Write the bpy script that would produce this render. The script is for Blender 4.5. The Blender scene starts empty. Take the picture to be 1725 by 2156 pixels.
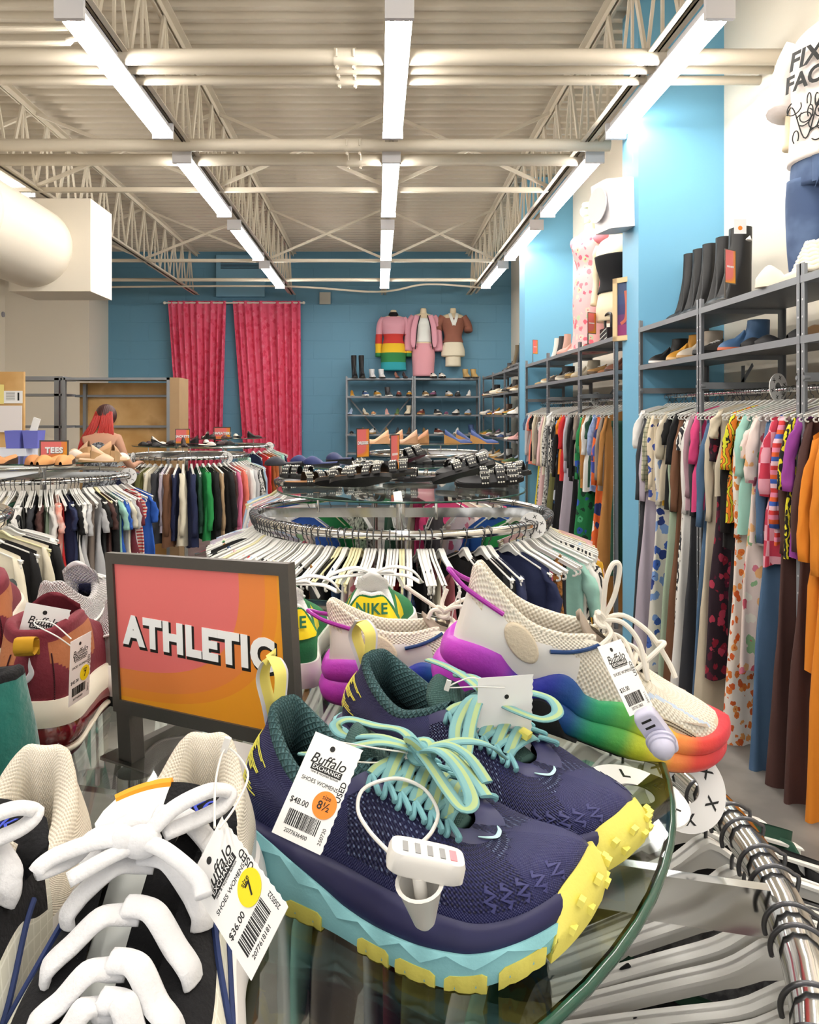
import bpy, math, random
from mathutils import Vector, Matrix, Euler, noise
V = Vector; PI = math.pi
SC = bpy.context.scene; COL = SC.collection
R = random.Random(7)
# ---------------------------------------------------------------- camera
F, CX, CY, ZC, ZF = 1600.0, 795.0, 870.0, 1.62, -.38       # focal length and horizon in pixels of the 1725x2156 frame, eye height
cd = bpy.data.cameras.new('camera'); CAM = bpy.data.objects.new('camera', cd); COL.objects.link(CAM)
cd.sensor_fit = 'HORIZONTAL'; cd.sensor_width = 36; cd.lens = 36*F/1725
cd.shift_x = (862.5-CX)/1725; cd.shift_y = -(1078-CY)/1725
cd.clip_start = .02; cd.clip_end = 60
CAM.location = (0, 0, ZC); CAM.rotation_euler = (PI/2, 0, 0)
SC.camera = CAM
# ---------------------------------------------------------------- world and exposure
TUBE_POWER, WORLD_LIGHT, EXPOSURE = 29.0, 0.6, 0.98
SC.view_settings.view_transform = 'Standard'; SC.view_settings.look = 'None'
SC.view_settings.exposure = EXPOSURE; SC.view_settings.gamma = 1; SC.view_settings.use_curve_mapping = False
W = bpy.data.worlds.new('world'); SC.world = W; W.use_nodes = True
W.node_tree.nodes['Background'].inputs[0].default_value = (1, .97, .93, 1)
W.node_tree.nodes['Background'].inputs[1].default_value = WORLD_LIGHT
SC.cycles.max_bounces = 6; SC.cycles.diffuse_bounces = 3; SC.cycles.glossy_bounces = 3
SC.cycles.transmission_bounces = 6; SC.cycles.transparent_max_bounces = 8
SC.cycles.use_denoising = True; SC.cycles.caustics_reflective = False; SC.cycles.caustics_refractive = False
SC.cycles.sample_clamp_indirect = 4

def at(px, py, Y):                                # photo pixel at a known distance -> point in the room
    return V(((px-CX)*Y/F, Y, ZC+(CY-py)*Y/F))
# ---------------------------------------------------------------- materials
def lin(h):
    if isinstance(h, (tuple, list)): return (*h[:3], 1)
    h = h.lstrip('#'); c = [int(h[i:i+2], 16)/255 for i in (0, 2, 4)]
    return (*[x/12.92 if x <= .04045 else ((x+.055)/1.055)**2.4 for x in c], 1)
MATS = {}
class NT:
    def __init__(s, m): s.t = m.node_tree; s.n = s.t.nodes; s.l = s.t.links; s.b = s.n['Principled BSDF']
    def new(s, kind, **kw):
        n = s.n.new('ShaderNode'+kind)
        for k, v in kw.items():
            if k.startswith('i_'):
                key = k[2:]; key = int(key) if key.isdigit() else key.replace('_', ' ')
                n.inputs[key].default_value = v
            else: setattr(n, k, v)
        return n
    def link(s, a, b): s.l.new(a, b)
    def coord(s, space='Object', scale=(1, 1, 1), rot=(0, 0, 0)):
        tc = s.new('TexCoord'); mp = s.new('Mapping'); mp.inputs['Scale'].default_value = scale; mp.inputs['Rotation'].default_value = rot
        s.link(tc.outputs[space], mp.inputs['Vector']); return mp.outputs[0]
    def math(s, op, a, b=None, clamp=False):
        n = s.new('Math', operation=op, use_clamp=clamp)
        for i, x in enumerate((a, b)):
            if x is None: continue
            if isinstance(x, (int, float)): n.inputs[i].default_value = x
            else: s.link(x, n.inputs[i])
        return n.outputs[0]
    def mix(s, f, a, b):
        n = s.new('Mix', data_type='RGBA')
        for i, x in ((0, f), (6, a), (7, b)):
            if isinstance(x, (int, float, tuple)): n.inputs[i].default_value = x
            else: s.link(x, n.inputs[i])
        return n.outputs[2]
    def ramp(s, f, stops, interp='CONSTANT'):
        n = s.new('ValToRGB'); n.color_ramp.interpolation = interp; e = n.color_ramp.elements
        while len(e) > 1: e.remove(e[-1])
        e[0].position = stops[0][0]; e[0].color = stops[0][1]
        for p, c in stops[1:]: x = e.new(p); x.color = c
        s.link(f, n.inputs[0]); return n.outputs[0]

def pattern(t, pat, base, space):
    k = pat[0]; cols = [lin(c) for c in pat[1]]; sc = pat[2] if len(pat) > 2 else 10.
    ax = pat[3] if len(pat) > 3 else 2
    if k in ('stripes', 'bands'):
        co = t.coord(space); sp = t.new('SeparateXYZ'); t.link(co, sp.inputs[0])
        x = sp.outputs[ax]
        if k == 'stripes': x = t.math('FRACT', t.math('MULTIPLY', x, sc))
        else: x = t.math('MULTIPLY', t.math('ADD', x, pat[4]), sc)
        allc = ([base]+cols) if k == 'stripes' else cols
        return t.ramp(x, [(i/len(allc), c) for i, c in enumerate(allc)])
    if k == 'check':
        co = t.coord(space, (sc,)*3, (0, 0, 0) if ax == 2 else (0, 0, .78)); n = t.new('TexChecker', i_Scale=1.0); t.link(co, n.inputs[0])
        n.inputs[1].default_value = base; n.inputs[2].default_value = cols[0]; return n.outputs[0]
    if k == 'plaid':
        co = t.coord(space); sp = t.new('SeparateXYZ'); t.link(co, sp.inputs[0]); c = base
        for a in (0, 1, 2):
            f = t.math('FRACT', t.math('MULTIPLY', sp.outputs[a], sc))
            m = t.math('MULTIPLY', t.math('GREATER_THAN', f, .72), .5)
            c = t.mix(m, c, cols[a % len(cols)])
        return c
    if k in ('floral', 'dots'):
        co = t.coord(space, (sc,)*3)
        if k == 'floral':
            nz = t.new('TexNoise', i_Scale=1.7); t.link(co, nz.inputs['Vector']); va = t.new('VectorMath', operation='MULTIPLY_ADD'); 
            t.link(nz.outputs['Color'], va.inputs[0]); va.inputs[1].default_value = (.6,)*3; t.link(co, va.inputs[2]); co = va.outputs[0]
        v = t.new('TexVoronoi', i_Scale=1.0); t.link(co, v.inputs['Vector'])
        m = t.math('LESS_THAN', v.outputs['Distance'], .42 if k == 'floral' else .28)
        sp = t.new('SeparateColor'); t.link(v.outputs['Color'], sp.inputs[0])
        c2 = t.ramp(sp.outputs[0], [(i/len(cols), c) for i, c in enumerate(cols)])
        r = t.mix(m, base, c2)
        if k == 'floral':
            m2 = t.math('LESS_THAN', v.outputs['Distance'], .13); r = t.mix(m2, r, cols[-1])
        return r
    if k == 'swirl':
        co = t.coord(space, (sc,)*3); n = t.new('TexWave', i_Scale=.5, i_Distortion=9.0, i_Detail=2.0); n.inputs['Detail Scale'].default_value = 1.2
        t.link(co, n.inputs['Vector']); allc = [base]+cols
        return t.ramp(n.outputs['Fac'], [(i/len(allc), c) for i, c in enumerate(allc)])
    if k == 'blotch':
        co = t.coord(space, (sc,)*3); n = t.new('TexNoise', i_Scale=1.0, i_Detail=3.0); t.link(co, n.inputs['Vector'])
        return t.ramp(n.outputs['Fac'], [(0, base), (.42, base), (.62, cols[0])]+([(.75, cols[1])] if len(cols) > 1 else []), 'LINEAR')
    if k == 'gradx':
        co = t.coord(space); sp = t.new('SeparateXYZ'); t.link(co, sp.inputs[0])
        x = t.math('MULTIPLY', t.math('ADD', sp.outputs[ax], pat[4]), sc)
        return t.ramp(x, [(p, lin(c)) for p, c in zip(pat[5], pat[1])], 'EASE')
def mat(name, col='#808080', rough=.65, metal=0., bump=None, pat=None, space='Object', spec=.5, coat=0, emit=None, trans=0, ior=1.45, alpha=1, var=0, sheen=0):
    if name in MATS: return MATS[name]
    m = bpy.data.materials.new(name); m.use_nodes = True; t = NT(m); b = t.b; MATS[name] = m
    base = lin(col); b.inputs['Base Color'].default_value = base; m.diffuse_color = base
    b.inputs['Roughness'].default_value = rough; b.inputs['Metallic'].default_value = metal
    b.inputs['Specular IOR Level'].default_value = spec; b.inputs['IOR'].default_value = ior
    if coat: b.inputs['Coat Weight'].default_value = coat; b.inputs['Coat Roughness'].default_value = .08
    if sheen: b.inputs['Sheen Weight'].default_value = sheen
    if trans: b.inputs['Transmission Weight'].default_value = trans
    if alpha < 1: b.inputs['Alpha'].default_value = alpha
    if emit: b.inputs['Emission Color'].default_value = lin(emit[0]); b.inputs['Emission Strength'].default_value = emit[1]
    c = None
    if pat: c = pattern(t, pat, base, space)
    if var:
        co = t.coord('Object', (6,)*3); n = t.new('TexNoise', i_Scale=1.0, i_Detail=5.0); t.link(co, n.inputs['Vector'])
        f = t.math('MULTIPLY_ADD', n.outputs['Fac'], 2*var); f.node.inputs[2].default_value = 1-var
        mm = t.new('Mix', data_type='RGBA', blend_type='MULTIPLY'); mm.inputs[0].default_value = 1
        if c: t.link(c, mm.inputs[6])
        else: mm.inputs[6].default_value = base
        t.link(f, mm.inputs[7]); c = mm.outputs[2]
    if c: t.link(c, b.inputs['Base Color'])
    if bump:
        kind, sc, st = bump; bn = t.new('Bump'); bn.inputs['Strength'].default_value = st; bn.inputs['Distance'].default_value = .002 if bump[1] == 0 or not isinstance(bump[1], (int, float)) or bump[1] > 32 else .012
        if kind == 'noise':
            co = t.coord('Object', (sc,)*3); n = t.new('TexNoise', i_Scale=1.0, i_Detail=4.0); t.link(co, n.inputs['Vector']); h = n.outputs['Fac']
        elif kind in ('knit', 'quilt', 'grid'):
            co = t.coord('UV', (sc, sc, 1), (0, 0, .785 if kind == 'quilt' else 0)); sp = t.new('SeparateXYZ'); t.link(co, sp.inputs[0])
            a = t.math('SINE', t.math('MULTIPLY', sp.outputs[0], 2*PI)); d = t.math('SINE', t.math('MULTIPLY', sp.outputs[1], 2*PI))
            h = t.math('MULTIPLY', a, d) if kind == 'knit' else t.math('MINIMUM', t.math('ABSOLUTE', a), t.math('ABSOLUTE', d))
            if kind == 'quilt': h = t.math('POWER', h, .5)
        elif kind == 'waves':
            co = t.coord('Object', sc); n = t.new('TexWave', i_Scale=1.0, i_Distortion=2.0); t.link(co, n.inputs['Vector']); h = n.outputs['Fac']
        elif kind == 'quilted':
            co = t.coord('Object'); sp = t.new('SeparateXYZ'); t.link(co, sp.inputs[0]); h = t.math('ABSOLUTE', t.math('SINE', t.math('MULTIPLY', sp.outputs[2], sc)))
        t.link(h, bn.inputs['Height']); t.link(bn.outputs[0], b.inputs['Normal'])
    return m
# ---------------------------------------------------------------- mesh builder
def rotm(rx=0, ry=0, rz=0): return Euler((rx, ry, rz)).to_matrix()
class MB:
    def __init__(s): s.v = []; s.f = []; s.uv = []; s.mi = []; s.cur = 0
    def add(s, vs, fs, uvs=None, M=None):
        o = len(s.v)
        s.v += [tuple(M @ V(p)) if M else tuple(p) for p in vs]
        for i, f in enumerate(fs):
            s.f.append([o+j for j in f]); s.mi.append(s.cur)
            s.uv.append(uvs[i] if uvs else [(0, 0)]*len(f))
        return s
    def box(s, c, d, rot=None):
        x, y, z = d[0]/2, d[1]/2, d[2]/2; c = V(c)
        vs = [V((a, b, e)) for a in (-x, x) for b in (-y, y) for e in (-z, z)]
        if rot is not None: vs = [rot @ p for p in vs]
        return s.add([c+p for p in vs], [(0, 1, 3, 2), (4, 6, 7, 5), (0, 4, 5, 1), (2, 3, 7, 6), (0, 2, 6, 4), (1, 5, 7, 3)])
    def bx(s, x0, x1, y0, y1, z0, z1): return s.box(((x0+x1)/2, (y0+y1)/2, (z0+z1)/2), (abs(x1-x0), abs(y1-y0), abs(z1-z0)))
    def bar(s, p, q, w, t, up=(0, 0, 1)):
        p = V(p); q = V(q); d = q-p; L = d.length; d.normalize(); u = V(up); sd = d.cross(u)
        if sd.length < 1e-4: sd = d.cross(V((1, 0, 0)))
        sd.normalize(); u = sd.cross(d); m = Matrix((d, sd, u)).transposed()
        return s.box((p+q)/2, (L, w, t), m)
    def rings(s, rs, closed=True, cap=True, uvs=None, loop=False):
        n = len(rs[0]); o = len(s.v); 
        for r in rs: s.v += [tuple(p) for p in r]
        m = len(rs)
        for i in range(m if loop else m-1):
            i2 = (i+1) % m
            for j in range(n if closed else n-1):
                k = (j+1) % n
                s.f.append([o+i*n+j, o+i*n+k, o+i2*n+k, o+i2*n+j]); s.mi.append(s.cur)
                if uvs: s.uv.append([uvs(i, j), uvs(i, j+1), uvs(i+1, j+1), uvs(i+1, j)])
                else: s.uv.append([(0, 0)]*4)
        if cap and closed and not loop:
            for i in (0, m-1):
                s.f.append([o+i*n+j for j in (range(n) if i else reversed(range(n)))]); s.mi.append(s.cur); s.uv.append([(0, 0)]*n)
        return s
    def cyl(s, p, q, r, r2=None, n=16, cap=True):
        p = V(p); q = V(q); r2 = r if r2 is None else r2; d = (q-p).normalized(); a = d.orthogonal().normalized(); b = d.cross(a)
        return s.rings([[c+(a*math.cos(2*PI*i/n)+b*math.sin(2*PI*i/n))*rr for i in range(n)] for c, rr in ((p, r), (q, r2))], cap=cap)
    def lathe(s, prof, c=(0, 0, 0), axis=(0, 0, 1), n=20, cap=True):
        d = V(axis).normalized(); a = d.orthogonal().normalized(); b = d.cross(a); c = V(c)
        return s.rings([[c+d*z+(a*math.cos(2*PI*i/n)+b*math.sin(2*PI*i/n))*max(r, 1e-5) for i in range(n)] for r, z in prof], cap=cap)
    def frames(s, P, loop=False, up=None):
        m = len(P); T = []
        for i in range(m):
            a = P[(i-1) % m] if (loop or i > 0) else P[i]; b = P[(i+1) % m] if (loop or i < m-1) else P[i]
            T.append((b-a).normalized())
        out = []; u = V(up) if up else T[0].orthogonal()
        for t in T:
            if up: u = V(up)
            u = u - t*u.dot(t)
            if u.length < 1e-5: u = t.orthogonal()
            u.normalize(); out.append((t, u, t.cross(u)))
        return out
    def tube(s, P, r, n=8, loop=False, cap=True):
        P = [V(p) for p in P]; fr = s.frames(P, loop)
        rr = r if isinstance(r, (list, tuple)) else [r]*len(P)
        return s.rings([[p+(u*math.cos(2*PI*i/n)+w*math.sin(2*PI*i/n))*q for i in range(n)] for p, (t, u, w), q in zip(P, fr, rr)], cap=cap, loop=loop)
    def strap(s, P, w, th, ups=None, n=10, loop=False, pw=.7):
        # a ribbon: flat superellipse section swept along P; ups = normal of its broad face
        P = [V(p) for p in P]; m = len(P)
        if ups is None: fr = s.frames(P, loop)
        else:
            ups = ups if isinstance(ups, list) else [ups]*m; f0 = s.frames(P, loop); fr = []
            for (t, _, _), u in zip(f0, ups):
                u = V(u); u = u-t*u.dot(t); u = u.normalized() if u.length > 1e-5 else t.orthogonal().normalized(); fr.append((t, u, t.cross(u)))
        ww = w if isinstance(w, (list, tuple)) else [w]*m
        sg = lambda x: math.copysign(abs(x)**pw, x)
        def uv(i, j): return (i*.02, j/n)
        return s.rings([[p+u*sg(math.sin(2*PI*i/n))*th/2+v*sg(math.cos(2*PI*i/n))*q/2 for i in range(n)] for p, (t, u, v), q in zip(P, fr, ww)], loop=loop, uvs=uv)
    def prism(s, pts, z0, z1, M=None):
        n = len(pts); vs = [(x, y, z0) for x, y in pts]+[(x, y, z1) for x, y in pts]
        fs = [list(reversed(range(n))), list(range(n, 2*n))]+[(i, (i+1) % n, n+(i+1) % n, n+i) for i in range(n)]
        return s.add(vs, fs, None, M)
    def ball(s, c, r, n=12, sc=(1, 1, 1)):
        c = V(c); m = n//2
        return s.rings([[c+V((r*sc[0]*math.sin(a)*math.cos(2*PI*i/n), r*sc[1]*math.sin(a)*math.sin(2*PI*i/n), r*sc[2]*math.cos(a))) for i in range(n)] for a in [PI*(k+.001)/(m+.002) for k in range(m+1)]], cap=False)
    def mesh(s, name, mats, smooth=40):
        me = bpy.data.meshes.new(name); me.from_pydata(s.v, [], s.f)
        for m in (mats if isinstance(mats, (list, tuple)) else [mats]): me.materials.append(m)
        if any(s.mi): me.polygons.foreach_set('material_index', s.mi)
        ul = me.uv_layers.new(name='UVMap'); ul.data.foreach_set('uv', [c for f in s.uv for q in f for c in q])
        if smooth:
            me.shade_smooth()
            if smooth < 180: me.set_sharp_from_angle(angle=math.radians(smooth))
        me.update(); return me
    def build(s, name, mats, parent=None, smooth=40, label=None):
        return link(name, s.mesh(name, mats, smooth), parent, label)
def link(name, data, parent=None, label=None):
    o = bpy.data.objects.new(name, data); COL.objects.link(o)
    if parent: o.parent = parent
    if label: o['label'] = label
    return o
def tag(o, label, cat, group=None, kind=None):
    if label: o['label'] = label
    if cat: o['category'] = cat
    if group: o['group'] = group
    if kind: o['kind'] = kind
    return o
def thing(name, label, cat, loc=(0, 0, 0), rz=0, group=None, rot=None, scale=1):
    o = bpy.data.objects.new(name, None); COL.objects.link(o); o.empty_display_size = .05
    o.location = loc; o.rotation_euler = rot or (0, 0, rz); o.scale = (scale,)*3
    return tag(o, label, cat, group)
def struct(name, mb, m, label=None, smooth=30):
    o = mb.build(name, m, None, smooth); o['kind'] = 'structure'
    if label: o['label'] = label
    return o
def kids(o): return [c for c in list(COL.objects) if c.parent == o]
KID = {}
def dup(root, loc=None, rz=None, label=None, group=None, mats=None, M=None, cat=None):
    if root.name not in KID:
        KID[root.name] = [(c, kids(c)) for c in kids(root)]
    r = root.copy(); COL.objects.link(r)
    if M is not None: r.matrix_world = M
    if loc is not None: r.location = loc
    if rz is not None: r.rotation_euler = (0, 0, rz)
    if label: r['label'] = label
    if group: r['group'] = group
    if cat: r['category'] = cat
    new = [r]
    for ch, gs in KID[root.name]:
        c = ch.copy(); COL.objects.link(c); c.parent = r; new.append(c)
        for g in gs: d = g.copy(); COL.objects.link(d); d.parent = c; new.append(d)
    return r
def recolor(root, sub):                            # sub: {part name: material}; slots are put on the object, mesh data stays shared
    for c in [root]+[x for x in root.children_recursive]:
        if c.data is None: continue
        m = sub.get(c.name.split('.')[0])
        if m:
            for i in range(len(c.material_slots)):
                mm = m[i] if isinstance(m, (list, tuple)) else m
                if mm: c.material_slots[i].link = 'OBJECT'; c.material_slots[i].material = mm
def interp(T, t):                                  # smooth table lookup: T = [(t, a, b, ...), ...]
    if t <= T[0][0]: return T[0][1:]
    if t >= T[-1][0]: return T[-1][1:]
    for i in range(len(T)-1):
        if t <= T[i+1][0]: break
    t0, t1 = T[i][0], T[i+1][0]; h = t1-t0; u = (t-t0)/h; out = []
    for k in range(1, len(T[0])):
        p0, p1 = T[i][k], T[i+1][k]; d = (p1-p0)/h
        dl = (p0-T[i-1][k])/(t0-T[i-1][0]) if i > 0 else d
        dr = (T[i+2][k]-p1)/(T[i+2][0]-t1) if i+2 < len(T) else d
        m0 = (dl+d)/2 if i > 0 else d; m1 = (d+dr)/2 if i+2 < len(T) else d
        out.append((2*u**3-3*u*u+1)*p0+(u**3-2*u*u+u)*h*m0+(3*u*u-2*u**3)*p1+(u**3-u*u)*h*m1)
    return tuple(out)
def smooth_path(P, k=6, loop=False):               # Catmull-Rom through P
    P = [V(p) for p in P]; n = len(P); out = []
    for i in range(n if loop else n-1):
        a, b, c, d = (P[(i-1) % n] if loop or i else P[0]), P[i], P[(i+1) % n], (P[(i+2) % n] if loop or i+2 < n else P[-1])
        for j in range(k):
            u = j/k; out.append(.5*((2*b)+(c-a)*u+(2*a-5*b+4*c-d)*u*u+(3*b-a-3*c+d)*u**3))
    if not loop: out.append(P[-1])
    return out
def text_mb(txt, size, depth=.0004, bold=0, align='CENTER', shear=0, spacing=1):
    cu = bpy.data.curves.new('lettering', 'FONT'); cu.body = txt; cu.size = size; cu.extrude = depth; cu.offset = bold; cu.align_x = align; cu.align_y = 'CENTER'
    cu.shear = shear; cu.space_character = spacing; cu.resolution_u = 4
    o = bpy.data.objects.new('lettering', cu); COL.objects.link(o); bpy.context.view_layer.update()
    me = bpy.data.meshes.new_from_object(o.evaluated_get(bpy.context.evaluated_depsgraph_get()))
    b = MB(); b.add([v.co.copy() for v in me.vertices], [list(p.vertices) for p in me.polygons])
    bpy.data.objects.remove(o); bpy.data.curves.remove(cu); bpy.data.meshes.remove(me)
    return b
def merge(dst, src, M=None, mi=None):
    o = len(dst.v); dst.v += [tuple(M @ V(p)) if M is not None else p for p in src.v]
    dst.f += [[o+i for i in f] for f in src.f]; dst.uv += src.uv; dst.mi += [mi if mi is not None else x for x in src.mi]; return dst
# ================================================================ the room
m_cream = mat('cream_paint', '#e9e0d0', .7, bump=('noise', 40, .1))
m_white = mat('white_paint', '#f1ece2', .6)
m_blue = mat('blue_block_paint', '#6496b1', .55)
def brick_bump(m, sc=1.0):
    t = NT(m); tc = t.new('TexCoord'); sw = t.new('SeparateXYZ'); t.link(tc.outputs['Object'], sw.inputs[0]); cb = t.new('CombineXYZ')
    t.link(t.math('ADD', sw.outputs[0], sw.outputs[1]), cb.inputs[0]); t.link(sw.outputs[2], cb.inputs[1])
    b = t.new('TexBrick', i_Scale=1.0); b.inputs['Mortar Size'].default_value = .008; b.inputs['Brick Width'].default_value = .8; b.inputs['Row Height'].default_value = .4
    b.inputs['Mortar Smooth'].default_value = .3; t.link(cb.outputs[0], b.inputs[0]); bn = t.new('Bump'); bn.inputs['Strength'].default_value = .6; bn.inputs['Distance'].default_value = .01; bn.invert = True
    t.link(b.outputs['Fac'], bn.inputs['Height']); t.link(bn.outputs[0], t.b.inputs['Normal'])
brick_bump(m_blue)
m_sky = mat('light_blue_paint', '#78b8da', .45, bump=('noise', 30, .05))
m_deck = mat('deck_paint', '#d6ccbb', .5)
m_steel = mat('painted_steel', '#d6ccba', .5)
m_grey = mat('galvanised_steel', '#8b8f94', .45, .35, bump=('noise', 60, .1), var=.12)
m_chrome = mat('chrome', '#d8d8d6', .12, 1.0)
m_floor = mat('floor_vinyl', '#6e6a66', .4, pat=('blotch', ['#837e78'], 3))
XR, YB, ZT = 2.92, 16.6, 5.15
struct('floor', MB().bx(-7.5, 4, -3, 17.5, ZF-.1, ZF), m_floor)
# corrugated deck: ribs run across the room
mb = MB(); P = []; y = -3.0
while y < 17.3:
    P += [(y, 0), (y+.06, 0), (y+.085, .05), (y+.175, .05)]; y += .2
mb.rings([[V((x, a, ZT+b)) for a, b in P] for x in (-7.6, 4)], closed=False, cap=False)
mb.bx(-7.6, 4, -3, 17.4, ZT+.08, ZT+.16)
struct('ceiling', mb, m_deck, smooth=0)
struct('wall_back', MB().bx(-5.88, 4, YB, YB+.2, ZF, ZT), m_blue)
struct('wall_right', MB().bx(XR, XR+.2, -3, YB, ZF, ZT), m_cream)
struct('wall_left', MB().bx(-8, -5.88, 15.5, 17, ZF, ZT), m_cream)
struct('wall_side', MB().bx(-7.8, -7.6, -3, 15.5, ZF, ZT), m_cream)
# pillars on the right wall, light blue
for i, y in enumerate((6.4, 11.35)):
    o = struct('trim_%d' % (i+1), MB().bx(2.2, XR, y, y+.42, ZF, ZT), m_sky, 'light blue painted square pillar on the right wall')
# vent block in the back wall above the curtains
mb = MB(); mb.bx(-3.5, -2.45, YB-.12, YB, 4.15, 5.05)
struct('trim_3', mb, mat('pale_blue_box', '#7fb0cc', .6), 'pale blue boxed duct above the curtains')
mb = MB()
for i in range(5): mb.box((-2.95, YB-.125, 4.88-i*.03), (.9, .02, .012), rotm(.5))
tag(mb.build('air_vent', mat('vent_dark', '#31495a', .5)), 'dark slatted vent high on the blue back wall', 'vent')
# ---------------------------------------------------------------- trusses (open-web joists along the room)
def joist(x, y0, y1, label, zb=4.17, zt=5.06):
    t = thing('roof_joist', label, 'joist', (x, 0, zb), 0, 'open web roof joists')
    H = zt-zb
    for s in (-1, 1):
        MB().bx(s*.012, s*.075, y0, y1, H-.008, H).bx(s*.012, s*.02, y0, y1, H-.065, H).build('top_chord', m_steel, t)
        MB().bx(s*.012, s*.06, y0, y1, 0, .008).bx(s*.012, s*.02, y0, y1, 0, .055).build('bottom_chord', m_steel, t)
    mb = MB(); st = .62; y = y0; k = 0
    while y < y1-st:
        a = (0, y, .03); b = (0, y+st/2, H-.03); c = (0, y+st, .03)
        mb.bar(a, b, .022, .045, (0, 1, 0)); mb.bar(b, c, .022, .022, (0, 1, 0)); mb.bar((0, y+st/2, H-.03), (0, y+st/2, .03), .018, .03, (0, 1, 0)); y += st
    w = mb.build('web', m_steel, t); return t
JX = [-5.9, -3.9, -1.82, .13, 1.97]
for x, l in zip(JX, ('far left roof joist near the duct', 'roof joist left of the first light row, over the round duct', 'roof joist above the left light row', 'roof joist directly above the centre light row', 'roof joist above the right light row beside the blue pillars')):
    joist(x, -2.5, 16.4, 'cream open web '+l)
for k, (y, w) in enumerate(((4.4, 'nearest the camera, above the first pipes'), (8.65, 'behind the second pair of pipes'), (12.7, 'nearest the back wall'))):
    for i in range(4):
        xa, xb = JX[i], JX[i+1]; mb = MB(); mb.bar((xa, y, 5.03), (xb, y+.03, 4.2), .035, .035); mb.bar((xa, y, 4.2), (xb, y-.03, 5.03), .035, .035)
        tag(mb.build('cross_bracing', m_steel), 'cream crossed braces between %s joists, row %s' % (('two far left', 'left', 'middle', 'right')[i], w), 'bracing', 'cross bracing between the joists')
    if k:
        tag(MB().bar((-5.9, y+.1, 4.19), (1.97, y+.1, 4.19), .05, .05).build('cross_strut', m_steel), 'long cream angle strut across the joists, row '+w, 'strut')
tag(MB().cyl((-5.88, 14.7, 4.2), (2.2, 14.7, 4.2), .035, n=10).build('conduit_pipe', m_steel), 'thin cream pipe running across just above the curtains', 'pipe')
tag(MB().tube(smooth_path([(-5.8, 15.2, 4.14), (-2, 15.2, 4.16), (0, 15.2, 4.05), (1, 15.2, 4.2), (2.2, 15.2, 4.12)], 8), .02, 8).build('sagging_cable', m_steel), 'thin sagging cable in front of the blue back wall', 'cable')
# big pipes across the room
def pipe(y, z, r, xe, label):
    t = thing('ceiling_pipe', label, 'pipe', (0, y, z), 0, 'cream pipes crossing under the roof')
    MB().cyl((-7.55, 0, 0), (xe, 0, 0), r, n=20).build('pipe_run', m_steel, t)
    mb = MB()
    for x in (-4.6, -.2):
        if x > -1: 
            mb.cyl((x-.11, 0, 0), (x+.05, 0, 0), r*1.12, n=20)
            for s in (-.09, .03):
                mb.cyl((x+s, -r*1.25, -r*.5), (x+s, -r*1.25, r*.5), .008, n=6)
                mb.cyl((x+s, -.01, -r*1.35), (x+s, .01, -r*1.35), .014, n=6)
    mb.build('coupling', m_steel, t, label='bolted grooved coupling')
    return t
pipe(5.42, 4.16, .055, 2.92, 'cream pipe, thickest and front one of the three near the camera')
pipe(5.62, 4.16, .032, 2.92, 'cream pipe, middle one of the three near the camera')
pipe(5.8, 4.16, .034, 2.92, 'cream pipe, rear one of the three near the camera')
pipe(7.2, 4.16, .058, 2.2, 'cream pipe, front one of the farther pair')
pipe(7.62, 4.16, .058, 2.2, 'cream pipe, rear one of the farther pair')
for z, y, w in ((4.2, 5.1, 'upper'), (4.12, 5.14, 'lower')):
    P = smooth_path([(-4.5, y, z), (-2.3, y, z), (-2.1, y, z+.02), (-1.98, y, z+.10), (-1.9, y, z+.5)], 6)
    tag(MB().tube(P, .018, 8).build('conduit_pipe', m_steel), '%s thin conduit curving up at the left light row' % w, 'pipe')
# ---------------------------------------------------------------- fluorescent lights
m_tube = mat('lit_tube', '#ffffff', .3, emit=('#fffaf2', TUBE_POWER))
m_fix = mat('fixture_enamel', '#e3e2e6', .35)
def fixture():
    t = thing('strip_light', 'x', 'light', (0, 0, 0), 0, 'fluorescent strip lights')
    L = 2.0
    MB().bx(-.055, .055, -L/2, L/2, .03, .1).bx(-.085, .085, -L/2, L/2, .02, .032).build('housing', m_fix, t)
    for s in (-1, 1): MB().bx(-.09, .09, s*(L/2-.0), s*(L/2+.035), -.035, .1).build('end_cap', m_fix, t)
    for s in (-1, 1):
        MB().cyl((s*.045, -L/2+.02, -.018), (s*.045, L/2-.02, -.018), .019, n=8).build('tube', m_tube, t, label='glowing white tube')
        
        for e in (-1, 1): MB().bx(s*.045-.014, s*.045+.014, e*L/2, e*(L/2-.05), -.03, .02).build('lamp_holder', m_fix, t)
    return t
LF = fixture(); first = True
LY = [-5.7+2.68*i for i in range(8)]
rows = ((-1.89, 'left'), (.135, 'centre'), (2.1, 'right'))
nm = ('nearest the camera', 'second from the camera', 'third from the camera', 'fourth from the camera', 'farthest, near the back wall')
for x, side in rows:
    for i in range(7):
        y = 5.68+2.68*(i-2)
        if y > 16: continue
        o = LF if first else dup(LF); first = False
        o.location = (x, y, 4.07)
        o['label'] = 'glowing two-tube strip light in the %s row, %s' % (side, nm[i-2] if i > 1 else ('directly overhead, out of frame', 'next behind the one overhead')[i])
    mb = MB(); mb.bx(x-.02, x+.02, -1.5, 16.2, 4.172, 4.205)
    tag(mb.build('light_track', m_steel), 'cream channel carrying the %s row of strip lights' % side, 'track')
for y in (9, 3.6, -1.8):
    o = dup(LF, (-4.6, y, 4.5)); o['label'] = 'strip light in the far left row beyond the duct, '+{9: 'farthest', 3.6: 'middle', -1.8: 'nearest'}[y]
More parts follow.
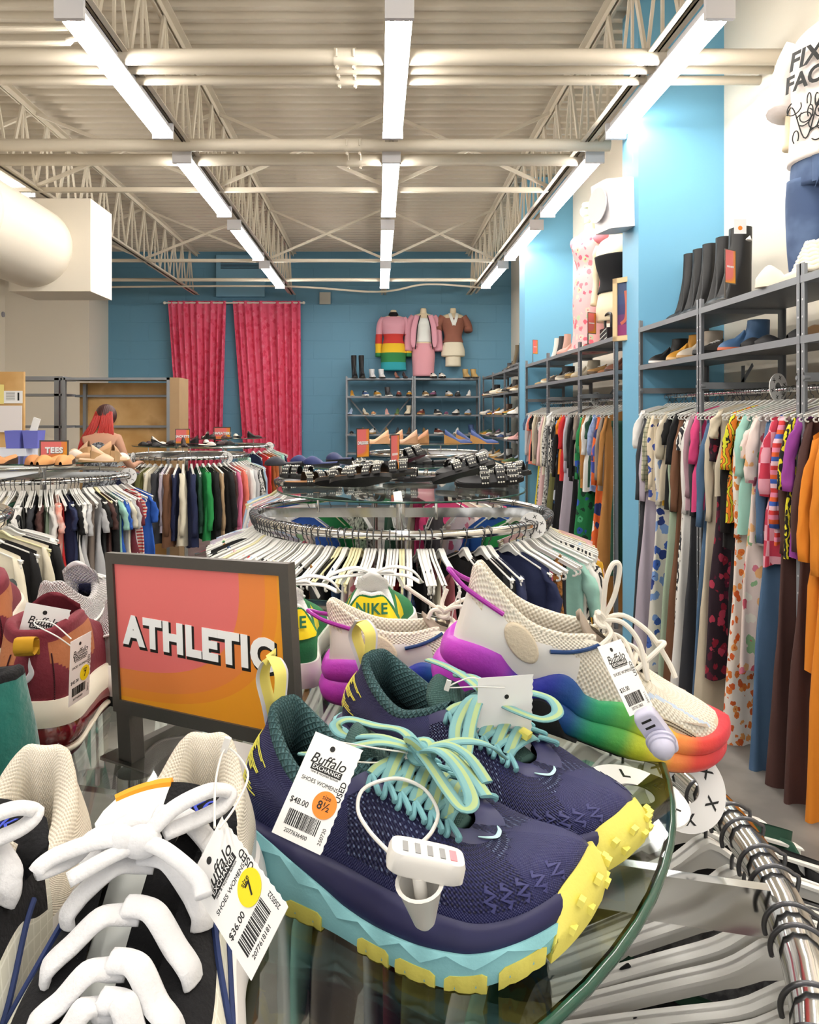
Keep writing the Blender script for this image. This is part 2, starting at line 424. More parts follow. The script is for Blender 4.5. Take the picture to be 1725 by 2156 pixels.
# ---------------------------------------------------------------- duct
t = thing('air_duct', 'large round cream duct ending in a square box, upper left', 'duct', (-3.68, 8, 3.39))
mb = MB(); mb.cyl((0, -5.5, 0), (0, .1, 0), .43, n=48)
for y in (-4, -2.7, -1.4): mb.rings([[V((r*math.cos(a), y+dy, r*math.sin(a))) for a in [2*PI*i/48 for i in range(48)]] for dy, r in ((-.02, .43), (-.01, .442), (.01, .442), (.02, .43))], cap=False)
mb.build('round_duct', m_cream, t)
MB().bx(-.25, .62, .1, .75, -.47, .52).build('duct_box', m_cream, t)
t = thing('wall_speaker', 'white loudspeaker on a bracket on the front blue pillar', 'speaker', (2.06, 6.62, 3.42))
mb = MB()
pr = [(-.17, .13), (-.16, .16), (.1, .2), (.17, .17), (.17, -.17), (.1, -.2), (-.16, -.16), (-.17, -.13)]
Mx = Matrix.Rotation(.25, 4, 'Z') @ Matrix.Rotation(-.12, 4, 'Y')
mb.prism([(x*.8, y*.8) for x, y in pr], -.21, .21, Mx); mb.build('cabinet', mat('speaker_white', '#e7e3e6', .4), t, smooth=25)
b = MB(); b.lathe([(.001, 0), (.13, 0), (.15, .012), (.15, .02)], (-.14, -.03, 0), (-1, -.25, 0), 24); b.build('grille', mat('speaker_grille', '#dcd8da', .6), t, smooth=30)
MB().bar((.08, 0, 0), (.2, -.02, 0), .03, .16).bar((.2, -.02, -.16), (.2, -.02, .16), .05, .02, (1, 0, 0)).tube(smooth_path([(.17, -.03, .1), (.14, -.1, .5), (.18, -.12, .62)]), .008).build('bracket', mat('bracket_grey', '#8c99a8', .4, .5), t)
tag(MB().bx(-.09, .09, -.03, .03, -.1, .1).bx(-.12, .12, -.04, -.03, -.13, .13).build('smoke_detector', mat('detector', '#b3b1a6', .5)), 'small beige round-cornered alarm on the blue wall right of the curtains', 'alarm').location = (-1.14, YB-.04, 4.12)
# ---------------------------------------------------------------- curtains
m_cur = mat('pink_patterned_curtain', '#e65d7c', .75, pat=('floral', ['#d8405f', '#e9708a', '#dc4a6c'], 9), bump=('noise', 90, .3))
def curtain(x0, x1, xb0, xb1, ztop, zbot, seed, label):
    r = random.Random(seed); ph = [r.uniform(0, 6.28) for _ in range(4)]; mb = MB(); n = 150; rows_ = []
    for k in range(26):
        v = k/25; row = []
        for i in range(n+1):
            u = i/n; x = (x0+(x1-x0)*u)*(1-v)+(xb0+(xb1-xb0)*u)*v
            f = .055*math.sin(u*2*PI*9+ph[0]+.6*math.sin(u*7+ph[1]))+.03*math.sin(u*2*PI*4+ph[2]+v)+.012*math.sin(u*60+v*4+ph[3])
            row.append(V((x, f*(.35+.65*min(1, v*5)), ztop+(zbot-ztop)*v)))
        rows_.append(row)
    mb.rings(rows_, closed=False, cap=False)
    mb.rings([[p+V((0, .006, 0)) for p in rw] for rw in rows_], closed=False, cap=False)
    o = mb.build('curtain', m_cur, None, 180); o.location = (0, YB-.22, 0); tag(o, label, 'curtain', 'pink curtains'); return o
curtain(-4.52, -3.26, -4.25, -3.38, 4.04, .25, 1, 'pink patterned curtain on the left, tapering downward')
curtain(-3.12, -1.66, -2.85, -1.63, 4.04, .25, 2, 'wider pink patterned curtain on the right of the pair')
t = thing('curtain_rod', 'thin white rod holding the two pink curtains', 'rod', (-3.1, YB-.22, 4.0))
MB().cyl((-1.48, 0, 0), (1.5, 0, 0), .018).build('rod', m_white, t)
for x in (-1.49, 1.51): MB().ball((x, 0, 0), .035).build('finial', m_white, t)
for x in (-1.0, .95): MB().bar((x, 0, 0), (x, .22, .02), .02, .02).build('bracket', m_white, t)
m_navy = mat('navy_knit', '#232556', .6, bump=('knit', 480, .5))
m_navys = mat('navy_overlay', '#252753', .45)
m_navyd = mat('navy_foam', '#20214a', .5)
m_mesh = mat('navy_open_mesh', '#23265a', .6, bump=('knit', 260, 1))
def mesh_dots(m, base, dot, sc, thr=.35, rot=.6, space='UV'):
    t = NT(m); co = t.coord(space, (sc, sc, sc), (0, 0, rot)); sp = t.new('SeparateXYZ'); t.link(co, sp.inputs[0])
    a = t.math('SINE', t.math('MULTIPLY', sp.outputs[0], 2*PI)); d = t.math('SINE', t.math('MULTIPLY', sp.outputs[1], 2*PI))
    t.link(t.mix(t.math('GREATER_THAN', t.math('MULTIPLY', a, d), thr), lin(base), lin(dot)), t.b.inputs['Base Color'])
mesh_dots(m_mesh, '#1f2254', '#7f90bb', 150, .62)
m_mesh2 = mat('navy_tight_mesh', '#23265a', .6, bump=('knit', 330, .8)); mesh_dots(m_mesh2, '#26285c', '#15173a', 200, .3)
m_mint = mat('mint_foam', '#8ecbd2', .55, bump=('noise', 500, .1))
m_yel = mat('pale_yellow_rubber', '#eee36f', .6, bump=('noise', 300, .15))
m_teal = mat('dark_teal_quilt', '#34575a', .8, bump=('quilt', 130, 1))
t_ = NT(m_teal)
m_tealp = mat('dark_teal_plain', '#33534f', .8, bump=('knit', 400, .5))
m_inside = mat('dark_inside', '#15201f', .9)
m_lace = mat('mint_lace', '#b5ddd0', .75, pat=('bands', ['#74a9b0', '#80b3b3', '#afc58c', '#80b3b3', '#74a9b0', '#80b3b3', '#afc58c', '#80b3b3'], 1, 1, 0), space='UV', bump=('knit', 500, .4))
m_wplast = mat('white_plastic', '#e6e3dd', .35)
m_paper = mat('white_tag_card', '#f6f5f3', .6)
m_ink = mat('black_ink', '#161616', .6)
# ================================================================ shoes
SOLE = [(0, 0, 0), (.05, .003, .018), (.12, .018, .031), (.26, .066, .036), (.42, .120, .038), (.56, .168, .046), (.70, .208, .0515), (.82, .244, .047), (.91, .268, .033), (.97, .281, .014), (1, .285, 0)]
RIM = [(0, .014, 0, .098), (.08, .022, .017, .096), (.18, .046, .029, .080), (.30, .078, .033, .067), (.42, .110, .029, .076), (.50, .128, .022, .085), (.62, .155, .019, .076), (.74, .184, .016, .067), (.80, .194, .013, .062), (.90, .200, .006, .059), (1, .200, 0, .058)]
BUL = [(0, .045, .004, .002, .020), (.18, .035, .004, .003, .020), (.42, .03, .003, .012, .010), (.62, .025, .003, .022, .006), (.8, .022, .003, .030, .003), (1, .024, .006, .035, .001)]
class Shoe:
    # local frame: heel at x=0, toe at +x, z up; the upper spans from the sole outline to the rim (collar and throat)
    def __init__(s, sole=SOLE, rim=RIM, bul=BUL, sc=(1, 1, 1), top=.030, topheel=.034, toetop=.026, spring=.010, curve=.006, flare=.003, heelspring=.004):
        s.S, s.Rm, s.B = sole, rim, bul; s.sc = sc; s.top, s.topheel, s.toetop = top, topheel, toetop; s.spring, s.curve, s.flare, s.hs = spring, curve, flare, heelspring
    def cen(s, x): u = max(0, x/.285); return s.curve*math.sin(u*PI)*1.0-s.curve*1.2*u*u
    def P(s, x, y, z): return V((x*s.sc[0], (y+s.cen(x))*s.sc[1], z*s.sc[2]))
    def out(s, side, t, z=0, off=0):
        x, y = interp(s.S, t); e = 1e-3; a = interp(s.S, max(0, t-e)); b = interp(s.S, min(1, t+e)); dx, dy = b[0]-a[0], b[1]-a[1]
        if t < .002 : nx, ny = -1, 0
        elif t > .998: nx, ny = 1, 0
        else: l = math.hypot(dx, dy) or 1; nx, ny = -dy/l, dx/l
        return s.P(x+nx*off, side*(y+ny*off), z)
    def zt(s, t): return s.topheel+(s.top-s.topheel)*min(1, t/.5) if t < .5 else s.top+(s.toetop-s.top)*((t-.5)/.5)**1.5+s.spring*.8*max(0, (t-.75)/.25)**1.5
    def zb(s, t): return s.spring*max(0, (t-.72)/.28)**1.6+s.hs*max(0, 1-t/.12)
    def rim(s, side, t, off=(0, 0, 0)):
        x, y, z = interp(s.Rm, t); return s.P(x+off[0], side*max(0, y+off[1]), z+off[2])
    def surf(s, side, t, v, off=0):
        x0, y0 = interp(s.S, t); x1, y1, z1 = interp(s.Rm, t); a, b, c, d = interp(s.B, t); z0 = s.zt(t)-.003
        dx, dy = x0-x1, y0-y1; l = math.hypot(dx, dy) or 1; dx /= l; dy /= l
        A = (x0, y0, z0); B = (x0+dx*b, y0+dy*b, z0+a); C = (x1+dx*c, y1+dy*c, z1-d); D = (x1, y1, z1); w = 1-v
        q = [w**3*A[i]+3*w*w*v*B[i]+3*w*v*v*C[i]+v**3*D[i] for i in range(3)]
        if off: q[0] += dx*off*(1-v)**.5; q[1] += dy*off*(1-v)**.5; q[2] += off*v**.5
        return s.P(q[0], side*q[1], q[2])
    def norm(s, side, t, v):
        e = .01; a = s.surf(side, min(1, t+e), v)-s.surf(side, max(0, t-e), v); b = s.surf(side, t, min(1, v+e))-s.surf(side, t, max(0, v-e))
        n = a.cross(b)*-side
        n = n.normalized() if n.length > 1e-9 else V((0, 0, 1)); return n
    def ts(s, n=44): return [(-1, i/n) for i in range(n+1)]+[(1, i/n) for i in range(n-1, 0, -1)]
    def upper(s, slot=None, nt=44, nv=14, t_open=0):
        T = s.ts(nt); mb = MB(); rs = [[s.surf(sd, t, j/nv) for sd, t in T] for j in range(nv+1)]
        cum = [0]
        for i in range(len(T)): cum.append(cum[-1]+(rs[0][(i+1) % len(T)]-rs[0][i]).length)
        vl = [0]
        for j in range(nv): vl.append(vl[-1]+(rs[j+1][len(T)//3]-rs[j][len(T)//3]).length)
        mb.rings(rs, cap=False, uvs=lambda i, j: (cum[j], vl[i]))
        if slot:
            n = len(T); k = 0
            for i in range(nv):
                for j in range(n): sd, t = T[j]; mb.mi[k] = slot(sd, t, (i+.5)/nv); k += 1
        return mb
    def band(s, f0, f1, o0, o1, nt=60, t0=0, t1=1, bulge=0, k=4, slot=None):
        # a ring around the sole between heights f0(t) and f1(t), with outward offsets o0, o1
        T = s.ts(nt); full = (t0 <= 0 and t1 >= 1)
        if not full:
            tt = [t0+(t1-t0)*i/nt for i in range(nt+1)]
            T = [(-1, t) for t in tt]+[(1, t) for t in reversed(tt)][(1 if t1 >= 1 else 0):]
        mb = MB(); rs = []
        rs.append([s.out(sd, t, f0(t), min(o0, 0)-.02 if full else o0-.004) for sd, t in T])
        for i in range(k+1):
            v = i/k; rs.append([s.out(sd, t, f0(t)+(f1(t)-f0(t))*v, o0+(o1-o0)*v+bulge*math.sin(PI*v)) for sd, t in T])
        rs.append([s.out(sd, t, f1(t), -.02 if full else o1-.004) for sd, t in T])
        mb.rings(rs, closed=full, cap=False, uvs=lambda i, j: (j*.01, i*.01))
        return mb
    def bottom(s, z=.0, off=0):
        mb = MB(); n = 24
        mb.rings([[s.P(interp(s.S, i/n)[0], sd*(interp(s.S, i/n)[1]+off), s.zb(i/n)+z) for sd in (-1, -.5, 0, .5, 1)] for i in range(n+1)], closed=False, cap=False); return mb
    def lining(s, pad=.006, nt=36, tmax=.5, zin=.036):
        tt = [tmax*i/nt for i in range(nt+1)]; T = [(-1, t) for t in reversed(tt)]+[(1, t) for t in tt[1:]]; mb = MB(); rs = []
        prof = [(-.0015, -.012, 0), (.0, 0, 0), (-.001, .003, .2), (-.004, .0045, .6), (-.0075, .003, 1), (-.0095, -.003, 1), (-.0095, -.012, 1), (-.007, -.022, 1)]
        for o, z, w in prof:
            row = []
            for sd, t in T:
                x, y, zz = interp(s.Rm, t); k = pad/.006; ex = interp(s.Rm, 0)[0]
                ang = min(1, t/.14); ox = (1-ang)*(-o)*k; oy = ang*o*k
                row.append(s.P(x+ox, sd*max(.002 if t > .02 else 0, y+oy), zz+z*k))
            rs.append(row)
        for zf in (.5, 0):
            row = []
            for sd, t in T:
                x, y = interp(s.S, t*1.05); x1, y1, z1 = interp(s.Rm, t); row.append(s.P(max(x+.008, .01), sd*max(0, y*.82-.002), zin+(z1-.03-zin)*zf))
            rs.append(row)
        L = [0]
        for i in range(len(rs)-1): L.append(L[-1]+(rs[i+1][nt]-rs[i][nt]).length)
        C = [0]
        for j in range(len(T)): C.append(C[-1]+((rs[1][j+1]-rs[1][j]).length if j+1 < len(T) else 0))
        mb.rings(rs, closed=False, cap=False, uvs=lambda i, j: (C[min(j, len(C)-1)], L[i])); return mb
    def insole(s, z=.036, t1=.85):
        mb = MB(); n = 16
        mb.rings([[s.P(interp(s.S, t1*i/n)[0]+.004, sd*interp(s.S, t1*i/n)[1]*.9, z) for sd in (-1, -.5, 0, .5, 1)] for i in range(n+1)], closed=False, cap=False); return mb
    def tongue(s, w=.024, tip=(.100, .100), t1=.80, th=.006, up=.006, bend=.02, k=14, dz=-.004):
        mb = MB(); rs = []; x1, y1, z1 = interp(s.Rm, t1)
        for i in range(k+1):
            u = i/k; x = tip[0]+(x1-tip[0])*u; 
            zc = interp([(q[0], q[1], q[3]) for q in s.Rm], .5+(t1-.5)*max(0, (u-.25)/.75))[1]+dz
            z = zc if u > .25 else zc+(tip[1]-zc)*((.25-u)/.25)
            ww = w*(1-.25*u)*(min(1, .55+u*6)); row = []
            for q in range(13):
                a = -1+q/6; row.append(s.P(x, a*ww, z+th/2-up*a*a))
            for q in range(12, -1, -1):
                a = -1+q/6; row.append(s.P(x+(.003 if u < .1 else 0), a*ww, z-th/2-up*a*a))
            rs.append(row)
        mb.rings(rs, closed=True, cap=True, uvs=lambda i, j: (i*.01, j*.004)); return mb
def zconst(c): return lambda t: c
def zig(t, n): f = (t*n) % 1; return abs(f*2-1)
# ================================================================ navy running shoes with mint and yellow soles
m_white_l = m_paper
def surf_pt(S, M, side, t, v, off=.002): return S.surf(side, t, v)+S.norm(side, t, v)*off
def navy_shoe(label, tagged):
    S = Shoe(sc=(.93, 1.2, 1.2) if tagged else (1.05, 1.1, 1.05), top=.034, topheel=.040, toetop=.026, spring=.034, flare=.004, curve=-.010 if tagged else .003); t = thing('running_shoe', label, 'shoe', group='pair of navy running shoes')
    def slot(sd, u, v):
        if u < .42: return 0
        if u > .88 and v < .62+(u-.88)*1.5: return 0
        if v > .80 and u < .96: return 1
        if .55 < u < .98 and v > .62 and u > .86: return 2
        if v < .16: return 0
        if u < .70: return 2 if v > .16 else 0
        return 3
    S.upper(slot, 60, 20).build('upper', [m_navy, m_navys, m_mesh, m_mesh2], t, 180)
    z1 = lambda u: S.zt(u)+.004+.003*(u < .2)
    nb = lambda u: S.zt(u)-.014+.010*min(1, max(0, (.45-u)/.3))+.004*math.sin(u*9)
    S.band(nb, lambda u: S.zt(u)+.002, .006, .002, bulge=.0025, k=5).build('foam_rim', m_navyd, t, 180, label='navy foam rim')
    zz = lambda u: nb(u)+.0015-.006*zig(u, 9)
    mb = S.band(lambda u: S.zb(u)+.003, lambda u: nb(u)+.001, .0075, .0075, bulge=.001, k=2, nt=90)
    merge(mb, S.band(zz, lambda u: nb(u)+.002, .0095, .0078, k=3, nt=90)); merge(mb, S.bottom(.003)); mb.build('midsole', m_mint, t, 60)
    # outsole lugs along the edge
    for sd in (-1, 1):
        for a, b in ((.03, .14), (.16, .27), (.30, .40), (.50, .58), (.60, .70), (.72, .80), (.82, .90)):
            mb = MB(); n = 8
            rs = []
            for i in range(n+1):
                u = a+(b-a)*i/n; zb = S.zb(u); h = .010 if .05 < i/n < .95 else .008; step = -.0012*(i % 4 == 2)
                rs.append([S.out(sd, u, zb-.001, -.022), S.out(sd, u, zb-.001, .0075+step), S.out(sd, u, zb+.005, .009+step), S.out(sd, u, zb+h, .0088), S.out(sd, u, zb+h+.001, -.0), S.out(sd, u, zb+.004, -.022)])
            mb.rings(rs); mb.build('outsole_lug', m_yel, t, 30)
    # yellow toe bumper
    mb = MB(); n = 26; rs = []
    for i in range(n+1):
        q = -1+2*i/n; sd = -1 if q < 0 else 1; u = 1-abs(q)*.092; w = 1-abs(q)**6; top = S.zb(u)+.008+.020*max(0, w)**.5
        rs.append([S.out(sd, u, S.zb(u)-.002, -.015), S.out(sd, u, S.zb(u)-.002, .009), S.out(sd, u, S.zb(u)+.008, .0115), S.out(sd, u, (S.zb(u)+top)/2, .011), S.out(sd, u, top-.006, .006), S.out(sd, u, top, .001), S.out(sd, u, top-.004, -.004)])
    mb.rings(rs)
    for r_ in range(2):
        for i in range(5):
            q = -.72+.36*i+(.15 if r_ % 2 else 0); sd = -1 if q < 0 else 1; u = 1-abs(q)*.085; p = S.out(sd, u, S.zb(u)+.008+.010*r_, .0115)
            mb.box(p, (.004, .0065, .0045), rotm(0, .3, 0))
    mb.build('toe_bumper', m_yel, t, 50, label='pale yellow rubber toe bumper')
    S.lining(pad=.008, zin=.040).build('collar', m_teal, t, 180, label='dark teal quilted collar lining')
    S.insole(.042).build('insole', m_inside, t)
    S.tongue(w=.023, tip=(.098, .098), th=.007, up=.008).build('tongue', m_tealp, t, 180)
    mb = MB(); P = [S.P(.112, y*.018, .0965-.005*y*y) for y in [-1+i/5 for i in range(11)]]
    # heel pull loop
    hz = .1
    P = smooth_path([S.P(.014, 0, hz-.022), S.P(.005, 0, hz-.004), S.P(-.004, 0, hz+.014), S.P(.004, 0, hz+.028), S.P(.017, 0, hz+.020), S.P(.018, 0, hz+.002), S.P(.019, 0, hz-.008)], 6)
    MB().strap(P, .019, .0022, ups=[V((1, 0, .2))]*len(P)).build('heel_loop', mat('yellow_webbing', '#ece07a', .7, pat=('bands', ['#ece07a', '#ece07a', '#d3d3dc', '#ece07a', '#ece07a', '#ece07a'], 1, 1, 0), space='UV'), t, label='pale yellow heel pull loop')
    # yellow print up the heel
    mb = MB()
    for i in range(17):
        for sd in (-1,):
            z = .30+i*.03; w = .022+.014*math.sin(i*.9)+.006*math.sin(i*2.1)
            a = [S.surf(sd, .04+.0+max(0, .02*math.sin(i*.7)) + w*k, z-.1, .0012) for k in (0, .8, 1.6, 2.4, 3)]
            mb.strap(a, .0011, .0006, ups=[S.norm(sd, .06, z-.1)]*5, n=6)
    mb.build('heel_print', mat('yellow_print', '#e3dd5a', .5), t, label='yellow striped heel print')
    # chevrons on the toe as faint raised marks
    for sd in (-1, 1):
        mb = MB()
        for i in range(5):
            v = .30+.085*i; a = [S.surf(sd, u, v-.12+.0*(u), .0008) for u in (.90, .915, .93, .945)]
            u0 = .80+i*.035; a = [S.surf(sd, u0+.012*math.sin(k*2.5), .16+.045*k, .0006) for k in range(6)]
            mb.strap(a, .003, .0005, ups=[S.norm(sd, u0, .3)]*6, n=6)
        mb.build('toe_print', mat('slate_print', '#2e3064', .5), t, label='slate blue marks on the toe')
    # small bird mark
    c = S.surf(-1, .93, .93, .001); n_ = V((.25, -.15, .95)).normalized(); c = S.surf(-1, .97, .84)+V((0, 0, .001)); n_ = S.norm(-1, .97, .84)
    mb = MB(); P = smooth_path([c+V((-.006, -.012, .0)), c+V((.0, -.009, .0)), c+V((.0045, -.004, .0)), c+V((.004, .003, .001)), c+V((.0005, .008, .001))], 5)
    mb.strap(P, [.0006+.003*math.sin(PI*i/(len(P)-1)) for i in range(len(P))], .0008, ups=n_, n=6); mb.build('bird_mark', mat('pale_mint_print', '#bfe8ea', .5), t, label='pale mint bird mark')
    # laces --------------------------------------------------
    ey = [(.51+.047*i, .95) for i in range(6)]
    def E(sd, i, lift=.0025, v=.93): return S.surf(sd, ey[i][0], v)+S.norm(sd, ey[i][0], v)*lift*.45
    for i in range(6):
        for sd in (-1, 1):
            a, b = E(sd, i, .0015, .76), E(sd, i, .006, .90); n = S.norm(sd, ey[i][0], .85); tx = V((.0045, 0, 0))
            MB().tube(smooth_path([a-tx, a-tx*.9+n*.003, b+n*.001, a+tx*.9+n*.003, a+tx], 5), .0021, 8).build('lace_loop', m_lace, t)
    for i in range(6):
        j = min(5, i+1)
        for sd in ((-1, 1) if i < 5 else (-1,)):
            a, b = E(sd, i, .005), E(-sd, j, .004); mid = (a+b)/2+V((0, 0, .0065+.002*sd)); P = smooth_path([a, a*.7+mid*.3+V((0, 0, .002)), mid, b*.7+mid*.3+V((0, 0, .002)), b], 4)
            MB().strap(P, .0100, .0030, ups=V((.2, 0, 1)), n=10).build('lace', m_lace, t)
    k = (E(1, 1)+E(-1, 1))/2+V((.012, 0, .016))
    def rib(pts, w=.0108, nm='lace_bow'):
        P = smooth_path([k+V(p) for p in pts], 6); MB().strap(P, w, .0028, ups=V((.1, .05, 1)), n=10).build(nm, m_lace, t)
    if tagged:
        rib([(0, 0, 0), (-.02, .012, .006), (-.045, .014, .004), (-.065, .008, .006), (-.072, 0, .002), (-.06, -.005, -.002), (-.03, -.004, .004), (0, 0, 0)])
        rib([(0, 0, 0), (-.025, -.012, .004), (-.05, -.026, -.002), (-.072, -.034, -.008), (-.08, -.030, -.012)])
        rib([(0, 0, 0), (.022, .02, .006), (.036, .042, .0), (.044, .058, -.012)])
        rib([(0, 0, 0), (.018, -.006, .006), (.036, -.012, -.002), (.05, -.024, -.012), (.048, -.032, -.016), (.034, -.024, -.012), (.014, -.01, -.004), (0, 0, 0)])
        rib([(0, 0, 0), (.02, .0, .004), (.04, -.002, -.006), (.056, -.012, -.013)])
        rib([(0, 0, 0), (.016, .008, .006), (.034, .008, .002), (.052, .0, -.009)])
    else:
        rib([(0, 0, 0), (-.03, .006, .008), (-.06, .016, .008), (-.088, .022, .006)])
        rib([(0, 0, 0), (-.018, .012, .006), (-.038, .022, .004), (-.054, .026, -.002), (-.056, .034, 0)])
        rib([(0, 0, 0), (.02, .014, .008), (.044, .026, .006), (.058, .018, .0), (.052, .004, -.004), (.03, -.002, -.002), (0, 0, 0)])
        rib([(0, 0, 0), (-.006, -.02, .002), (-.002, -.045, -.010), (.012, -.066, -.022), (.02, -.082, -.034)])
        rib([(0, 0, 0), (.002, -.02, .004), (.010, -.042, -.008), (.022, -.064, -.022), (.028, -.08, -.034)])
        c = E(-1, 5)*.4+E(1, 5)*.6+V((0, 0, .010)); MB().box(c, (.009, .009, .0052), rotm(0, .25, .1)).build('lace_keeper', m_yel, t, label='yellow lace keeper')
    kb = MB()
    for a in range(3):
        P = [k+V((.0075*math.cos(q+a), .0065*math.sin(q)*math.cos(a*1.1)-.003*(a-1), .0065*math.sin(q)*(.7+.2*a))) for q in [2*PI*i/20 for i in range(20)]]
        kb.strap(P, .0095, .0034, n=8, loop=True)
    kb.ball(k, .0066, 10); kb.build('lace_knot', m_lace, t)
    return t
SHOE_A = navy_shoe('navy running shoe in front, mint and yellow sole, price tag and security tag on it', True)
SHOE_B = navy_shoe('navy running shoe behind its tagged mate, yellow lace keeper and plain white tag', False)
def pose(o, rot, loc): o.rotation_euler = rot; o.location = (loc[0], loc[1], ZC+loc[2])
pose(SHOE_A, (-.07, .03, -.50), (-.100, .622, -.354))
pose(SHOE_B, (.0, .04, -.75), (-.024, .79, -.349))
# ================================================================ price tags, stickers and security tags
m_orange_s = mat('orange_sticker', '#f08a2c', .5); m_yel_s = mat('yellow_sticker', '#f6df1e', .5); m_teal_s = mat('teal_sticker', '#3f9a86', .5)
def plane_frame(tl, tr, bl):                       # matrix for a card: x right, y up, z towards the viewer, origin at the card's centre
    tl, tr, bl = at(*tl), at(*tr), at(*bl); x = (tr-tl); w = x.length; x.normalize(); y = tl-bl; y = y-x*y.dot(x); h = y.length; y.normalize(); z = x.cross(y)
    M = Matrix((x, y, z)).transposed().to_4x4(); M.translation = tl+(tr-tl)/2-y*h/2; return M, w, h
def card(label, M, w, h, price=None, size=None, stick=None, code='2077636400', date='250730', blank=False, dept='SHOES WOMENS', simple=False, group='price tags'):
    t = thing('price_tag', label, 'tag', group=group); t.matrix_world = M
    mb = MB(); n = 26; pts = [(-w/2, -h/2)]
    for i in range(n): pts.append((w/2+(0 if i % 2 else -w*.02), -h/2+h*i/(n-1)))
    pts.append((-w/2, h/2)); mb.prism(pts, -.0003, 0); mb.build('card', m_paper, t, 0)
    Z = Matrix.Translation
    if not blank: MB().cyl((-w*.05, h*.40, 0), (-w*.05, h*.40, .0003), w*.05, n=14).build('hole', m_ink, t)
    else: MB().cyl((w*.02, h*.25, 0), (w*.02, h*.25, .0003), w*.04, n=14).build('hole', m_ink, t); return t
    u = w/3.7
    def T(s, x, y, sz, rot=0, mi=m_ink, nm='lettering', sh=0, bold=0, z=.0001, sp=1, lab=None):
        b = MB(); merge(b, text_mb(s, sz, .00006, bold, shear=sh, spacing=sp), Z((x, y, z)) @ Matrix.Rotation(rot, 4, 'Z')); b.build(nm, mi, t, 0, label=lab)
    T('Buffalo', -.1*u, h*.27, .95*u, .03, sh=.25, bold=.004*u)
    MB().box((0, h*.19, .0001), (2.3*u, .42*u, .0002)).build('logo_bar', m_ink, t, 0)
    T('EXCHANGE', 0, h*.19, .37*u, 0, m_paper, z=.0003, sp=1.1, bold=.003*u)
    if not simple: T('new & recycled fashion', 0, h*.145, .22*u)
    T(dept, -.1*u, h*.06, .36*u)
    T('USED', 1.52*u, .06*h, .55*u, PI/2, bold=.006*u)
    if price: T(price, -.92*u, -h*.16, .50*u, bold=.003*u)
    T(code, -.3*u, -h*.43, .34*u); T(date, 1.45*u, -h*.36, .34*u, PI/2)
    mb = MB(); r = random.Random(len(label)); x = -1.35*u
    while x < 1.0*u: q = r.choice((.03, .03, .06, .09))*u; mb.box((x+q/2, -h*.31, .0001), (q, .95*u, .0002)); x += q+r.choice((.03, .05, .07))*u
    mb.build('barcode', m_ink, t, 0)
    if size:
        MB().cyl((.80*u, -.10*h, .0002), (.80*u, -.10*h, .0005), .84*u, n=32).build('size_sticker', stick, t, label='round size sticker reading '+size)
        T('size', .80*u, -.035*h, .42*u, z=.0006); T(size, .80*u, -.115*h, .95*u if len(size) == 1 else .72*u, z=.0006, bold=.008*u)
    return t
def loop_tube(label, P, r=.0006, knob=None, name='tag_string', m=None):
    t = thing(name, label, 'string', P[0], group='white plastic tag loops'); o = V(P[0])
    MB().tube(smooth_path([V(p)-o for p in P], 6), r, 6).build('loop', m or m_wplast, t)
    if knob is not None: MB().box(V(knob)-o, (.004, .003, .009), rotm(0, .3, 0)).build('barb', m_wplast, t)
    return t
M, w, h = plane_frame((665, 1540, .525), (765, 1580, .51), (572, 1752, .49))
card('white price tag with orange size 8 1/2 sticker on the front navy shoe', M, w, h, '$48.00', '8½', m_orange_s)
w, h = .038, .067; M = Matrix.Translation((-.0603, .3624, ZC-.2707)) @ Euler((.574, -1.082, .190)).to_matrix().to_4x4() @ Matrix.Translation((w/2, h/2, 0))
card('white price tag with yellow size 7 sticker beside the white laces', M, w, h, '$36.00', '7', m_yel_s, '2077618181', '250522')
M, w, h = plane_frame((1258, 1362, .70), (1308, 1345, .725), (1358, 1494, .69))
card('white price tag hanging on the white shoe with the rainbow sole', M, w, h, '$35.00', None, None, '2077612863', '250711')
M, w, h = plane_frame((1007, 1428, .655), (1124, 1420, .665), (1007, 1600, .66))
card('plain back of a white tag standing behind the rear navy shoe', M, w, h, blank=True)
M, w, h = plane_frame((149, 1352, .68), (193, 1328, .71), (153, 1484, .69))
card('white price tag with yellow size 7 sticker hanging on the maroon shoe', M, w, h, '$42.00', '7', m_yel_s, '2077600009', '250731')
M, w, h = plane_frame((56, 1268, .80), (150, 1285, .81), (60, 1420, .80))
card('creamy price tag with teal sticker standing behind the maroon shoe', M, w, h, None, ' ', m_teal_s)
# strings
loop_tube('white plastic loop tying the orange-stickered tag to the shoe tongue', [at(702, 1560, .525), at(790, 1575, .53), at(862, 1588, .555), at(800, 1605, .545), at(740, 1603, .525)], .0006, at(862, 1586, .555))
loop_tube('white plastic loop from the blank tag over the rear navy shoe', [at(1063, 1448, .655), at(1000, 1446, .655), at(945, 1447, .66), at(985, 1428, .662), at(1010, 1430, .66)], .0006, at(943, 1443, .66))
loop_tube('white plastic loop above the knitted heel of the white laced shoe', [at(462, 1745, .40), at(500, 1690, .43), at(522, 1625, .46), at(478, 1575, .47), at(455, 1640, .45), at(452, 1742, .40)], .0007, at(476, 1568, .47))
loop_tube('thin white plastic loop standing up behind the tan mesh shoe', [at(948, 1320, .95), at(958, 1270, .95), at(967, 1250, .95), at(970, 1275, .95), at(968, 1315, .95)], .0009, at(967, 1252, .95))
loop_tube('white plastic loop through the yellow heel tab of the maroon shoe', [at(160, 1368, .69), at(120, 1340, .68), at(78, 1318, .69), at(75, 1308, .70), at(110, 1312, .70), at(150, 1345, .69)], .0006)
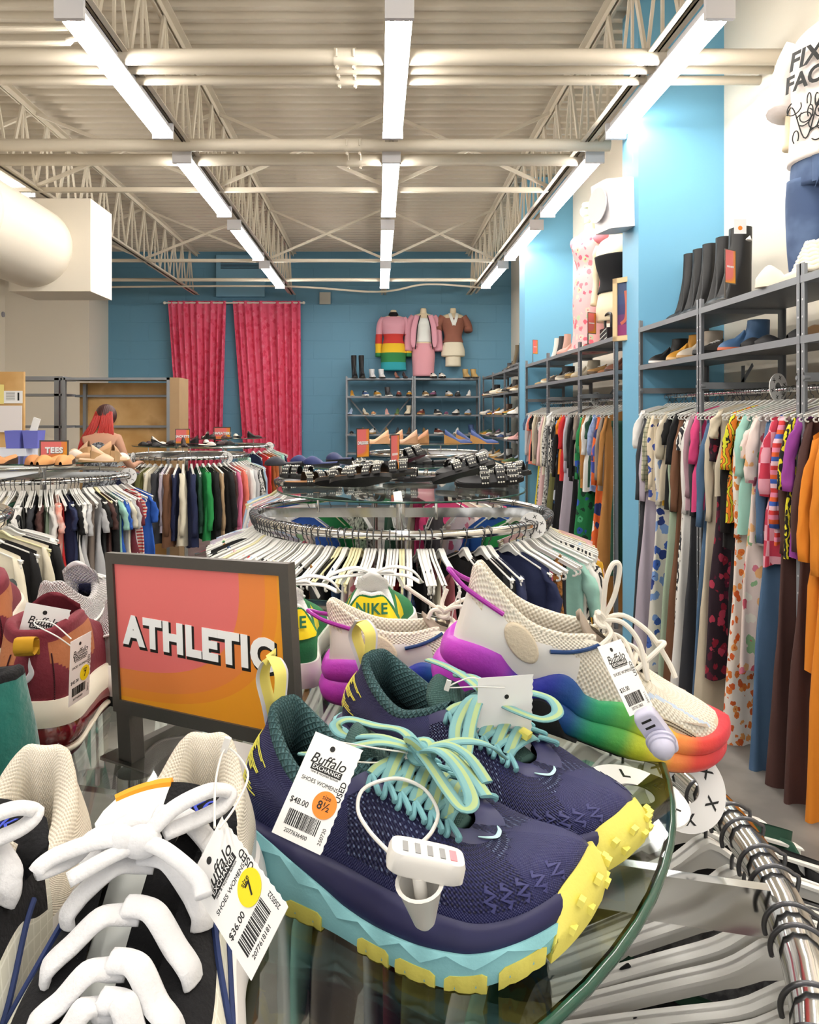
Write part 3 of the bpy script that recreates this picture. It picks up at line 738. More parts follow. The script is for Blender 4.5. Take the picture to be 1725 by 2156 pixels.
# security tag on the front navy shoe
t = thing('security_tag', 'white security tag with cord loop and cone on the front navy shoe', 'security tag', at(897, 1812, .452))
c = V(t.location)
P = [at(820, 1795, .46), at(778, 1750, .478), at(754, 1706, .495), at(763, 1664, .51), at(806, 1643, .52), at(850, 1641, .53), at(896, 1664, .53), at(922, 1710, .515), at(910, 1750, .49), at(884, 1778, .465)]
MB().tube(smooth_path([p-c for p in P], 6), .0013, 8).build('cord', m_wplast, t)
Mx = Matrix.Rotation(.21, 3, 'Y')
mb = MB(); pts = []
for i in range(28): a = 2*PI*i/28; pts.append((math.copysign(abs(math.cos(a))**.35, math.cos(a))*.0232, math.copysign(abs(math.sin(a))**.5, math.sin(a))*.011))
mb.rings([[Mx @ V((x*s_, y*s_, z)) for x, y in pts] for s_, z in ((.9, -.0065), (1, -.005), (1, .003), (.95, .006), (.8, .007))])
mb.build('plate', m_wplast, t, 50)
mb = MB()
for i in range(4): mb.box(Mx @ V((-.014+.0075*i, -.002, .0072)), (.0032, .010, .0006), Mx)
mb.build('slot_marks', mat('grey_print', '#8f8f8f', .5), t, 0); MB().box(Mx @ V((.0150, -.002, .0072)), (.004, .010, .0006), Mx).build('red_mark', mat('pink_print', '#e08a94', .5), t, 0)
b = MB(); ax = V((-.12, -.25, 1)).normalized(); q = V((-.004, -.006, -.010))
b.lathe([(.001, -.031), (.004, -.0305), (.0065, -.027), (.0135, .0), (.0145, .001), (.012, .001), (.005, -.02)], q, ax, 24, cap=False); b.cyl(q-ax*.01, q+ax*.006, .004)
b.build('cone', m_wplast, t, 60)
t = thing('security_tag', 'lilac grey security tag with ribbed dome on the rainbow-soled shoe', 'security tag', at(1382, 1540, .66)); m_lil = mat('lilac_plastic', '#c9c7dd', .3)
Mx = Matrix.Rotation(.95, 3, 'Y') @ Matrix.Rotation(.35, 3, 'X') @ Matrix.Rotation(PI/2, 3, 'X')
mb = MB(); mb.rings([[Mx @ V((x*s_*.95, y*s_*.95, z)) for x, y in pts] for s_, z in ((.9, -.006), (1, -.004), (1, .004), (.93, .006), (.86, .0062))]); mb.build('plate', m_lil, t, 50)
mb = MB()
for i, x in enumerate((-.015, -.009, .013)): mb.rings([[Mx @ V((x+(a-.5)*.002, yy*(.5 if i < 2 else .8), .0066)) for a, yy in ((0, -.009), (0, .009), (1, .009), (1, -.009))], [Mx @ V((x+(a-.5)*.002, yy*(.5 if i < 2 else .8), .0058)) for a, yy in ((0, -.009), (0, .009), (1, .009), (1, -.009))]])
mb.build('slot_marks', m_ink, t, 0)
ax = (Mx @ V((0.3, 0, 1))).normalized(); MB().lathe([(.011, .004), (.0125, .006), (.0125, .008), (.011, .0085), (.0115, .010), (.0115, .012), (.010, .0125), (.0095, .017), (.0065, .021), (.001, .0225)], Mx @ V((.004, 0, 0)), ax, 24).build('dome', m_lil, t, 60)
# ================================================================ the other shoes on the front rack
def pose(o, rot, loc): o.rotation_euler = rot; o.location = (loc[0], loc[1], ZC+loc[2])
m_cknit = mat('cream_open_knit', '#e9e0cd', .75, bump=('knit', 170, .45)); mesh_dots(m_cknit, '#efe8d8', '#d3c7b1', 170, .5, 0)
m_cshell = mat('white_heel_shell', '#f1eeea', .3); m_suede = mat('beige_suede', '#d8cab2', .9, bump=('noise', 300, .5)); m_sued2 = mat('cream_trim', '#efe7d6', .6)
m_clin = mat('tan_lining', '#a8998a', .9); m_cord = mat('navy_cord', '#1d3d6e', .25); m_mag = mat('magenta_cord', '#a3309e', .3); m_blk = mat('black_rubber', '#1b1b1d', .6, bump=('noise', 200, .2))
m_rlace = mat('cream_round_lace', '#ece5d8', .8, bump=('knit', 300, .4))
m_rain = mat('rainbow_foam', '#2aa06a', .45, pat=('gradx', ['#c03fc4', '#a53ab8', '#4a2ea6', '#26309f', '#1d4f93', '#2b9d63', '#5db352', '#cfdb3c', '#f4e24a', '#f9924a', '#e0453e', '#cf3442'], 3.4, 0, 0, [0, .17, .24, .33, .44, .55, .63, .70, .76, .83, .92, 1.0]), bump=('noise', 250, .2))
RIMC = [(0, -.004, 0, .122), (.06, .002, .010, .124), (.14, .024, .022, .110), (.22, .055, .031, .093), (.36, .095, .031, .088), (.5, .130, .022, .092), (.62, .16, .018, .082), (.74, .19, .014, .070), (.8, .2, .011, .065), (.9, .205, .005, .061), (1, .206, 0, .060)]
def rainbow(label, sc, tan=False):
    S = Shoe(rim=RIMC, sc=sc, top=.038, topheel=.044, toetop=.026, spring=.016, flare=.004, curve=.004)
    t = thing('chunky_trainer', label, 'shoe', group='pair of rainbow-soled trainers')
    def slot(sd, u, v):
        if u < .42 and v < .60+.2*(u > .1)-1.6*max(0, u-.30): return 1
        if .60 < u < .86 and v < .30*math.sin(PI*(u-.58)/.30): return 2
        if u > .93 and v < .34: return 2
        if v > .90 and u > .45: return 3
        if .62 < u < .9 and abs(v-.42-.28*math.sin(PI*(u-.58)/.32)+.1) < .035: return 4
        return 0
    S.upper(slot, 64, 24).build('upper', [m_cknit, m_cshell, m_suede, m_sued2, mat('pale_blue_trim', '#c5d3e6', .4)], t, 180)
    zt = lambda u: S.zt(u)+.006+.012*math.sin(PI*min(1, u/.3))*(u < .3)-.008*math.sin(PI*(u-.2)/.12)*(.2 < u < .32)+.012*math.sin(PI*(u-.32)/.14)*(.32 < u < .46)+.010*math.sin(PI*(u-.5)/.25)*(.5 < u < .75)+.008*max(0, (u-.85)/.15)
    mb = MB()
    for k in range(2):
        a, b = (0, .5)[k], (.53, 1)[k]
        merge(mb, S.band(lambda u, a=a: S.zb(u)+.003+(zt(u)-S.zb(u)-.003)*a, lambda u, b=b: S.zb(u)+.003+(zt(u)-S.zb(u)-.003)*min(1, b), .008-.002*k, .006-.003*k, bulge=.004, k=6, nt=70))
    mb.build('midsole', m_rain, t, 180, label='rainbow gradient midsole, magenta heel to red toe')
    mb = S.band(lambda u: S.zb(u), lambda u: S.zb(u)+.004, .004, .005, nt=70); merge(mb, S.bottom()); mb.build('outsole', m_blk, t, 60)
    for sd in (-1, 1):
        mb = MB(); n = 20; rs = []
        for i in range(n+1):
            u = .24+.24*i/n; hgt = .004+.026*max(0, math.sin(PI*min(1, (i/n)*1.15)))**1.2
            rs.append([S.out(sd, u, S.zb(u)-.0005, -.01), S.out(sd, u, S.zb(u)-.0005, .0095), S.out(sd, u, S.zb(u)+hgt*.5, .0125), S.out(sd, u, S.zb(u)+hgt, .0118), S.out(sd, u, S.zb(u)+hgt, 0)])
        mb.rings(rs); mb.build('outsole_wedge', m_blk, t, 40)
        a, b = S.surf(sd, .24, .66), S.surf(sd, .24, .66)
        mb = MB(); nn = S.norm(sd, .24, .62); cc = S.surf(sd, .24, .62); ax = (S.surf(sd, .28, .45)-S.surf(sd, .20, .8)).normalized(); ay = nn.cross(ax)
        mb.rings([[cc+ax*(.024*k*math.cos(q))+ay*(.013*k*math.sin(q))+nn*z for q in [2*PI*i/28 for i in range(28)]] for k, z in ((1, -.004), (1, .002), (.93, .0038), (.85, .0042))]); mb.build('suede_patch', m_suede, t, 60)
        P = smooth_path([S.surf(sd, u, v, .003) for u, v in ((.32, .60), (.38, .68), (.44, .76), (.49, .86))], 5); MB().tube(P, .0022, 8).build('side_cord', m_cord, t)
        mb = MB()
        for vv in (.0, .05):
            for i in range(34):
                u = .61+.24*i/33; v = (.26-vv)*math.sin(PI*(u-.58)/.30)
                if v > .01: mb.box(S.surf(sd, u, v, .0006), (.0016, .0012, .0008), rotm(0, 0, 0))
        mb.build('stitching', mat('dark_stitch', '#5d4c3c', .8), t, 0)
    P = smooth_path([S.surf(-1, .17, .78, .004), S.P(-.004, -.016, .104), S.P(-.022, -.006, .112), S.P(-.024, .004, .112), S.P(-.006, .016, .104), S.surf(1, .17, .78, .004)], 6)
    MB().tube(P, .0026, 8).build('heel_cord', m_mag, t, label='magenta heel cord')
    S.lining(pad=.006, tmax=.5).build('collar', m_cknit if not tan else m_cknit, t, 180); S.insole(.05).build('insole', m_clin, t)
    S.tongue(w=.022, tip=(.112, .108), th=.006, up=.008).build('tongue', m_clin, t, 180)
    def E(sd, i, l=.004, v=.93): return S.surf(sd, .52+.06*i, v)+S.norm(sd, .52+.06*i, v)*l
    for i in range(4):
        for sd in (-1, 1):
            MB().lathe([(.0045, 0), (.0055, .001), (.0055, .002), (.003, .0026)], E(sd, i, 0, .86), S.norm(sd, .52+.06*i, .86), 14).build('eyelet', m_sued2, t)
            a, b = E(sd, i, .003, .86), E(-sd, min(3, i+1), .003, .86); m = (a+b)/2+V((0, 0, .010+.002*sd)); MB().tube(smooth_path([a, a*.6+m*.4+V((0, 0, .003)), m, b*.6+m*.4+V((0, 0, .003)), b], 4), .0027, 8).build('lace', m_rlace, t)
    k = (E(1, 0)+E(-1, 0))/2+V((-.002, 0, .016))
    def cord(pts): MB().tube(smooth_path([k+V(p) for p in pts], 6), .0027, 8).build('lace_bow', m_rlace, t)
    if not tan:
        cord([(0, 0, 0), (-.006, 0, .02), (-.012, .0, .045), (-.010, .003, .062), (-.002, .004, .060), (.003, .002, .03), (0, 0, 0)])
        cord([(0, 0, 0), (.016, -.010, .008), (.036, -.018, -.004), (.048, -.030, -.026), (.052, -.034, -.034)]); cord([(0, 0, 0), (.02, .004, .010), (.05, -.002, .002), (.075, -.012, -.018), (.085, -.02, -.03)]); cord([(0, 0, 0), (.008, -.014, -.006), (-.002, -.024, -.018)])
        cord([(.04, -.028, -.03), (.056, -.02, -.008), (.064, -.012, .0), (.06, -.004, -.006)])
    else:
        cord([(0, 0, 0), (-.02, 0, .014), (-.048, .004, .032)]); cord([(0, 0, 0), (.0, .004, .012), (.006, .006, .028)]); cord([(0, 0, 0), (.018, -.014, .012), (.038, -.02, .008), (.052, -.022, -.002)]); cord([(0, 0, 0), (.03, .01, .014), (.06, .012, .012), (.075, .004, .004)])
        cord([(0, 0, 0), (-.014, -.010, .006), (-.02, -.012, -.004)])
    kb = MB()
    for a in range(3): kb.tube([k+V((.0072*math.cos(q+a), .007*math.sin(q)*math.cos(a), .0085*math.sin(q)*(.5+.2*a))) for q in [2*PI*i/16 for i in range(16)]], .0028, 8, loop=True)
    kb.build('lace_knot', m_rlace, t); return t
SHOE_C = rainbow('white mesh trainer with rainbow sole, raised heel, tagged, toe over glass edge', (1.06, .86, 1.12)); pose(SHOE_C, (.22, .29, .02), (.064, .818, -.288))
SHOE_D = rainbow('tan mesh trainer with magenta heel cord, behind the rear navy shoe', (1.04, .9, .96), True); pose(SHOE_D, (.06, .02, .08), (-.062, .945, -.352))
# ---- green and yellow retro trainers, heels towards us
m_grn = mat('green_suede', '#1f7041', .8, bump=('noise', 300, .3)); m_yl = mat('yellow_leather', '#f6dc14', .45, bump=('noise', 120, .15)); m_wsole = mat('white_rubber', '#efebe8', .5); m_wlace = mat('white_lace', '#f4f3f1', .8, bump=('knit', 400, .4))
m_gtext = mat('green_print', '#14613f', .6)
RIMN = [(0, .012, 0, .090), (.08, .02, .015, .090), (.16, .040, .027, .074), (.30, .078, .031, .060), (.42, .108, .027, .068), (.50, .125, .02, .078), (.62, .155, .016, .072), (.74, .184, .013, .062), (.80, .194, .010, .057), (.90, .199, .005, .054), (1, .2, 0, .053)]
def retro(label):
    S = Shoe(rim=RIMN, sc=(1, 1.1, 1.12), top=.022, topheel=.028, toetop=.018, spring=.008, heelspring=.004); t = thing('retro_trainer', label, 'shoe', group='pair of green and yellow trainers')
    S.upper(lambda sd, u, v: 1 if (.3 < u < .5 and .2 < v < .75) else 0, 50, 14).build('upper', [m_grn, m_yl], t, 180)
    S.band(lambda u: S.zb(u), lambda u: S.zt(u)+.003, .005, .003, bulge=.002).build('midsole', m_wsole, t, 60); merge(S.bottom(), MB()).build('outsole', m_wsole, t)
    S.lining(pad=.005, zin=.03).build('collar', m_wlace, t, 180); S.insole(.032).build('insole', m_wsole, t)
    # heel patch: yellow, winged
    mb = MB(); n = 24; m = 8; rs = []
    for j in range(m+1):
        row = []
        for i in range(n+1):
            q = -1+2*i/n; sd = -1 if q < 0 else 1; e = abs(q); lo = .34+.20*e**2; hi = .97-.30*max(0, e-.45)/.55 if e < 2 else 0
            if e > .82: m_ = (lo+hi)/2; f = ((e-.82)/.18); lo = lo+(m_-.02-lo)*f; hi = hi+(m_+.02-hi)*f
            vv = lo+(hi-lo)*j/m; p_ = S.surf(sd, max(.001, e*.175), vv); d_ = p_-S.P(.045, 0, p_.z/1.12); d_.z = 0; row.append(p_+d_.normalized()*.003)
        rs.append(row)
    mb.rings(rs, closed=False, cap=False, uvs=lambda i, j: (j*.01, i*.01)); mb.build('heel_patch', m_yl, t, 180, label='yellow heel patch lettered NIKE')
    hz = S.surf(1, 0, .70)+V((-.0035, 0, 0)); sl = (S.surf(1, 0, .8)-S.surf(1, 0, .6)).normalized()
    Mx = Matrix((V((0, -1, 0)), sl, V((-1, 0, 0)).normalized())).transposed().to_4x4(); Mx.translation = hz
    tb = text_mb('NIKE', .019, .0003, .0005, spacing=1.1); 
    tb.v = [(x, y*1.1, z-(x*26)**2*.0085) for x, y, z in tb.v]; b = MB(); merge(b, tb, Mx); b.build('lettering', m_gtext, t, 0)
    S.tongue(w=.022, tip=(.105, .100), th=.007).build('tongue', m_wlace, t, 180)
    for i in range(5):
        sd = 1 if i % 2 else -1; a, b_ = S.surf(sd, .51+.05*i, .9, .003), S.surf(-sd, .53+.05*i, .9, .003); c = (a+b_)/2+V((0, 0, .008)); MB().strap(smooth_path([a, c, b_], 6), .008, .003, ups=V((.2, 0, 1))).build('lace', m_wlace, t)
    k = S.P(.122, 0, .098)
    for pts in ([(0, 0, 0), (-.01, .025, .010), (-.02, .055, .004), (-.01, .072, -.012), (.01, .06, -.01), (0, 0, 0)], [(0, 0, 0), (-.01, -.03, .012), (-.01, -.06, .006), (.0, -.074, -.014), (.012, -.05, -.006), (0, 0, 0)], [(0, 0, 0), (.01, .03, .002), (.012, .05, -.02)], [(0, 0, 0), (.01, -.03, 0), (.014, -.046, -.024)]):
        MB().strap(smooth_path([k+V(p) for p in pts], 6), .0085, .0028, ups=V((-.3, 0, 1))).build('lace_bow', m_wlace, t)
    MB().ball(k, .008, 10).build('lace_knot', m_wlace, t); return t
o = retro('green and yellow trainer, heel facing out, right one showing its full lettering'); pose(o, (0, 0, PI/2-.05), (-.008, 1.035, -.353))
o = retro('green and yellow trainer, heel facing out, half hidden by the orange sign'); pose(o, (0, 0, PI/2+.1), (-.112, .965, -.353))
# ---- white and black trainers with fat white laces, toes towards us
m_blkf = mat('black_felt', '#0e0e11', .95, bump=('noise', 350, .6)); m_rip = mat('pale_ripstop', '#d9d8c8', .35, pat=('check', ['#d2d1be'], 1)); 
t_ = NT(m_rip); co = t_.coord('UV', (110, 110, 1)); sp = t_.new('SeparateXYZ'); t_.link(co, sp.inputs[0]); g = t_.math('MAXIMUM', t_.math('GREATER_THAN', t_.math('FRACT', sp.outputs[0]), .88), t_.math('GREATER_THAN', t_.math('FRACT', sp.outputs[1]), .88)); t_.link(t_.mix(g, lin('#dbd9c9'), lin('#eeecdf')), t_.b.inputs['Base Color'])
m_knitc = mat('cream_towelling', '#e6ddca', .95, bump=('knit', 330, .4)); mesh_dots(m_knitc, '#ece4d4', '#d9cdb6', 330, .5, 0); m_fat = mat('fat_white_lace', '#dfdfe1', .9, bump=('noise', 300, .5), sheen=.4); m_or = mat('orange_trim', '#f2a11c', .6); m_wt = mat('white_tongue', '#eef1ec', .7); m_nvst = mat('navy_stitching', '#22325f', .8)
RIMG = [(0, .008, 0, .098), (.07, .014, .016, .098), (.15, .034, .028, .080), (.28, .072, .032, .066), (.40, .100, .030, .074), (.48, .112, .024, .090), (.60, .150, .020, .081), (.72, .186, .017, .067), (.80, .205, .013, .059), (.90, .214, .006, .055), (1, .216, 0, .054)]
def felt(label, left):
    S = Shoe(rim=RIMG, sc=(1.0, 1.12, 1.15), top=.030, topheel=.034, toetop=.026, spring=.010, curve=.004 if left else -.004); t = thing('laced_trainer', label, 'shoe', group='pair of white and black trainers with fat laces')
    def slot(sd, u, v):
        if v > .52 and u > .38: return 1
        if u < .36 and v > .35: return 2
        if u < .36: return 3
        return 0
    S.upper(slot, 60, 24).build('upper', [m_rip, m_blkf, m_knitc, m_cshell], t, 180)
    S.band(lambda u: S.zb(u)+.004, lambda u: S.zt(u)+.004, .006, .003, bulge=.003).build('midsole', m_wsole, t, 60); mb = S.bottom(); merge(mb, S.band(lambda u: S.zb(u), lambda u: S.zb(u)+.005, .004, .005)); mb.build('outsole', m_blk, t, 50)
    S.lining(pad=.010, zin=.036).build('collar', m_knitc, t, 180, label='thick cream towelling collar'); S.insole(.038).build('insole', mat('grey_insole', '#6b6b6b', .9), t)
    for sd in (-1, 1):
        P = smooth_path([S.surf(sd, u, v, .0015) for u, v in ((.42, .66), (.46, .45), (.54, .25), (.62, .2), (.645, .3), (.60, .5), (.56, .62))], 8); MB().tube(P, .0018, 6).build('side_stitch', m_nvst, t)
    # tongue: white left field, black right field, orange edge
    mb = MB(); rs = []; k = 16
    for i in range(k+1):
        u = i/k; x = .084+(.205-.084)*u; zc = interp([(.084, .106), (.10, .099), (.12, .088), (.15, .077), (.19, .063), (.215, .053)], x)[0]-.002; w = (.040 if u < .12 else .040-.016*min(1, (u-.12)*4))*(1-.2*u)*min(1, .80+u*2)
        rs.append([S.P(x+.008*(a*a if u < .2 else 0), a*w, zc-.006*a*a-.0) for a in [-1+q/10 for q in range(21)]])
    mb.rings(rs, closed=False, cap=False); rs2 = [[p-V((0, 0, .007)) for p in r] for r in rs]; mb.rings(rs2, closed=False, cap=False)
    for k2 in range(len(mb.f)): mb.mi[k2] = 1 if (k2 % 20) >= 9 else 0
    if left: pass
    mb.build('tongue', [m_wt, m_blkf], t, 180)
    e = [rs[0][q] for q in range(21)]; mb = MB(); mb.tube([p+V((-.001, 0, -.002)) for p in e[:10]], .0042, 8); mb.build('tongue_edge', m_or, t)
    b = MB(); merge(b, text_mb('nike', .018, .0002, 0, shear=.35), Matrix.Translation(rs[2][13]+V((.001, 0, .0028))) @ Matrix.Rotation(PI/2, 4, 'Z') @ Matrix.Rotation(.3, 4, 'X')); b.tube([rs[2][13]+V((.004, -.001, .001)), rs[2][12]+V((.001, .0, .001)), rs[2][13]+V((-.005, .002, .001)), rs[2][15]+V((-.004, 0, .001))], .0004, 5); b.build('tongue_script', mat('blue_thread', '#2b3fb0', .6), t, 0, label='blue script on the tongue')
    def E(sd, i, l=.006, v=.90): return S.surf(sd, .50+.052*i, v)+S.norm(sd, .50+.052*i, v)*l
    for i in range(5):
        for sd in (-1, 1):
            i_ = i*1.62+.5; a = E(sd, i_, .000, .73); a2 = E(sd, i_, .0045, .77); m0 = E(sd, i_-.05, .006, .83); m1 = E(sd, i_-.12, .007, .91); c = (E(1, i_-.55, 0, 1)+E(-1, i_-.55, 0, 1))/2+V((0, sd*.005, .010+.002*sd)); P = smooth_path([a, a2, m0, m1, m1*.45+c*.55+V((0, 0, .005)), c, c+V((-.002, -sd*.009, -.001))], 5); MB().strap(P, .0135, .0060, ups=[V((.3, sd*.5*(1-q/(len(P)-1)), 1)) for q in range(len(P))], pw=.9).build('lace', m_fat, t, 180)
    kk = (E(1, 0)+E(-1, 0))/2+V((.024, -.002, .012))
    def bow(pts, w=.0125): MB().strap(smooth_path([kk+V(p)*.9 for p in pts], 6), w*.85, .0055, ups=V((.3, 0, 1)), pw=.85).build('lace_bow', m_fat, t, 180)
    bow([(0, 0, 0), (-.012, .016, .014), (-.028, .036, .018), (-.036, .046, .012), (-.026, .040, .006), (-.006, .012, .002)])
    bow([(0, 0, 0), (.006, -.022, .004), (.016, -.046, .0), (.022, -.054, -.006), (.008, -.040, -.006), (-.006, -.03, 0), (-.006, -.012, .002)])
    bow([(0, 0, 0), (.012, .018, .002), (.022, .040, -.008), (.030, .046, -.014)], .011); bow([(0, 0, 0), (.014, -.016, -.002), (.026, -.034, -.008)], .011)
    MB().ball(kk, .0095, 14, (1, 1.2, .9)).ball(kk+V((.002, -.009, .001)), .008, 12).build('lace_knot', m_fat, t, 180); return t
o = felt('white and black trainer with fat white laces and size 7 tag, bottom left', False); pose(o, (0, 0, -PI/2-.02), (-.122, .565, -.353))
o = felt('white and black trainer with fat white laces, cut off by the left edge', True); pose(o, (0, 0, -PI/2-.04), (-.232, .545, -.353))
# ---- maroon trainers
m_mar = mat('maroon_suede', '#6d1f2c', .85, bump=('noise', 250, .4)); m_rust = mat('rust_nubuck', '#a3623b', .8, bump=('noise', 200, .4)); m_air = mat('red_air_sole', '#6a0f16', .05, coat=1, spec=.8); m_crm = mat('cream_rubber', '#eee6d4', .5)
RIMM = [(0, .012, 0, .118), (.08, .02, .018, .118), (.16, .040, .030, .122), (.30, .078, .033, .120), (.42, .108, .030, .116), (.50, .125, .022, .110), (.62, .155, .018, .10), (.74, .184, .015, .086), (.80, .194, .010, .078), (.90, .199, .005, .074), (1, .2, 0, .072)]
def maroon(label):
    S = Shoe(rim=RIMM, sc=(1, 1.12, 1.05), top=.046, topheel=.056, toetop=.034, spring=.008, heelspring=.002); t = thing('maroon_trainer', label, 'shoe', group='pair of maroon trainers')
    S.upper(lambda sd, u, v: 1 if (.055 < u < .40 and .42+.1*math.sin(u*30) < v < .88) or (.12 < u < .2 and v < .2) else 0, 70, 26).build('upper', [m_mar, m_rust], t, 180)
    S.band(lambda u: S.zb(u)+.010, lambda u: S.zt(u)-.018, .006, .006, bulge=.004).build('air_unit', m_air, t, 60, label='glossy dark red air cushion')
    S.band(lambda u: S.zt(u)-.020, lambda u: S.zt(u)+.004, .008, .003, bulge=.002).build('midsole', m_crm, t, 60); S.band(lambda u: S.zb(u)+.006, lambda u: S.zb(u)+.011, .008, .008, bulge=.001).build('rand', m_crm, t, 60)
    mb = S.band(lambda u: S.zb(u), lambda u: S.zb(u)+.007, .005, .006); merge(mb, S.bottom()); mb.build('outsole', mat('maroon_rubber', '#4a141c', .5), t, 50)
    S.lining(pad=.008, zin=.06).build('collar', m_mar, t, 180); S.insole(.062).build('insole', m_inside, t); S.tongue(w=.026, tip=(.10, .14)).build('tongue', m_mar, t, 180)
    a = S.surf(1, 0, .94); P = smooth_path([a+V((-.001, 0, -.022)), a+V((-.003, 0, -.004)), a+V((-.005, 0, .004)), a+V((-.020, 0, .008)), a+V((-.024, 0, -.002)), a+V((-.018, 0, -.009)), a+V((-.004, 0, -.006))], 6)
    MB().strap(P, .019, .002, ups=V((-.6, 0, .8))).build('heel_tab', mat('yellow_ribbed_tab', '#e6ac1e', .7, bump=('knit', 300, .6)), t, label='yellow ribbed heel tab')
    mb = MB(); P = smooth_path([S.surf(1, .0, v)+V((-.003, y, 0)) for v, y in ((.63, -.001), (.5, -.002), (.36, -.004), (.27, .001), (.28, .007), (.33, .013))], 6)
    mb.strap([p+V((-.001, 0, 0)) for p in P], [.0008+.0055*math.sin(PI*min(1, i/(len(P)-1)*1.0))**1.5 for i in range(len(P))], .001, ups=V((-1, 0, 0))); mb.build('swoosh', mat('silver_thread', '#d8d4d8', .4), t, label='small silver swoosh')
    mb = MB()
    for sd in (-1, 1):
        for i in range(26): mb.box(S.surf(sd, .065, .06+.024*i, .0006), (.0012, .0012, .0014))
    mb.build('stitching', mat('dark_maroon_thread', '#3d0f18', .9), t, 0); return t
o = maroon('maroon trainer with yellow heel tab and rust patches, heel facing out'); pose(o, (0, 0, PI/2+.12), (-.352, .765, -.353))
o = maroon('second maroon trainer at the left edge behind its mate, collar showing'); pose(o, (.0, -.1, PI/2+.5), (-.452, .86, -.33))
# ---- white and grey trainers
m_wk = mat('white_mesh_fabric', '#e6e1e2', .7, bump=('knit', 200, .9)); m_gsu = mat('grey_suede', '#8d8886', .9, bump=('noise', 300, .3))
def whiteg(label):
    S = Shoe(rim=[(a, b, c, d+.012) for a, b, c, d in RIMN], sc=(1, 1.1, 1.15), top=.032, topheel=.038, toetop=.026, spring=.01); t = thing('white_grey_trainer', label, 'shoe', group='pair of white and grey trainers')
    S.upper(lambda sd, u, v: 1 if v < .36+.12*math.sin(u*20) else 0, 60, 20).build('upper', [m_wk, m_gsu], t, 180)
    for sd in (-1, 1): MB().tube([S.surf(sd, i/40*.6, .36+.12*math.sin(i/40*.6*20), .0015) for i in range(41)], .0016, 6).build('piping', m_wlace, t)
    S.band(lambda u: S.zb(u)+.012, lambda u: S.zt(u)+.006, .009, .004, bulge=.004).build('midsole', m_wsole, t, 60); mb = S.band(lambda u: S.zb(u), lambda u: S.zb(u)+.014, .004, .008); merge(mb, S.bottom()); mb.build('outsole', m_blk, t, 50)
    S.lining(pad=.007).build('collar', m_wk, t, 180); S.insole(.042).build('insole', mat('blue_insole', '#24379a', .8), t, label='bright blue insole'); S.tongue(w=.025, tip=(.10, .115)).build('tongue', m_wk, t, 180)
    for i in range(5):
        sd = 1 if i % 2 else -1; a, b_ = S.surf(sd, .51+.05*i, .9, .003), S.surf(-sd, .53+.05*i, .9, .003); c = (a+b_)/2+V((0, 0, .006)); MB().strap(smooth_path([a, c, b_], 6), .008, .003, ups=V((.2, 0, 1))).build('lace', m_wlace, t)
    return t
o = whiteg('white and grey mesh trainer with black outsole, left of the orange sign'); pose(o, (0, 0, 1.0), (-.335, .92, -.353))
o = whiteg('white trainer partly hidden behind the maroon shoe and a cream tag'); pose(o, (0, 0, 1.5), (-.445, 1.02, -.353))
# ---- teal suede shoes
m_ts = mat('teal_suede', '#1c6e64', .95, bump=('noise', 120, .8), var=.35, sheen=.4)
RIMT = [(0, .01, 0, .106), (.08, .018, .018, .106), (.16, .04, .030, .100), (.30, .078, .034, .094), (.42, .108, .032, .092), (.50, .125, .022, .088), (.62, .155, .015, .082), (.74, .184, .01, .072), (.80, .194, .008, .066), (.90, .199, .004, .063), (1, .2, 0, .062)]
def teal(label):
    S = Shoe(rim=RIMT, sc=(1, 1.05, 1.12), top=.012, topheel=.014, toetop=.01, spring=.004); t = thing('suede_boot', label, 'boot', group='pair of teal suede boots')
    S.upper(None, 50, 16).build('upper', m_ts, t, 180); mb = S.band(lambda u: S.zb(u), lambda u: S.zt(u)+.004, .004, .003, bulge=.001); merge(mb, S.bottom()); mb.build('sole', m_ts, t, 50)
    S.lining(pad=.010, zin=.02).build('collar', m_blkf, t, 180, label='black padded collar'); S.insole(.02).build('insole', m_inside, t); S.tongue(w=.024, tip=(.1, .11)).build('tongue', m_ts, t, 180); return t
o = teal('teal suede boot with black collar at the left edge, heel showing'); pose(o, (0, 0, PI-.35), (-.308, .665, -.353))
o = teal('lower teal suede boot cut off at the left edge'); pose(o, (0, 0, PI-.0), (-.290, .56, -.353))
# ================================================================ category signs
m_frame = mat('sign_frame_steel', '#57534f', .4, .5, bump=('noise', 30, .05))
def sign_mat():
    m = mat('sunset_sign_print', '#ee7a3a', .35); t = NT(m); co = t.coord('Object'); sp = t.new('SeparateXYZ'); t.link(co, sp.inputs[0])
    # concentric bands around the upper left corner, local units of the sign (width 1)
    x = t.math('SUBTRACT', sp.outputs[0], .05); y = t.math('SUBTRACT', sp.outputs[2], .63)
    xr = t.math('POWER', t.math('MULTIPLY', t.math('MAXIMUM', x, 0), 1.43), 2.8); yd = t.math('POWER', t.math('MULTIPLY', t.math('MAXIMUM', t.math('MULTIPLY', y, -1), 0), 2.27), 2.8)
    d = t.math('MULTIPLY', t.math('POWER', t.math('ADD', xr, yd), .357), .6)
    c = t.ramp(d, [(0, lin('#ee8074')), (.6, lin('#ee9245')), (.71, lin('#f09a33')), (.76, lin('#f2a82c'))])
    c2 = t.ramp(d, [(0, lin('#d9446c')), (.6, lin('#df5c44')), (.71, lin('#e36f2a')), (.76, lin('#e67f1f'))])
    f = t.math('MULTIPLY', t.math('SUBTRACT', g, .12), 2.0, True); t.link(t.mix(f, c2, c), t.b.inputs['Base Color']); return m
M_SIGN = sign_mat(); m_sw = mat('sign_white_ink', '#ffffff', .5); m_sb = mat('sign_black_ink', '#14100f', .5)
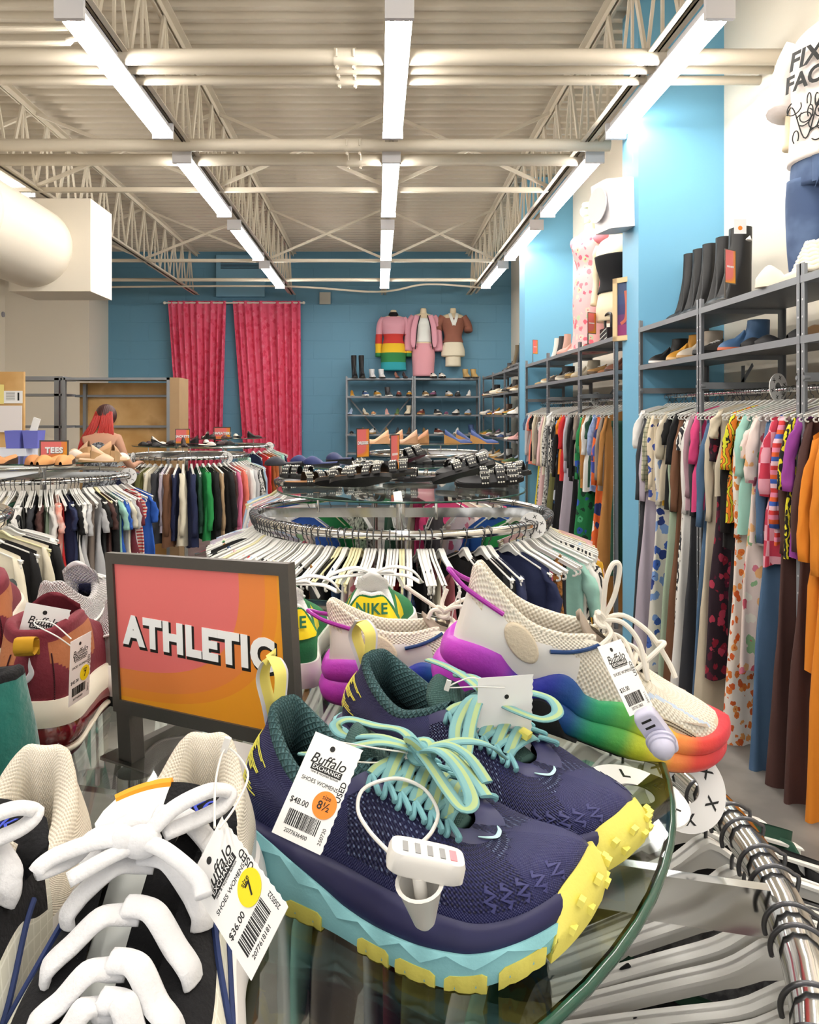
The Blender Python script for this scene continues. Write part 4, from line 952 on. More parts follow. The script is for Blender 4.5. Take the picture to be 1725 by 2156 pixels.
def sign(text, label, w, h, lh=.17, rot=0, legs=.25, base=(.75, .35), tx=.5, stretch=1, back=False, one_leg=True):
    # built in units of its width, then scaled: frame bottom left corner at the origin, face towards -y
    t = thing('category_sign', label, 'sign', group='orange category signs'); H = h/w; f = .045; d = .03
    mb = MB(); mb.bx(0, f, 0, d, 0, H).bx(1-f, 1, 0, d, 0, H).bx(f, 1-f, 0, d, 0, f*1.2).bx(f, 1-f, 0, d, H-f, H); mb.bx(.985, 1.0, d, d+.012, 0, H); mb.build('frame', m_frame, t, 0)
    MB().bx(f, 1-f, .010, .018, f, H-f).build('poster', M_SIGN, t, 0)
    if text == '-':                                 # lettering too small to read in the photo: a white broken line
        mb = MB(); xx = .2
        for k in range(6): mb.bx(xx, xx+.075, .007, .0095, H*.5-.05, H*.5+.05); xx += .105
        mb.build('lettering', m_sw, t, 0, label='blurred white lettering')
    elif text:
        a = MB(); a2 = MB(); Mx = Matrix.Translation((tx, .0085, H*.5)) @ Matrix.Rotation(rot, 4, 'Y') @ Matrix.Rotation(PI/2, 4, 'X') @ Matrix.Diagonal((stretch, 1, 1, 1))
        tb = text_mb(text, lh, .001, lh*.055, spacing=1.12); merge(a, tb, Mx); a.build('lettering', m_sw, t, 0, label='white capitals reading '+text)
        tb2 = text_mb(text, lh, .0005, lh*.085, spacing=1.12); merge(a2, tb2, Matrix.Translation((.006, .0008, -.008)) @ Mx); a2.build('lettering_shadow', m_sb, t, 0)
    for x in ((.055,) if one_leg else (.055, .9)): MB().bx(x-.035, x+.045, 0, .07, -legs, .0).build('leg', m_frame, t, 0)
    MB().bx(-.08, base[0]+.3, -base[1]*.0-.02, base[1], -legs-.02, -legs).build('base_plate', mat('base_steel_reflection', '#8b8781', .35, .5), t, 0)  # base plate paler than the frame steel: a reflection put into its colour
    return t
o = sign('ATHLETIC', 'large orange ATHLETIC sign in a grey metal frame on the front rack', .24, .1623, .158, rot=.03, legs=.215, base=(.8, .38), tx=.50, stretch=1.04)
o.scale = (.24,)*3; o.rotation_euler = (.019, -.057, -.56); o.location = (-.271, .779, ZC-.3055)
# ================================================================ hangers and garments
m_hang = mat('white_hanger_plastic', '#efeee9', .35); m_hangy = mat('ivory_hanger_plastic', '#efe7b8', .35); m_wire = mat('hook_wire', '#5c5c5f', .32, .9)
def hz(x): a = abs(x); return -.088-.075*(min(a, .215)/.215)**1.15+.018*math.exp(-(a/.03)**2)
def make_hanger():
    t = thing('clothes_hanger', 'x', 'hanger'); mb = MB(); N = 36; xs = [-.215+.43*i/N for i in range(N+1)]
    def prof(x):
        a = abs(x); top = hz(x); b = .020 if a > .05 else .020+.016*(1-a/.05); b = b*(1 if a < .19 else max(.55, 1-(a-.19)/.05)); return top, top-b
    for th, zo0, zo1 in ((.008, 0, 1), (.021, 0, .25)):
        rs = []
        for x in xs:
            a, b = prof(x); b = a+(b-a)*zo1; rs.append([V((x, -th/2, a-.001)), V((x, -th/2*.6, a)), V((x, th/2*.6, a)), V((x, th/2, a-.001)), V((x, th/2, b)), V((x, -th/2, b))])
        mb.rings(rs)
    for s in (-1, 1):                               # curled tips
        mb.tube([V((s*(.196+.012*math.sin(q)), 0, hz(.2)-.020-.011*(1-math.cos(q)))) for q in [k*.5 for k in range(8)]], .0045, 6)
    mb.build('hanger_body', m_hang, t, 50)
    P = [V((-.0245*math.sin(q), 0, -.0205+.0245*math.cos(q))) for q in [-1.9+.33*k for k in range(10)]]
    P = [V((p.x, 0, p.z)) for p in P]+[V((-.012, 0, -.046)), V((-.002, 0, -.055)), V((0, 0, -.065)), V((0, 0, -.092))]
    MB().tube(smooth_path(P, 3), .0023, 6).build('hook', m_wire, t, 180); return t
HANGER = make_hanger(); HANGER['label'] = 'white plastic hanger on the front round rack, wire hook over the chrome rail'; HANGER['group'] = 'hangers on the front rack'
GCACHE = {}
GK = {  # kind: (half width top, half width hem, length, sleeve length, sleeve radius, thickness, start below shoulder)
 'tee': (.205, .23, .62, .19, .042, .018, 0), 'long': (.205, .23, .62, .54, .040, .022, 0), 'dress': (.19, .26, 1.12, .16, .045, .024, 0), 'maxi': (.2, .30, 1.5, .50, .036, .030, 0),
 'cami': (.15, .20, .55, 0, 0, .014, .05), 'slip': (.16, .25, 1.15, 0, 0, .020, .04), 'trousers': (.17, .19, 1.02, 0, 0, .028, .05), 'jacket': (.225, .25, .72, .60, .050, .036, 0), 'blouse': (.205, .24, .66, .34, .046, .024, 0)}
def garment_data(kind, var):
    if (kind, var) in GCACHE: return GCACHE[kind, var]
    wt, wh, L, sl, sr, th, st = GK[kind]; r = random.Random(hash(kind) % 1000 if False else sum(map(ord, kind))*7+var); p = [r.uniform(0, 6.28) for _ in range(8)]; mb = MB(); n = 34; m = 16; rs = []
    lean = r.uniform(-.012, .012)
    for j in range(m+1):
        v = j/m; w = wt*(1-.10*math.sin(PI*min(1, v*1.6)))+(wh-wt)*v; t = th*(.25+.75*min(1, v*5))*(1+.5*v); row = []
        for i in range(n):
            a = 2*PI*i/n; c = math.cos(a); x = w*math.copysign(abs(c)**.8, c); y = t*math.copysign(abs(math.sin(a))**.7, math.sin(a))
            f = (.011*math.sin(x*42+p[0]+2*v)+.007*math.sin(x*75+p[1]-3*v)+.010*math.sin(x*19+p[2]+v*2))*min(1, v*2.5); y += f+lean*v
            sh = hz(x)+.006 if not st else hz(x)-st
            if not st and abs(x) < .075: sh -= .055*(1-(x/.075)**2)*(1 if y < 0 else .5)
            if st and kind in ('cami', 'slip'): sh = -.17-.02*abs(x)-.03*math.cos(x*20)
            if kind == 'trousers': sh = -.165
            z = sh*(1-min(1, v*3))+(-.15-.02)*min(1, v*3)-L*max(0, v-.0)-(.0 if v < 1 else .012*math.sin(x*30+p[4])); row.append(V((x, y, z)))
        rs.append(row)
    cu = lambda i, j: (j*.02, i*.04)
    mb.rings(rs, cap=False, uvs=cu)
    if kind == 'trousers': mb.bx(-.172, .172, -.012, .012, -.20, -.160)
    if kind in ('cami', 'slip'):
        for s in (-1, 1):
            for y in (-.006, .006): mb.strap([V((s*.10, y, -.19)), V((s*.125, y*.8, -.15)), V((s*.14, 0, hz(.14)+.003))], .012, .002, ups=V((0, 1, 0)), n=6)
    body = mb.mesh(kind+'_body', m_paper, 180); sls = []
    if sl:
        for s in (-1, 1):
            b = MB(); rs = []; k = 9; out = r.uniform(.0, .05)
            for j in range(k+1):
                v = j/k; rad = sr*(1-.2*v)*(.5+.5*min(1, v*4))*(1+.10*math.sin(v*14+p[3])); c = V((s*(wt-.018+out*math.sin(v*1.6)+.014*min(1, v*4)), lean*v+.006*math.sin(v*6+p[5]), hz(wt)-.012-sl*v+(.012 if j == 0 else 0)))
                rs.append([c+V((rad*(.75+.12*math.sin(5*v+p[6]))*math.cos(q), (th+.010)*.62*math.sin(q)+.005*math.sin(3*q+v*9+p[7])+.004*math.sin(v*21+p[2]), rad*.35*s*math.cos(q)*(-1 if v < .2 else .2))) for q in [2*PI*i/14 for i in range(14)]])
            b.rings(rs, cap=True, uvs=cu); sls.append(b.mesh(kind+'_sleeve', m_paper, 180))
    GCACHE[kind, var] = (body, sls); return GCACHE[kind, var]
def garment(kind, material, label, cat, group, loc, rz, var=0, drop=0, sx=1, sz=1):
    body, sls = garment_data(kind, var % 4); nm = {'tee': 't_shirt', 'long': 'long_sleeved_top', 'dress': 'dress', 'maxi': 'maxi_dress', 'cami': 'camisole', 'slip': 'slip_dress', 'trousers': 'trousers', 'jacket': 'jacket', 'blouse': 'blouse'}[kind]
    t = thing(nm, label, cat, loc, rz, group); t.scale = (sx, 1, sz)
    for nm2, d in [('body', body)]+[('sleeve', s) for s in sls]:
        o = link(nm2, d, t); o.material_slots[0].link = 'OBJECT'; o.material_slots[0].material = material
    return t
# fabrics: name -> (spoken colour, material)
FB = {}
def fab(key, words, col, pat=None, rough=.85, bump=('noise', 9, .55)): FB[key] = (words, mat('fabric_'+key, col, rough, pat=pat, bump=bump, var=.06))
for k, w, c in (('white', 'white', '#f0eeea'), ('cream', 'cream', '#e8dfc8'), ('black', 'black', '#121214'), ('char', 'charcoal', '#303136'), ('grey', 'grey', '#8c8c8e'), ('ltgrey', 'pale grey', '#c4c4c6'), ('navy', 'navy', '#1d2547'), ('denim', 'blue denim', '#44607f'), ('dkdenim', 'dark denim', '#2f4665'), ('red', 'red', '#c32a2c'), ('maroon', 'maroon', '#6b2733'), ('rose', 'dusty rose', '#a35a62'), ('pink', 'pink', '#e2799f'), ('hotpink', 'hot pink', '#d9477f'), ('blush', 'blush pink', '#e3bdbc'), ('mauve', 'mauve', '#a98892'), ('lilac', 'lilac grey', '#bdb3c1'), ('purple', 'magenta purple', '#8c3c8e'), ('orange', 'orange', '#d98324'), ('rust', 'rust', '#a5602f'), ('brown', 'brown', '#6d4a34'), ('choc', 'dark brown', '#4a2f2b'), ('tan', 'tan', '#b89b78'), ('camel', 'camel', '#a8743b'), ('mustard', 'mustard', '#d3a02a'), ('olive', 'olive', '#6b6a3c'), ('green', 'bright green', '#218a46'), ('dkgreen', 'dark green', '#1f4534'), ('sage', 'sage green', '#a3b59d'), ('mint', 'mint', '#9fd0c2'), ('teal', 'teal', '#1f6b74'), ('blue', 'royal blue', '#2557b0'), ('ltblue', 'light blue', '#a9c2de'), ('yellow', 'yellow', '#e6d12e'), ('taupe', 'taupe', '#8d8076'), ('coral', 'coral', '#e97f6d'), ('putty', 'putty beige', '#cfc3ac')): fab(k, w, c)
fab('bwscroll', 'black and white scroll print', '#e9e6de', ('swirl', ['#26272b'], 30)); fab('bwspeck', 'black and white speckled', '#d9d7d2', ('blotch', ['#222325'], 55)); fab('creamfl', 'cream and navy floral', '#e9d9bd', ('floral', ['#2b3a78', '#3c4f96', '#e9d9bd'], 14))
fab('pinkfl', 'pink and green floral', '#ead7cf', ('floral', ['#d6798c', '#8fb487', '#efe8da', '#e8b27a', '#cc5a6c'], 15)); fab('darkfl', 'dark red floral', '#2a1a25', ('floral', ['#8e1d33', '#5a1730', '#b23a52'], 20)); fab('swirl', 'orange, yellow and black swirl print', '#f0892a', ('swirl', ['#1c1716', '#d8d431'], 22)); fab('yelblk', 'yellow and black geometric', '#e6d92e', ('swirl', ['#161616'], 34))
fab('stripepk', 'pink, red and blue striped', '#e889a9', ('stripes', ['#cf3a3a', '#f0c9d8', '#4062b8', '#e0602e'], 9)); fab('chkred', 'red and pink checked', '#c33b52', ('check', ['#e6a8b6'], 14)); fab('plaid', 'green and cream plaid', '#cfcab0', ('plaid', ['#4b5a3c', '#3c3d35'], 26)); fab('gingham', 'blue gingham', '#e8edf4', ('plaid', ['#7f9ed0', '#7f9ed0'], 34)); fab('stripew', 'black and white striped', '#eceae6', ('stripes', ['#1e1e22'], 16, 0)); fab('stripered', 'red and cream striped', '#c6413f', ('stripes', ['#e9d9cd'], 38))
fab('leopard', 'leopard print', '#b9803c', ('blotch', ['#2a1a10'], 60)); fab('bandblk', 'black and blue graphic', '#1a1a1d', ('floral', ['#3c7fc0', '#d8dde6', '#1a1a1d'], 10)); fab('bluefl', 'white and blue floral', '#e8e4da', ('floral', ['#3b5fb0', '#7ea0d8', '#24387a'], 13)); fab('orfl', 'white and orange floral', '#f0e7dd', ('floral', ['#e07a35', '#e9a05a', '#d35f2a'], 26)); fab('multifl', 'orange, blue and white abstract print', '#e0662e', ('floral', ['#3d4da0', '#f0e6dd', '#243066'], 8)); fab('grnblue', 'green and blue tropical print', '#1f7a44', ('floral', ['#2a52a8', '#4fb07a', '#173b2a'], 14)); fab('pinkblt', 'pink tie-dye', '#f2a08f', ('blotch', ['#f5d6cc', '#e86b60'], 12)); fab('gchk', 'dark brown checked', '#3c352c', ('plaid', ['#6b5a3c', '#1a1814'], 12)); fab('zig', 'black and grey zigzag', '#5f5b5a', ('swirl', ['#1b1a1c'], 60)); fab('knitgrey', 'heather grey knit', '#77777b', ('blotch', ['#4a4a4e'], 90)); fab('ltbluetx', 'textured light blue', '#9fb4dc', ('blotch', ['#7f97c8'], 30)); fab('lilplaid', 'lilac gingham', '#e6dcef', ('plaid', ['#a98cc8', '#a98cc8'], 30))
CATS = {'tee': ('t-shirt', 't-shirt'), 'long': ('long-sleeved top', 'top'), 'dress': ('short-sleeved dress', 'dress'), 'maxi': ('long dress', 'dress'), 'cami': ('camisole', 'camisole'), 'slip': ('slip dress', 'dress'), 'trousers': ('trousers', 'trousers'), 'jacket': ('jacket', 'jacket'), 'blouse': ('blouse', 'blouse')}
USED = {}
def glabel(key, kind, where, prev, nxt):
    c = FB[key][0]; k = CATS[kind][0]
    w_ = where; 
    for s in (f'{c} {k} on {where}, next to the {prev} one', f'{c} {k} on {where}, next to the {nxt} one', f'{c} {k} on {where}, between {prev} and {nxt}'):
        if s not in USED and len(s.split()) <= 16: USED[s] = 1; return s
    for o in ('first', 'second', 'third', 'fourth', 'fifth', 'sixth', 'seventh', 'eighth'):
        s = f'{o} {c} {k}, {where}'
        if s not in USED and len(s.split()) <= 16: USED[s] = 1; return s
    return s
# ================================================================ round racks
m_glass = mat('rack_glass', '#dfe9e4', .02, trans=1, ior=1.45); m_gedge = mat('glass_edge_green', '#1f4a3c', .15)
ZR = ZC-.45
def ring_tube(mb, R_, z, r, n=96, m=12): mb.tube([V((R_*math.cos(2*PI*i/n), R_*math.sin(2*PI*i/n), z)) for i in range(n)], r, m, loop=True)
def make_rack():
    t = thing('round_clothes_rack', 'x', 'clothes rack', (0, 0, 0), 0, 'round chrome clothes racks'); mb = MB(); ring_tube(mb, .685, ZR-.019, .019); mb.build('rail', m_chrome, t, 180)
    mb = MB(); mb.bar((-.67, 0, ZR-.02), (.67, 0, ZR-.02), .012, .045).build('cross_bar', m_chrome, t); MB().bar((0, -.67, ZR-.02), (0, .67, ZR-.02), .012, .045).build('cross_bar', m_chrome, t)
    MB().cyl((0, 0, ZF+.1), (0, 0, ZR+.03), .022).build('post', m_chrome, t)
    for k in range(4): a = PI/4+k*PI/2; MB().bar((0, 0, ZF+.11), (.5*math.cos(a), .5*math.sin(a), ZF+.015), .03, .03).build('foot', m_chrome, t)
    for k in range(4): a = k*PI/2+.35; MB().cyl((.45*math.cos(a)*.9, .45*math.sin(a)*.9, ZR-.0), (.405*math.cos(a), .405*math.sin(a), ZR+.082), .006, n=8).lathe([(.016, 0), (.016, .004)], (.405*math.cos(a), .405*math.sin(a), ZR+.080)).build('glass_support', m_chrome, t)
    return t
RACK = make_rack()
def make_glass():
    t = thing('glass_top', 'x', 'glass top', (0, 0, 0), 0, 'round glass tops'); r = .578
    MB().lathe([(r, 0), (r, .008)], (0, 0, 0), (0, 0, 1), 96).build('pane', m_glass, t, 30)
    mb = MB(); ring_tube(mb, r+.001, .004, .0042, 96, 8); mb.build('edge', m_gedge, t, 180, label='dark green polished edge'); return t
GLASS = make_glass(); GZ = ZC-.36-.0
def make_disc(letter):
    t = thing('size_divider', 'x', 'size divider', group='round size dividers'); mb = MB(); n = 40; rs = []
    for rr, y in ((.018, -.0015), (.05, -.0015), (.05, .0015), (.018, .0015)): rs.append([V((rr*math.cos(2*PI*i/n), y, rr*math.sin(2*PI*i/n)-.018)) for i in range(n)])
    mb.rings(rs, cap=False, loop=True); mb.build('disc', m_paper, t, 20)
    for k in range(6):
        a = k*PI/3+.3
        for s in (-1, 1):
            b = MB(); merge(b, text_mb(letter, .018, .0002, .0004), Matrix.Translation((.034*math.cos(a), s*.0018, .034*math.sin(a)-.018)) @ Matrix.Rotation(-a+PI/2, 4, 'Y') @ Matrix.Rotation(PI/2 if s < 0 else -PI/2, 4, 'X')); b.build('letter', m_ink, t, 0)
    return t
DISC_L = make_disc('L'); DISC_X = make_disc('X')
racks = [  # centre, name, glass z, rail label
 ('A', -.28, .88, 'front round rack', 'chrome round rack in the foreground carrying the athletic shoes'),
 ('B', .11, 3.6, 'middle round rack', 'chrome round rack in the middle with studded sandals on top'),
 ('C', -.02, 5.35, 'rack behind the sandals', 'chrome round rack behind the studded sandals, navy flats on it'),
 ('D', .58, 9.0, 'rack near the back shelves', 'chrome round rack near the back shelves with wedges on top'),
 ('T', -2.55, 5.8, 'tees rack', 'chrome round rack on the left under the TEES sign'),
 ('J', -2.14, 8.5, 'jackets rack', 'chrome round rack under the JACKETS sign'),
 ('S', -2.2, 11.0, 'sweaters rack', 'chrome round rack under the SWEATERS sign'),
 ('W', -2.36, 3.3, 'left edge rack', 'chrome round rack mostly outside the left edge')]
RC = {}
for i, (k, x, y, nm_, lb) in enumerate(racks):
    o = RACK if i == 0 else dup(RACK); o.location = (x, y, 0); o['label'] = lb; o.rotation_euler = (0, 0, -.245 if k == 'A' else 0); g = GLASS if i == 0 else dup(GLASS); g.location = (x, y, GZ); g['label'] = 'round glass top with dark green edge on the '+nm_; RC[k] = (x, y, nm_)
def polar(k, a, r, z=0): x, y, _ = RC[k]; return V((x+r*math.cos(a), y+r*math.sin(a), z))
first_h = [True]
def hlabel(c, k, where, prev, nxt):                # a hanger is singled out by the garment it carries
    w = where.replace('the ', '', 1) if where.startswith('the ') else where
    g = f'{c} {k}' if c else ''
    for s in ([f'hanger of the {g}, beside the {prev} one, {w}', f'hanger of the {g}, beside the {nxt} one, {w}', f'hanger of the {g} on {w}'] if c else [f'empty hanger between {prev} and {nxt} on {w}', f'empty hanger next to {prev} on {w}', f'empty hanger next to {nxt} on {w}']):
        s = 'white ' + s
        if s not in USED and len(s.split()) <= 16: USED[s] = 1; return s
    for o in ('first', 'second', 'third', 'fourth', 'fifth', 'sixth', 'seventh', 'eighth', 'ninth', 'tenth'):
        s = f'{o} white hanger of a {g or "missing garment"}, {w}'
        if len(s.split()) > 16: s = f'{o} hanger of a {c} piece, {w[:40]}'
        if s not in USED and len(s.split()) <= 16: USED[s] = 1; return s
    return s
def nb(seq, i, d):
    j = i+d
    while 0 <= j < len(seq):
        if seq[j]: return FB[seq[j][0]][0]
        j += d
    return 'end'
def hang(loc, rz, where, grp, lab):
    if first_h[0]: o = HANGER; first_h[0] = False
    else: o = dup(HANGER)
    o.location = loc; o.rotation_euler = (0, 0, rz); o['label'] = lab; o['group'] = grp; return o
def fill(k, angs, items, where, hl, seed=1, every=1, hy=.07):
    r = random.Random(seed); n = len(angs); seq = [items[i % len(items)] for i in range(n)]
    for i, a in enumerate(angs):
        p = polar(k, a, .685, ZR); rz = a+r.uniform(-.05, .05); it = seq[i]; pv, nx = nb(seq, i, -1), nb(seq, i, 1)
        h = hang(p, rz+PI, where, 'hangers on the '+where, hlabel(FB[it[0]][0] if it else '', CATS[it[1]][0] if it else '', 'the '+where, pv, nx))
        if r.random() < hy: recolor(h, {'hanger_body': m_hangy})
        if it is None: continue
        key, kind = it
        garment(kind, FB[key][1], glabel(key, kind, 'the '+where, pv, nx), CATS[kind][1], 'clothes on the '+where, p, rz, var=r.randrange(4), sz=r.uniform(.92, 1.06))
def arc(a0, a1, n, seed=0, jit=.25):
    r = random.Random(seed); d = (a1-a0)/n; return [math.radians(a0+d*(i+.5+r.uniform(-jit, jit))) for i in range(n)]
# front rack: angle 0 points right, -90 towards the camera
fill('A', arc(-62, 30, 23, 3, .35), [('black', 'cami'), ('dkgreen', 'cami'), ('knitgrey', 'tee'), None, ('black', 'tee'), ('dkgreen', 'tee'), ('mauve', 'cami'), None, ('navy', 'cami'), ('knitgrey', 'cami'), ('white', 'cami'), ('black', 'cami'), None], 'front round rack', 'white plastic hanger on the front round rack beside the glass top', 3, hy=.1)
fill('A', arc(34, 130, 20, 4), [('mint', 'cami'), ('white', 'cami'), None, ('olive', 'cami'), ('maroon', 'cami'), ('ltgrey', 'cami'), None, ('taupe', 'cami')], 'front round rack', 'white plastic hanger on the far side of the front round rack', 5)
fill('A', arc(-120, -66, 6, 6), [('rust', 'tee'), ('char', 'tee'), ('rose', 'tee')], 'front round rack', 'white plastic hanger on the near side of the front round rack', 7)
# middle rack
M1 = [('cream', 'cami'), ('green', 'cami'), ('black', 'cami'), ('leopard', 'cami'), ('denim', 'cami'), ('black', 'tee'), ('dkdenim', 'cami'), ('white', 'cami'), ('pinkfl', 'cami'), ('blush', 'cami'), None, ('bwspeck', 'cami'), ('pinkblt', 'cami'), ('red', 'cami'), ('ltblue', 'cami'), ('bluefl', 'cami'), ('black', 'cami'), ('bwscroll', 'cami'), ('cream', 'cami'), ('rose', 'cami')]
fill('B', arc(-172, -78, 40, 8), M1, 'middle round rack', 'white plastic hanger in the crowded front of the middle round rack', 8)
fill('B', arc(-72, -58, 3, 8), [('black', 'tee'), ('black', 'long'), ('navy', 'tee')], 'middle round rack', 'white plastic hanger over dark tops on the middle round rack', 8, hy=0)
fill('B', arc(-54, 8, 16, 9), [('navy', 'tee'), ('red', 'cami'), ('pink', 'cami'), ('leopard', 'cami'), ('char', 'cami'), ('mint', 'tee'), ('white', 'tee'), ('bwscroll', 'tee'), ('ltgrey', 'cami'), ('ltblue', 'cami'), ('mustard', 'dress'), ('bwscroll', 'long'), ('blush', 'blouse'), ('red', 'cami'), ('blush', 'blouse'), ('cream', 'long')], 'middle rack, right side', 'white plastic hanger on the right side of the middle round rack', 9)
fill('B', arc(20, 160, 9, 10), [('green', 'long'), ('blue', 'tee'), ('pinkfl', 'long'), ('char', 'tee'), ('dkgreen', 'long'), ('bwspeck', 'tee')], 'middle rack, far side', 'white plastic hanger on the far side of the middle round rack', 10)
fill('B', arc(174, 186, 3, 11), [('gingham', 'long'), ('cream', 'long'), ('lilac', 'long')], 'middle rack, left side', 'white plastic hanger on the left side of the middle round rack', 11)
fill('T', arc(-118, -20, 38, 12), [('black', 'tee'), ('choc', 'tee'), ('black', 'long'), ('mint', 'tee'), ('blue', 'tee'), ('cream', 'tee'), ('ltgrey', 'tee'), ('maroon', 'tee'), ('black', 'tee'), ('red', 'cami'), ('rose', 'tee'), ('black', 'tee'), ('white', 'long'), ('cream', 'tee'), ('dkgreen', 'trousers'), ('white', 'tee'), ('stripew', 'tee'), ('zig', 'trousers'), ('char', 'tee'), ('choc', 'tee'), ('sage', 'trousers'), ('white', 'tee'), ('pinkblt', 'tee'), ('red', 'cami'), ('navy', 'tee'), ('black', 'tee'), ('white', 'tee'), ('ltgrey', 'tee'), ('taupe', 'trousers'), ('ltgrey', 'tee')], 'tees rack', 'white plastic hanger in the tight row on the tees rack', 12)
fill('J', arc(-170, 0, 34, 13), [('white', 'jacket'), ('ltgrey', 'jacket'), ('bwspeck', 'jacket'), ('black', 'jacket'), ('sage', 'long'), ('ltblue', 'long'), ('camel', 'jacket'), ('multifl', 'long'), ('cream', 'long'), ('navy', 'jacket'), ('black', 'long'), ('gchk', 'jacket'), ('olive', 'jacket'), ('cream', 'long'), ('char', 'jacket'), ('lilac', 'long'), ('brown', 'jacket'), ('navy', 'long'), ('cream', 'jacket'), ('navy', 'jacket'), ('dkgreen', 'long'), ('green', 'jacket'), ('black', 'jacket'), ('tan', 'long'), ('black', 'jacket'), ('choc', 'long'), ('pink', 'long'), ('coral', 'long')], 'jackets rack', 'white plastic hanger on the jackets rack', 13)
fill('S', arc(-60, 20, 9, 14), [('mint', 'long'), ('navy', 'long'), ('red', 'long'), ('rust', 'long'), ('taupe', 'long')], 'sweaters rack', 'white plastic hanger on the sweaters rack', 14)
fill('C', arc(-170, -140, 6, 15), [('ltblue', 'long'), ('white', 'long'), ('gingham', 'long'), ('blush', 'long')], 'rack behind the sandals', 'white plastic hanger on the left of the rack behind the sandals', 15)
fill('C', arc(-50, 60, 14, 16), [('hotpink', 'tee'), ('cream', 'long'), ('white', 'tee'), ('taupe', 'long'), ('black', 'long'), ('rose', 'tee')], 'rack behind the sandals', 'white plastic hanger on the right of the rack behind the sandals', 16)
fill('D', arc(-60, 10, 7, 17), [('cream', 'long'), ('char', 'long'), ('white', 'tee'), ('taupe', 'long')], 'rack near the back shelves', 'white plastic hanger on the rack near the back shelves', 17)
fill('W', arc(-50, 30, 9, 18), [('cream', 'long'), ('black', 'jacket'), ('white', 'long'), ('ltgrey', 'long'), ('cream', 'long'), ('black', 'long')], 'left edge rack', 'white plastic hanger on the rack at the left edge', 18)
# red and cream striped top facing us at the end of the tees rack, over a blue one
p = polar('T', .0, .685, ZR); 
for kx, kd, dx, dy, rz, s in (('blue', 'tee', .02, .1, .35, 1), ('stripered', 'tee', -.04, .0, .30, .9)):
    aa = math.radians(-9 if kx == 'blue' else -16); q = polar('T', aa, .685, ZR); rz = -.25; dx = dy = 0; hang(q, rz, '', 'hangers on the tees rack', 'white hanger of the %s top turned to face us at the tees rack end' % ('bright blue' if kx == 'blue' else 'red striped'))
    garment(kd, FB[kx][1], 'red and cream striped top hanging face-on at the end of the tees rack' if kx != 'blue' else 'bright blue top behind the red striped one at the end of the tees rack', 'top', 'clothes on the tees rack', q, rz, 1, sx=.8 if kx != 'blue' else 1, sz=s)
for i, (k, a, D, lb) in enumerate((('B', -38, DISC_X, 'white round size divider on the right of the middle rack rail'), ('A', 14, DISC_L, 'white ring-shaped size divider marked L lying by the glass of the front rack'), ('A', 22, DISC_X, 'white size divider marked X behind the L one'), ('T', -8, None, 'white round size divider at the right end of the tees rack rail'), ('J', -128, None, 'left one of two white size dividers on the jackets rack'), ('J', -38, None, 'right one of two white size dividers on the jackets rack'), ('D', -20, None, 'white size divider on the rack near the back shelves'), ('S', -15, None, 'white size divider on the sweaters rack'))):
    o = dup(DISC_L) if (D is None) else D if k == 'B' or D is DISC_L else dup(DISC_X)
    o.location = polar(k, math.radians(a), .685, ZR); o.rotation_euler = (0, 0, math.radians(a)+(0 if k != 'B' else .4)); o['label'] = lb
    if k == 'A' and a == 14: o.location = at(1318, 1652, .72); o.rotation_euler = (-1.42, .1, .25); o.scale = (.95,)*3
    if k == 'A' and a == 22: o.location = at(1428, 1625, .80); o.rotation_euler = (-.5, -.2, .1); o.scale = (.85,)*3
    if k == 'B': o.scale = (1.1,)*3
    if k in 'TJSD': o.rotation_euler = (0, 0, math.radians(a)+.6); o.scale = (1.25,)*3
# ================================================================ studded sandals and other shoes on the round racks
m_bl = mat('black_leather', '#0f0f11', .45); m_foot = mat('tan_footbed', '#9a6b3c', .7); m_sil = mat('silver_stud', '#dcdad2', .3, .75); m_bfoot = mat('black_footbed', '#232326', .6)
def footbed(L=.25, w=.042, n=14, m=6):
    mb = MB(); rs = []
    for z in (0, .016):
        rs.append([V((L*(.5+.5*math.cos(a)), w*math.sin(a)*(1-.18*math.cos(a+.6)+.0), z+.004*abs(math.cos(a)))) for a in [2*PI*i/28 for i in range(28)]])
    return rs
def sandal(label, foot):
    t = thing('studded_sandal', label, 'sandal', group='black studded sandals on the middle rack'); MB().rings([[p*1.0 for p in r] for r in footbed()]).build('sole', m_bl, t, 40)
    MB().rings([[V((p.x*.94+.007, p.y*.92, p.z+.012)) for p in footbed()[0]], [V((p.x*.94+.007, p.y*.92, p.z+.0185)) for p in footbed()[0]]]).build('footbed', foot, t, 40)
    for x, w in ((.205, .034), (.162, .032), (.105, .028)):
        P = smooth_path([V((x, -.044, .008)), V((x, -.040, .032)), V((x, -.02, .056)), V((x, .02, .058)), V((x, .040, .034)), V((x, .044, .008))], 5)
        s = MB().strap(P, w, .004, ups=[(p-V((x, 0, .01))) for p in P]).build('strap', m_bl, t, 60)
        mb = MB()
        for i in range(3, len(P)-3, 3):
            for dx in (-.009, .0, .009): c = P[i]; d = (c-V((x, 0, .01))).normalized(); mb.lathe([(.0036, .0018), (.003, .004), (.001, .005)], c+V((dx, 0, 0)), d, 7)
        mb.build('studs', m_sil, s, 60)
        
        if x == .162: continue
        c = P[len(P)//2-5]; d = (c-V((x, 0, .01))).normalized(); y = V((1, 0, 0)); z = d.cross(y); b = MB(); q = c+d*.005; hw, hh = w*.56, .011
        b.tube([q+y*hw+z*hh, q+y*hw-z*hh, q-y*hw-z*hh, q-y*hw+z*hh], .0018, 6, loop=True); b.build('buckle', m_sil, t, 40)
    return t
S1 = sandal('x', m_foot); S2 = sandal('x', m_bfoot); zt_ = GZ+.009
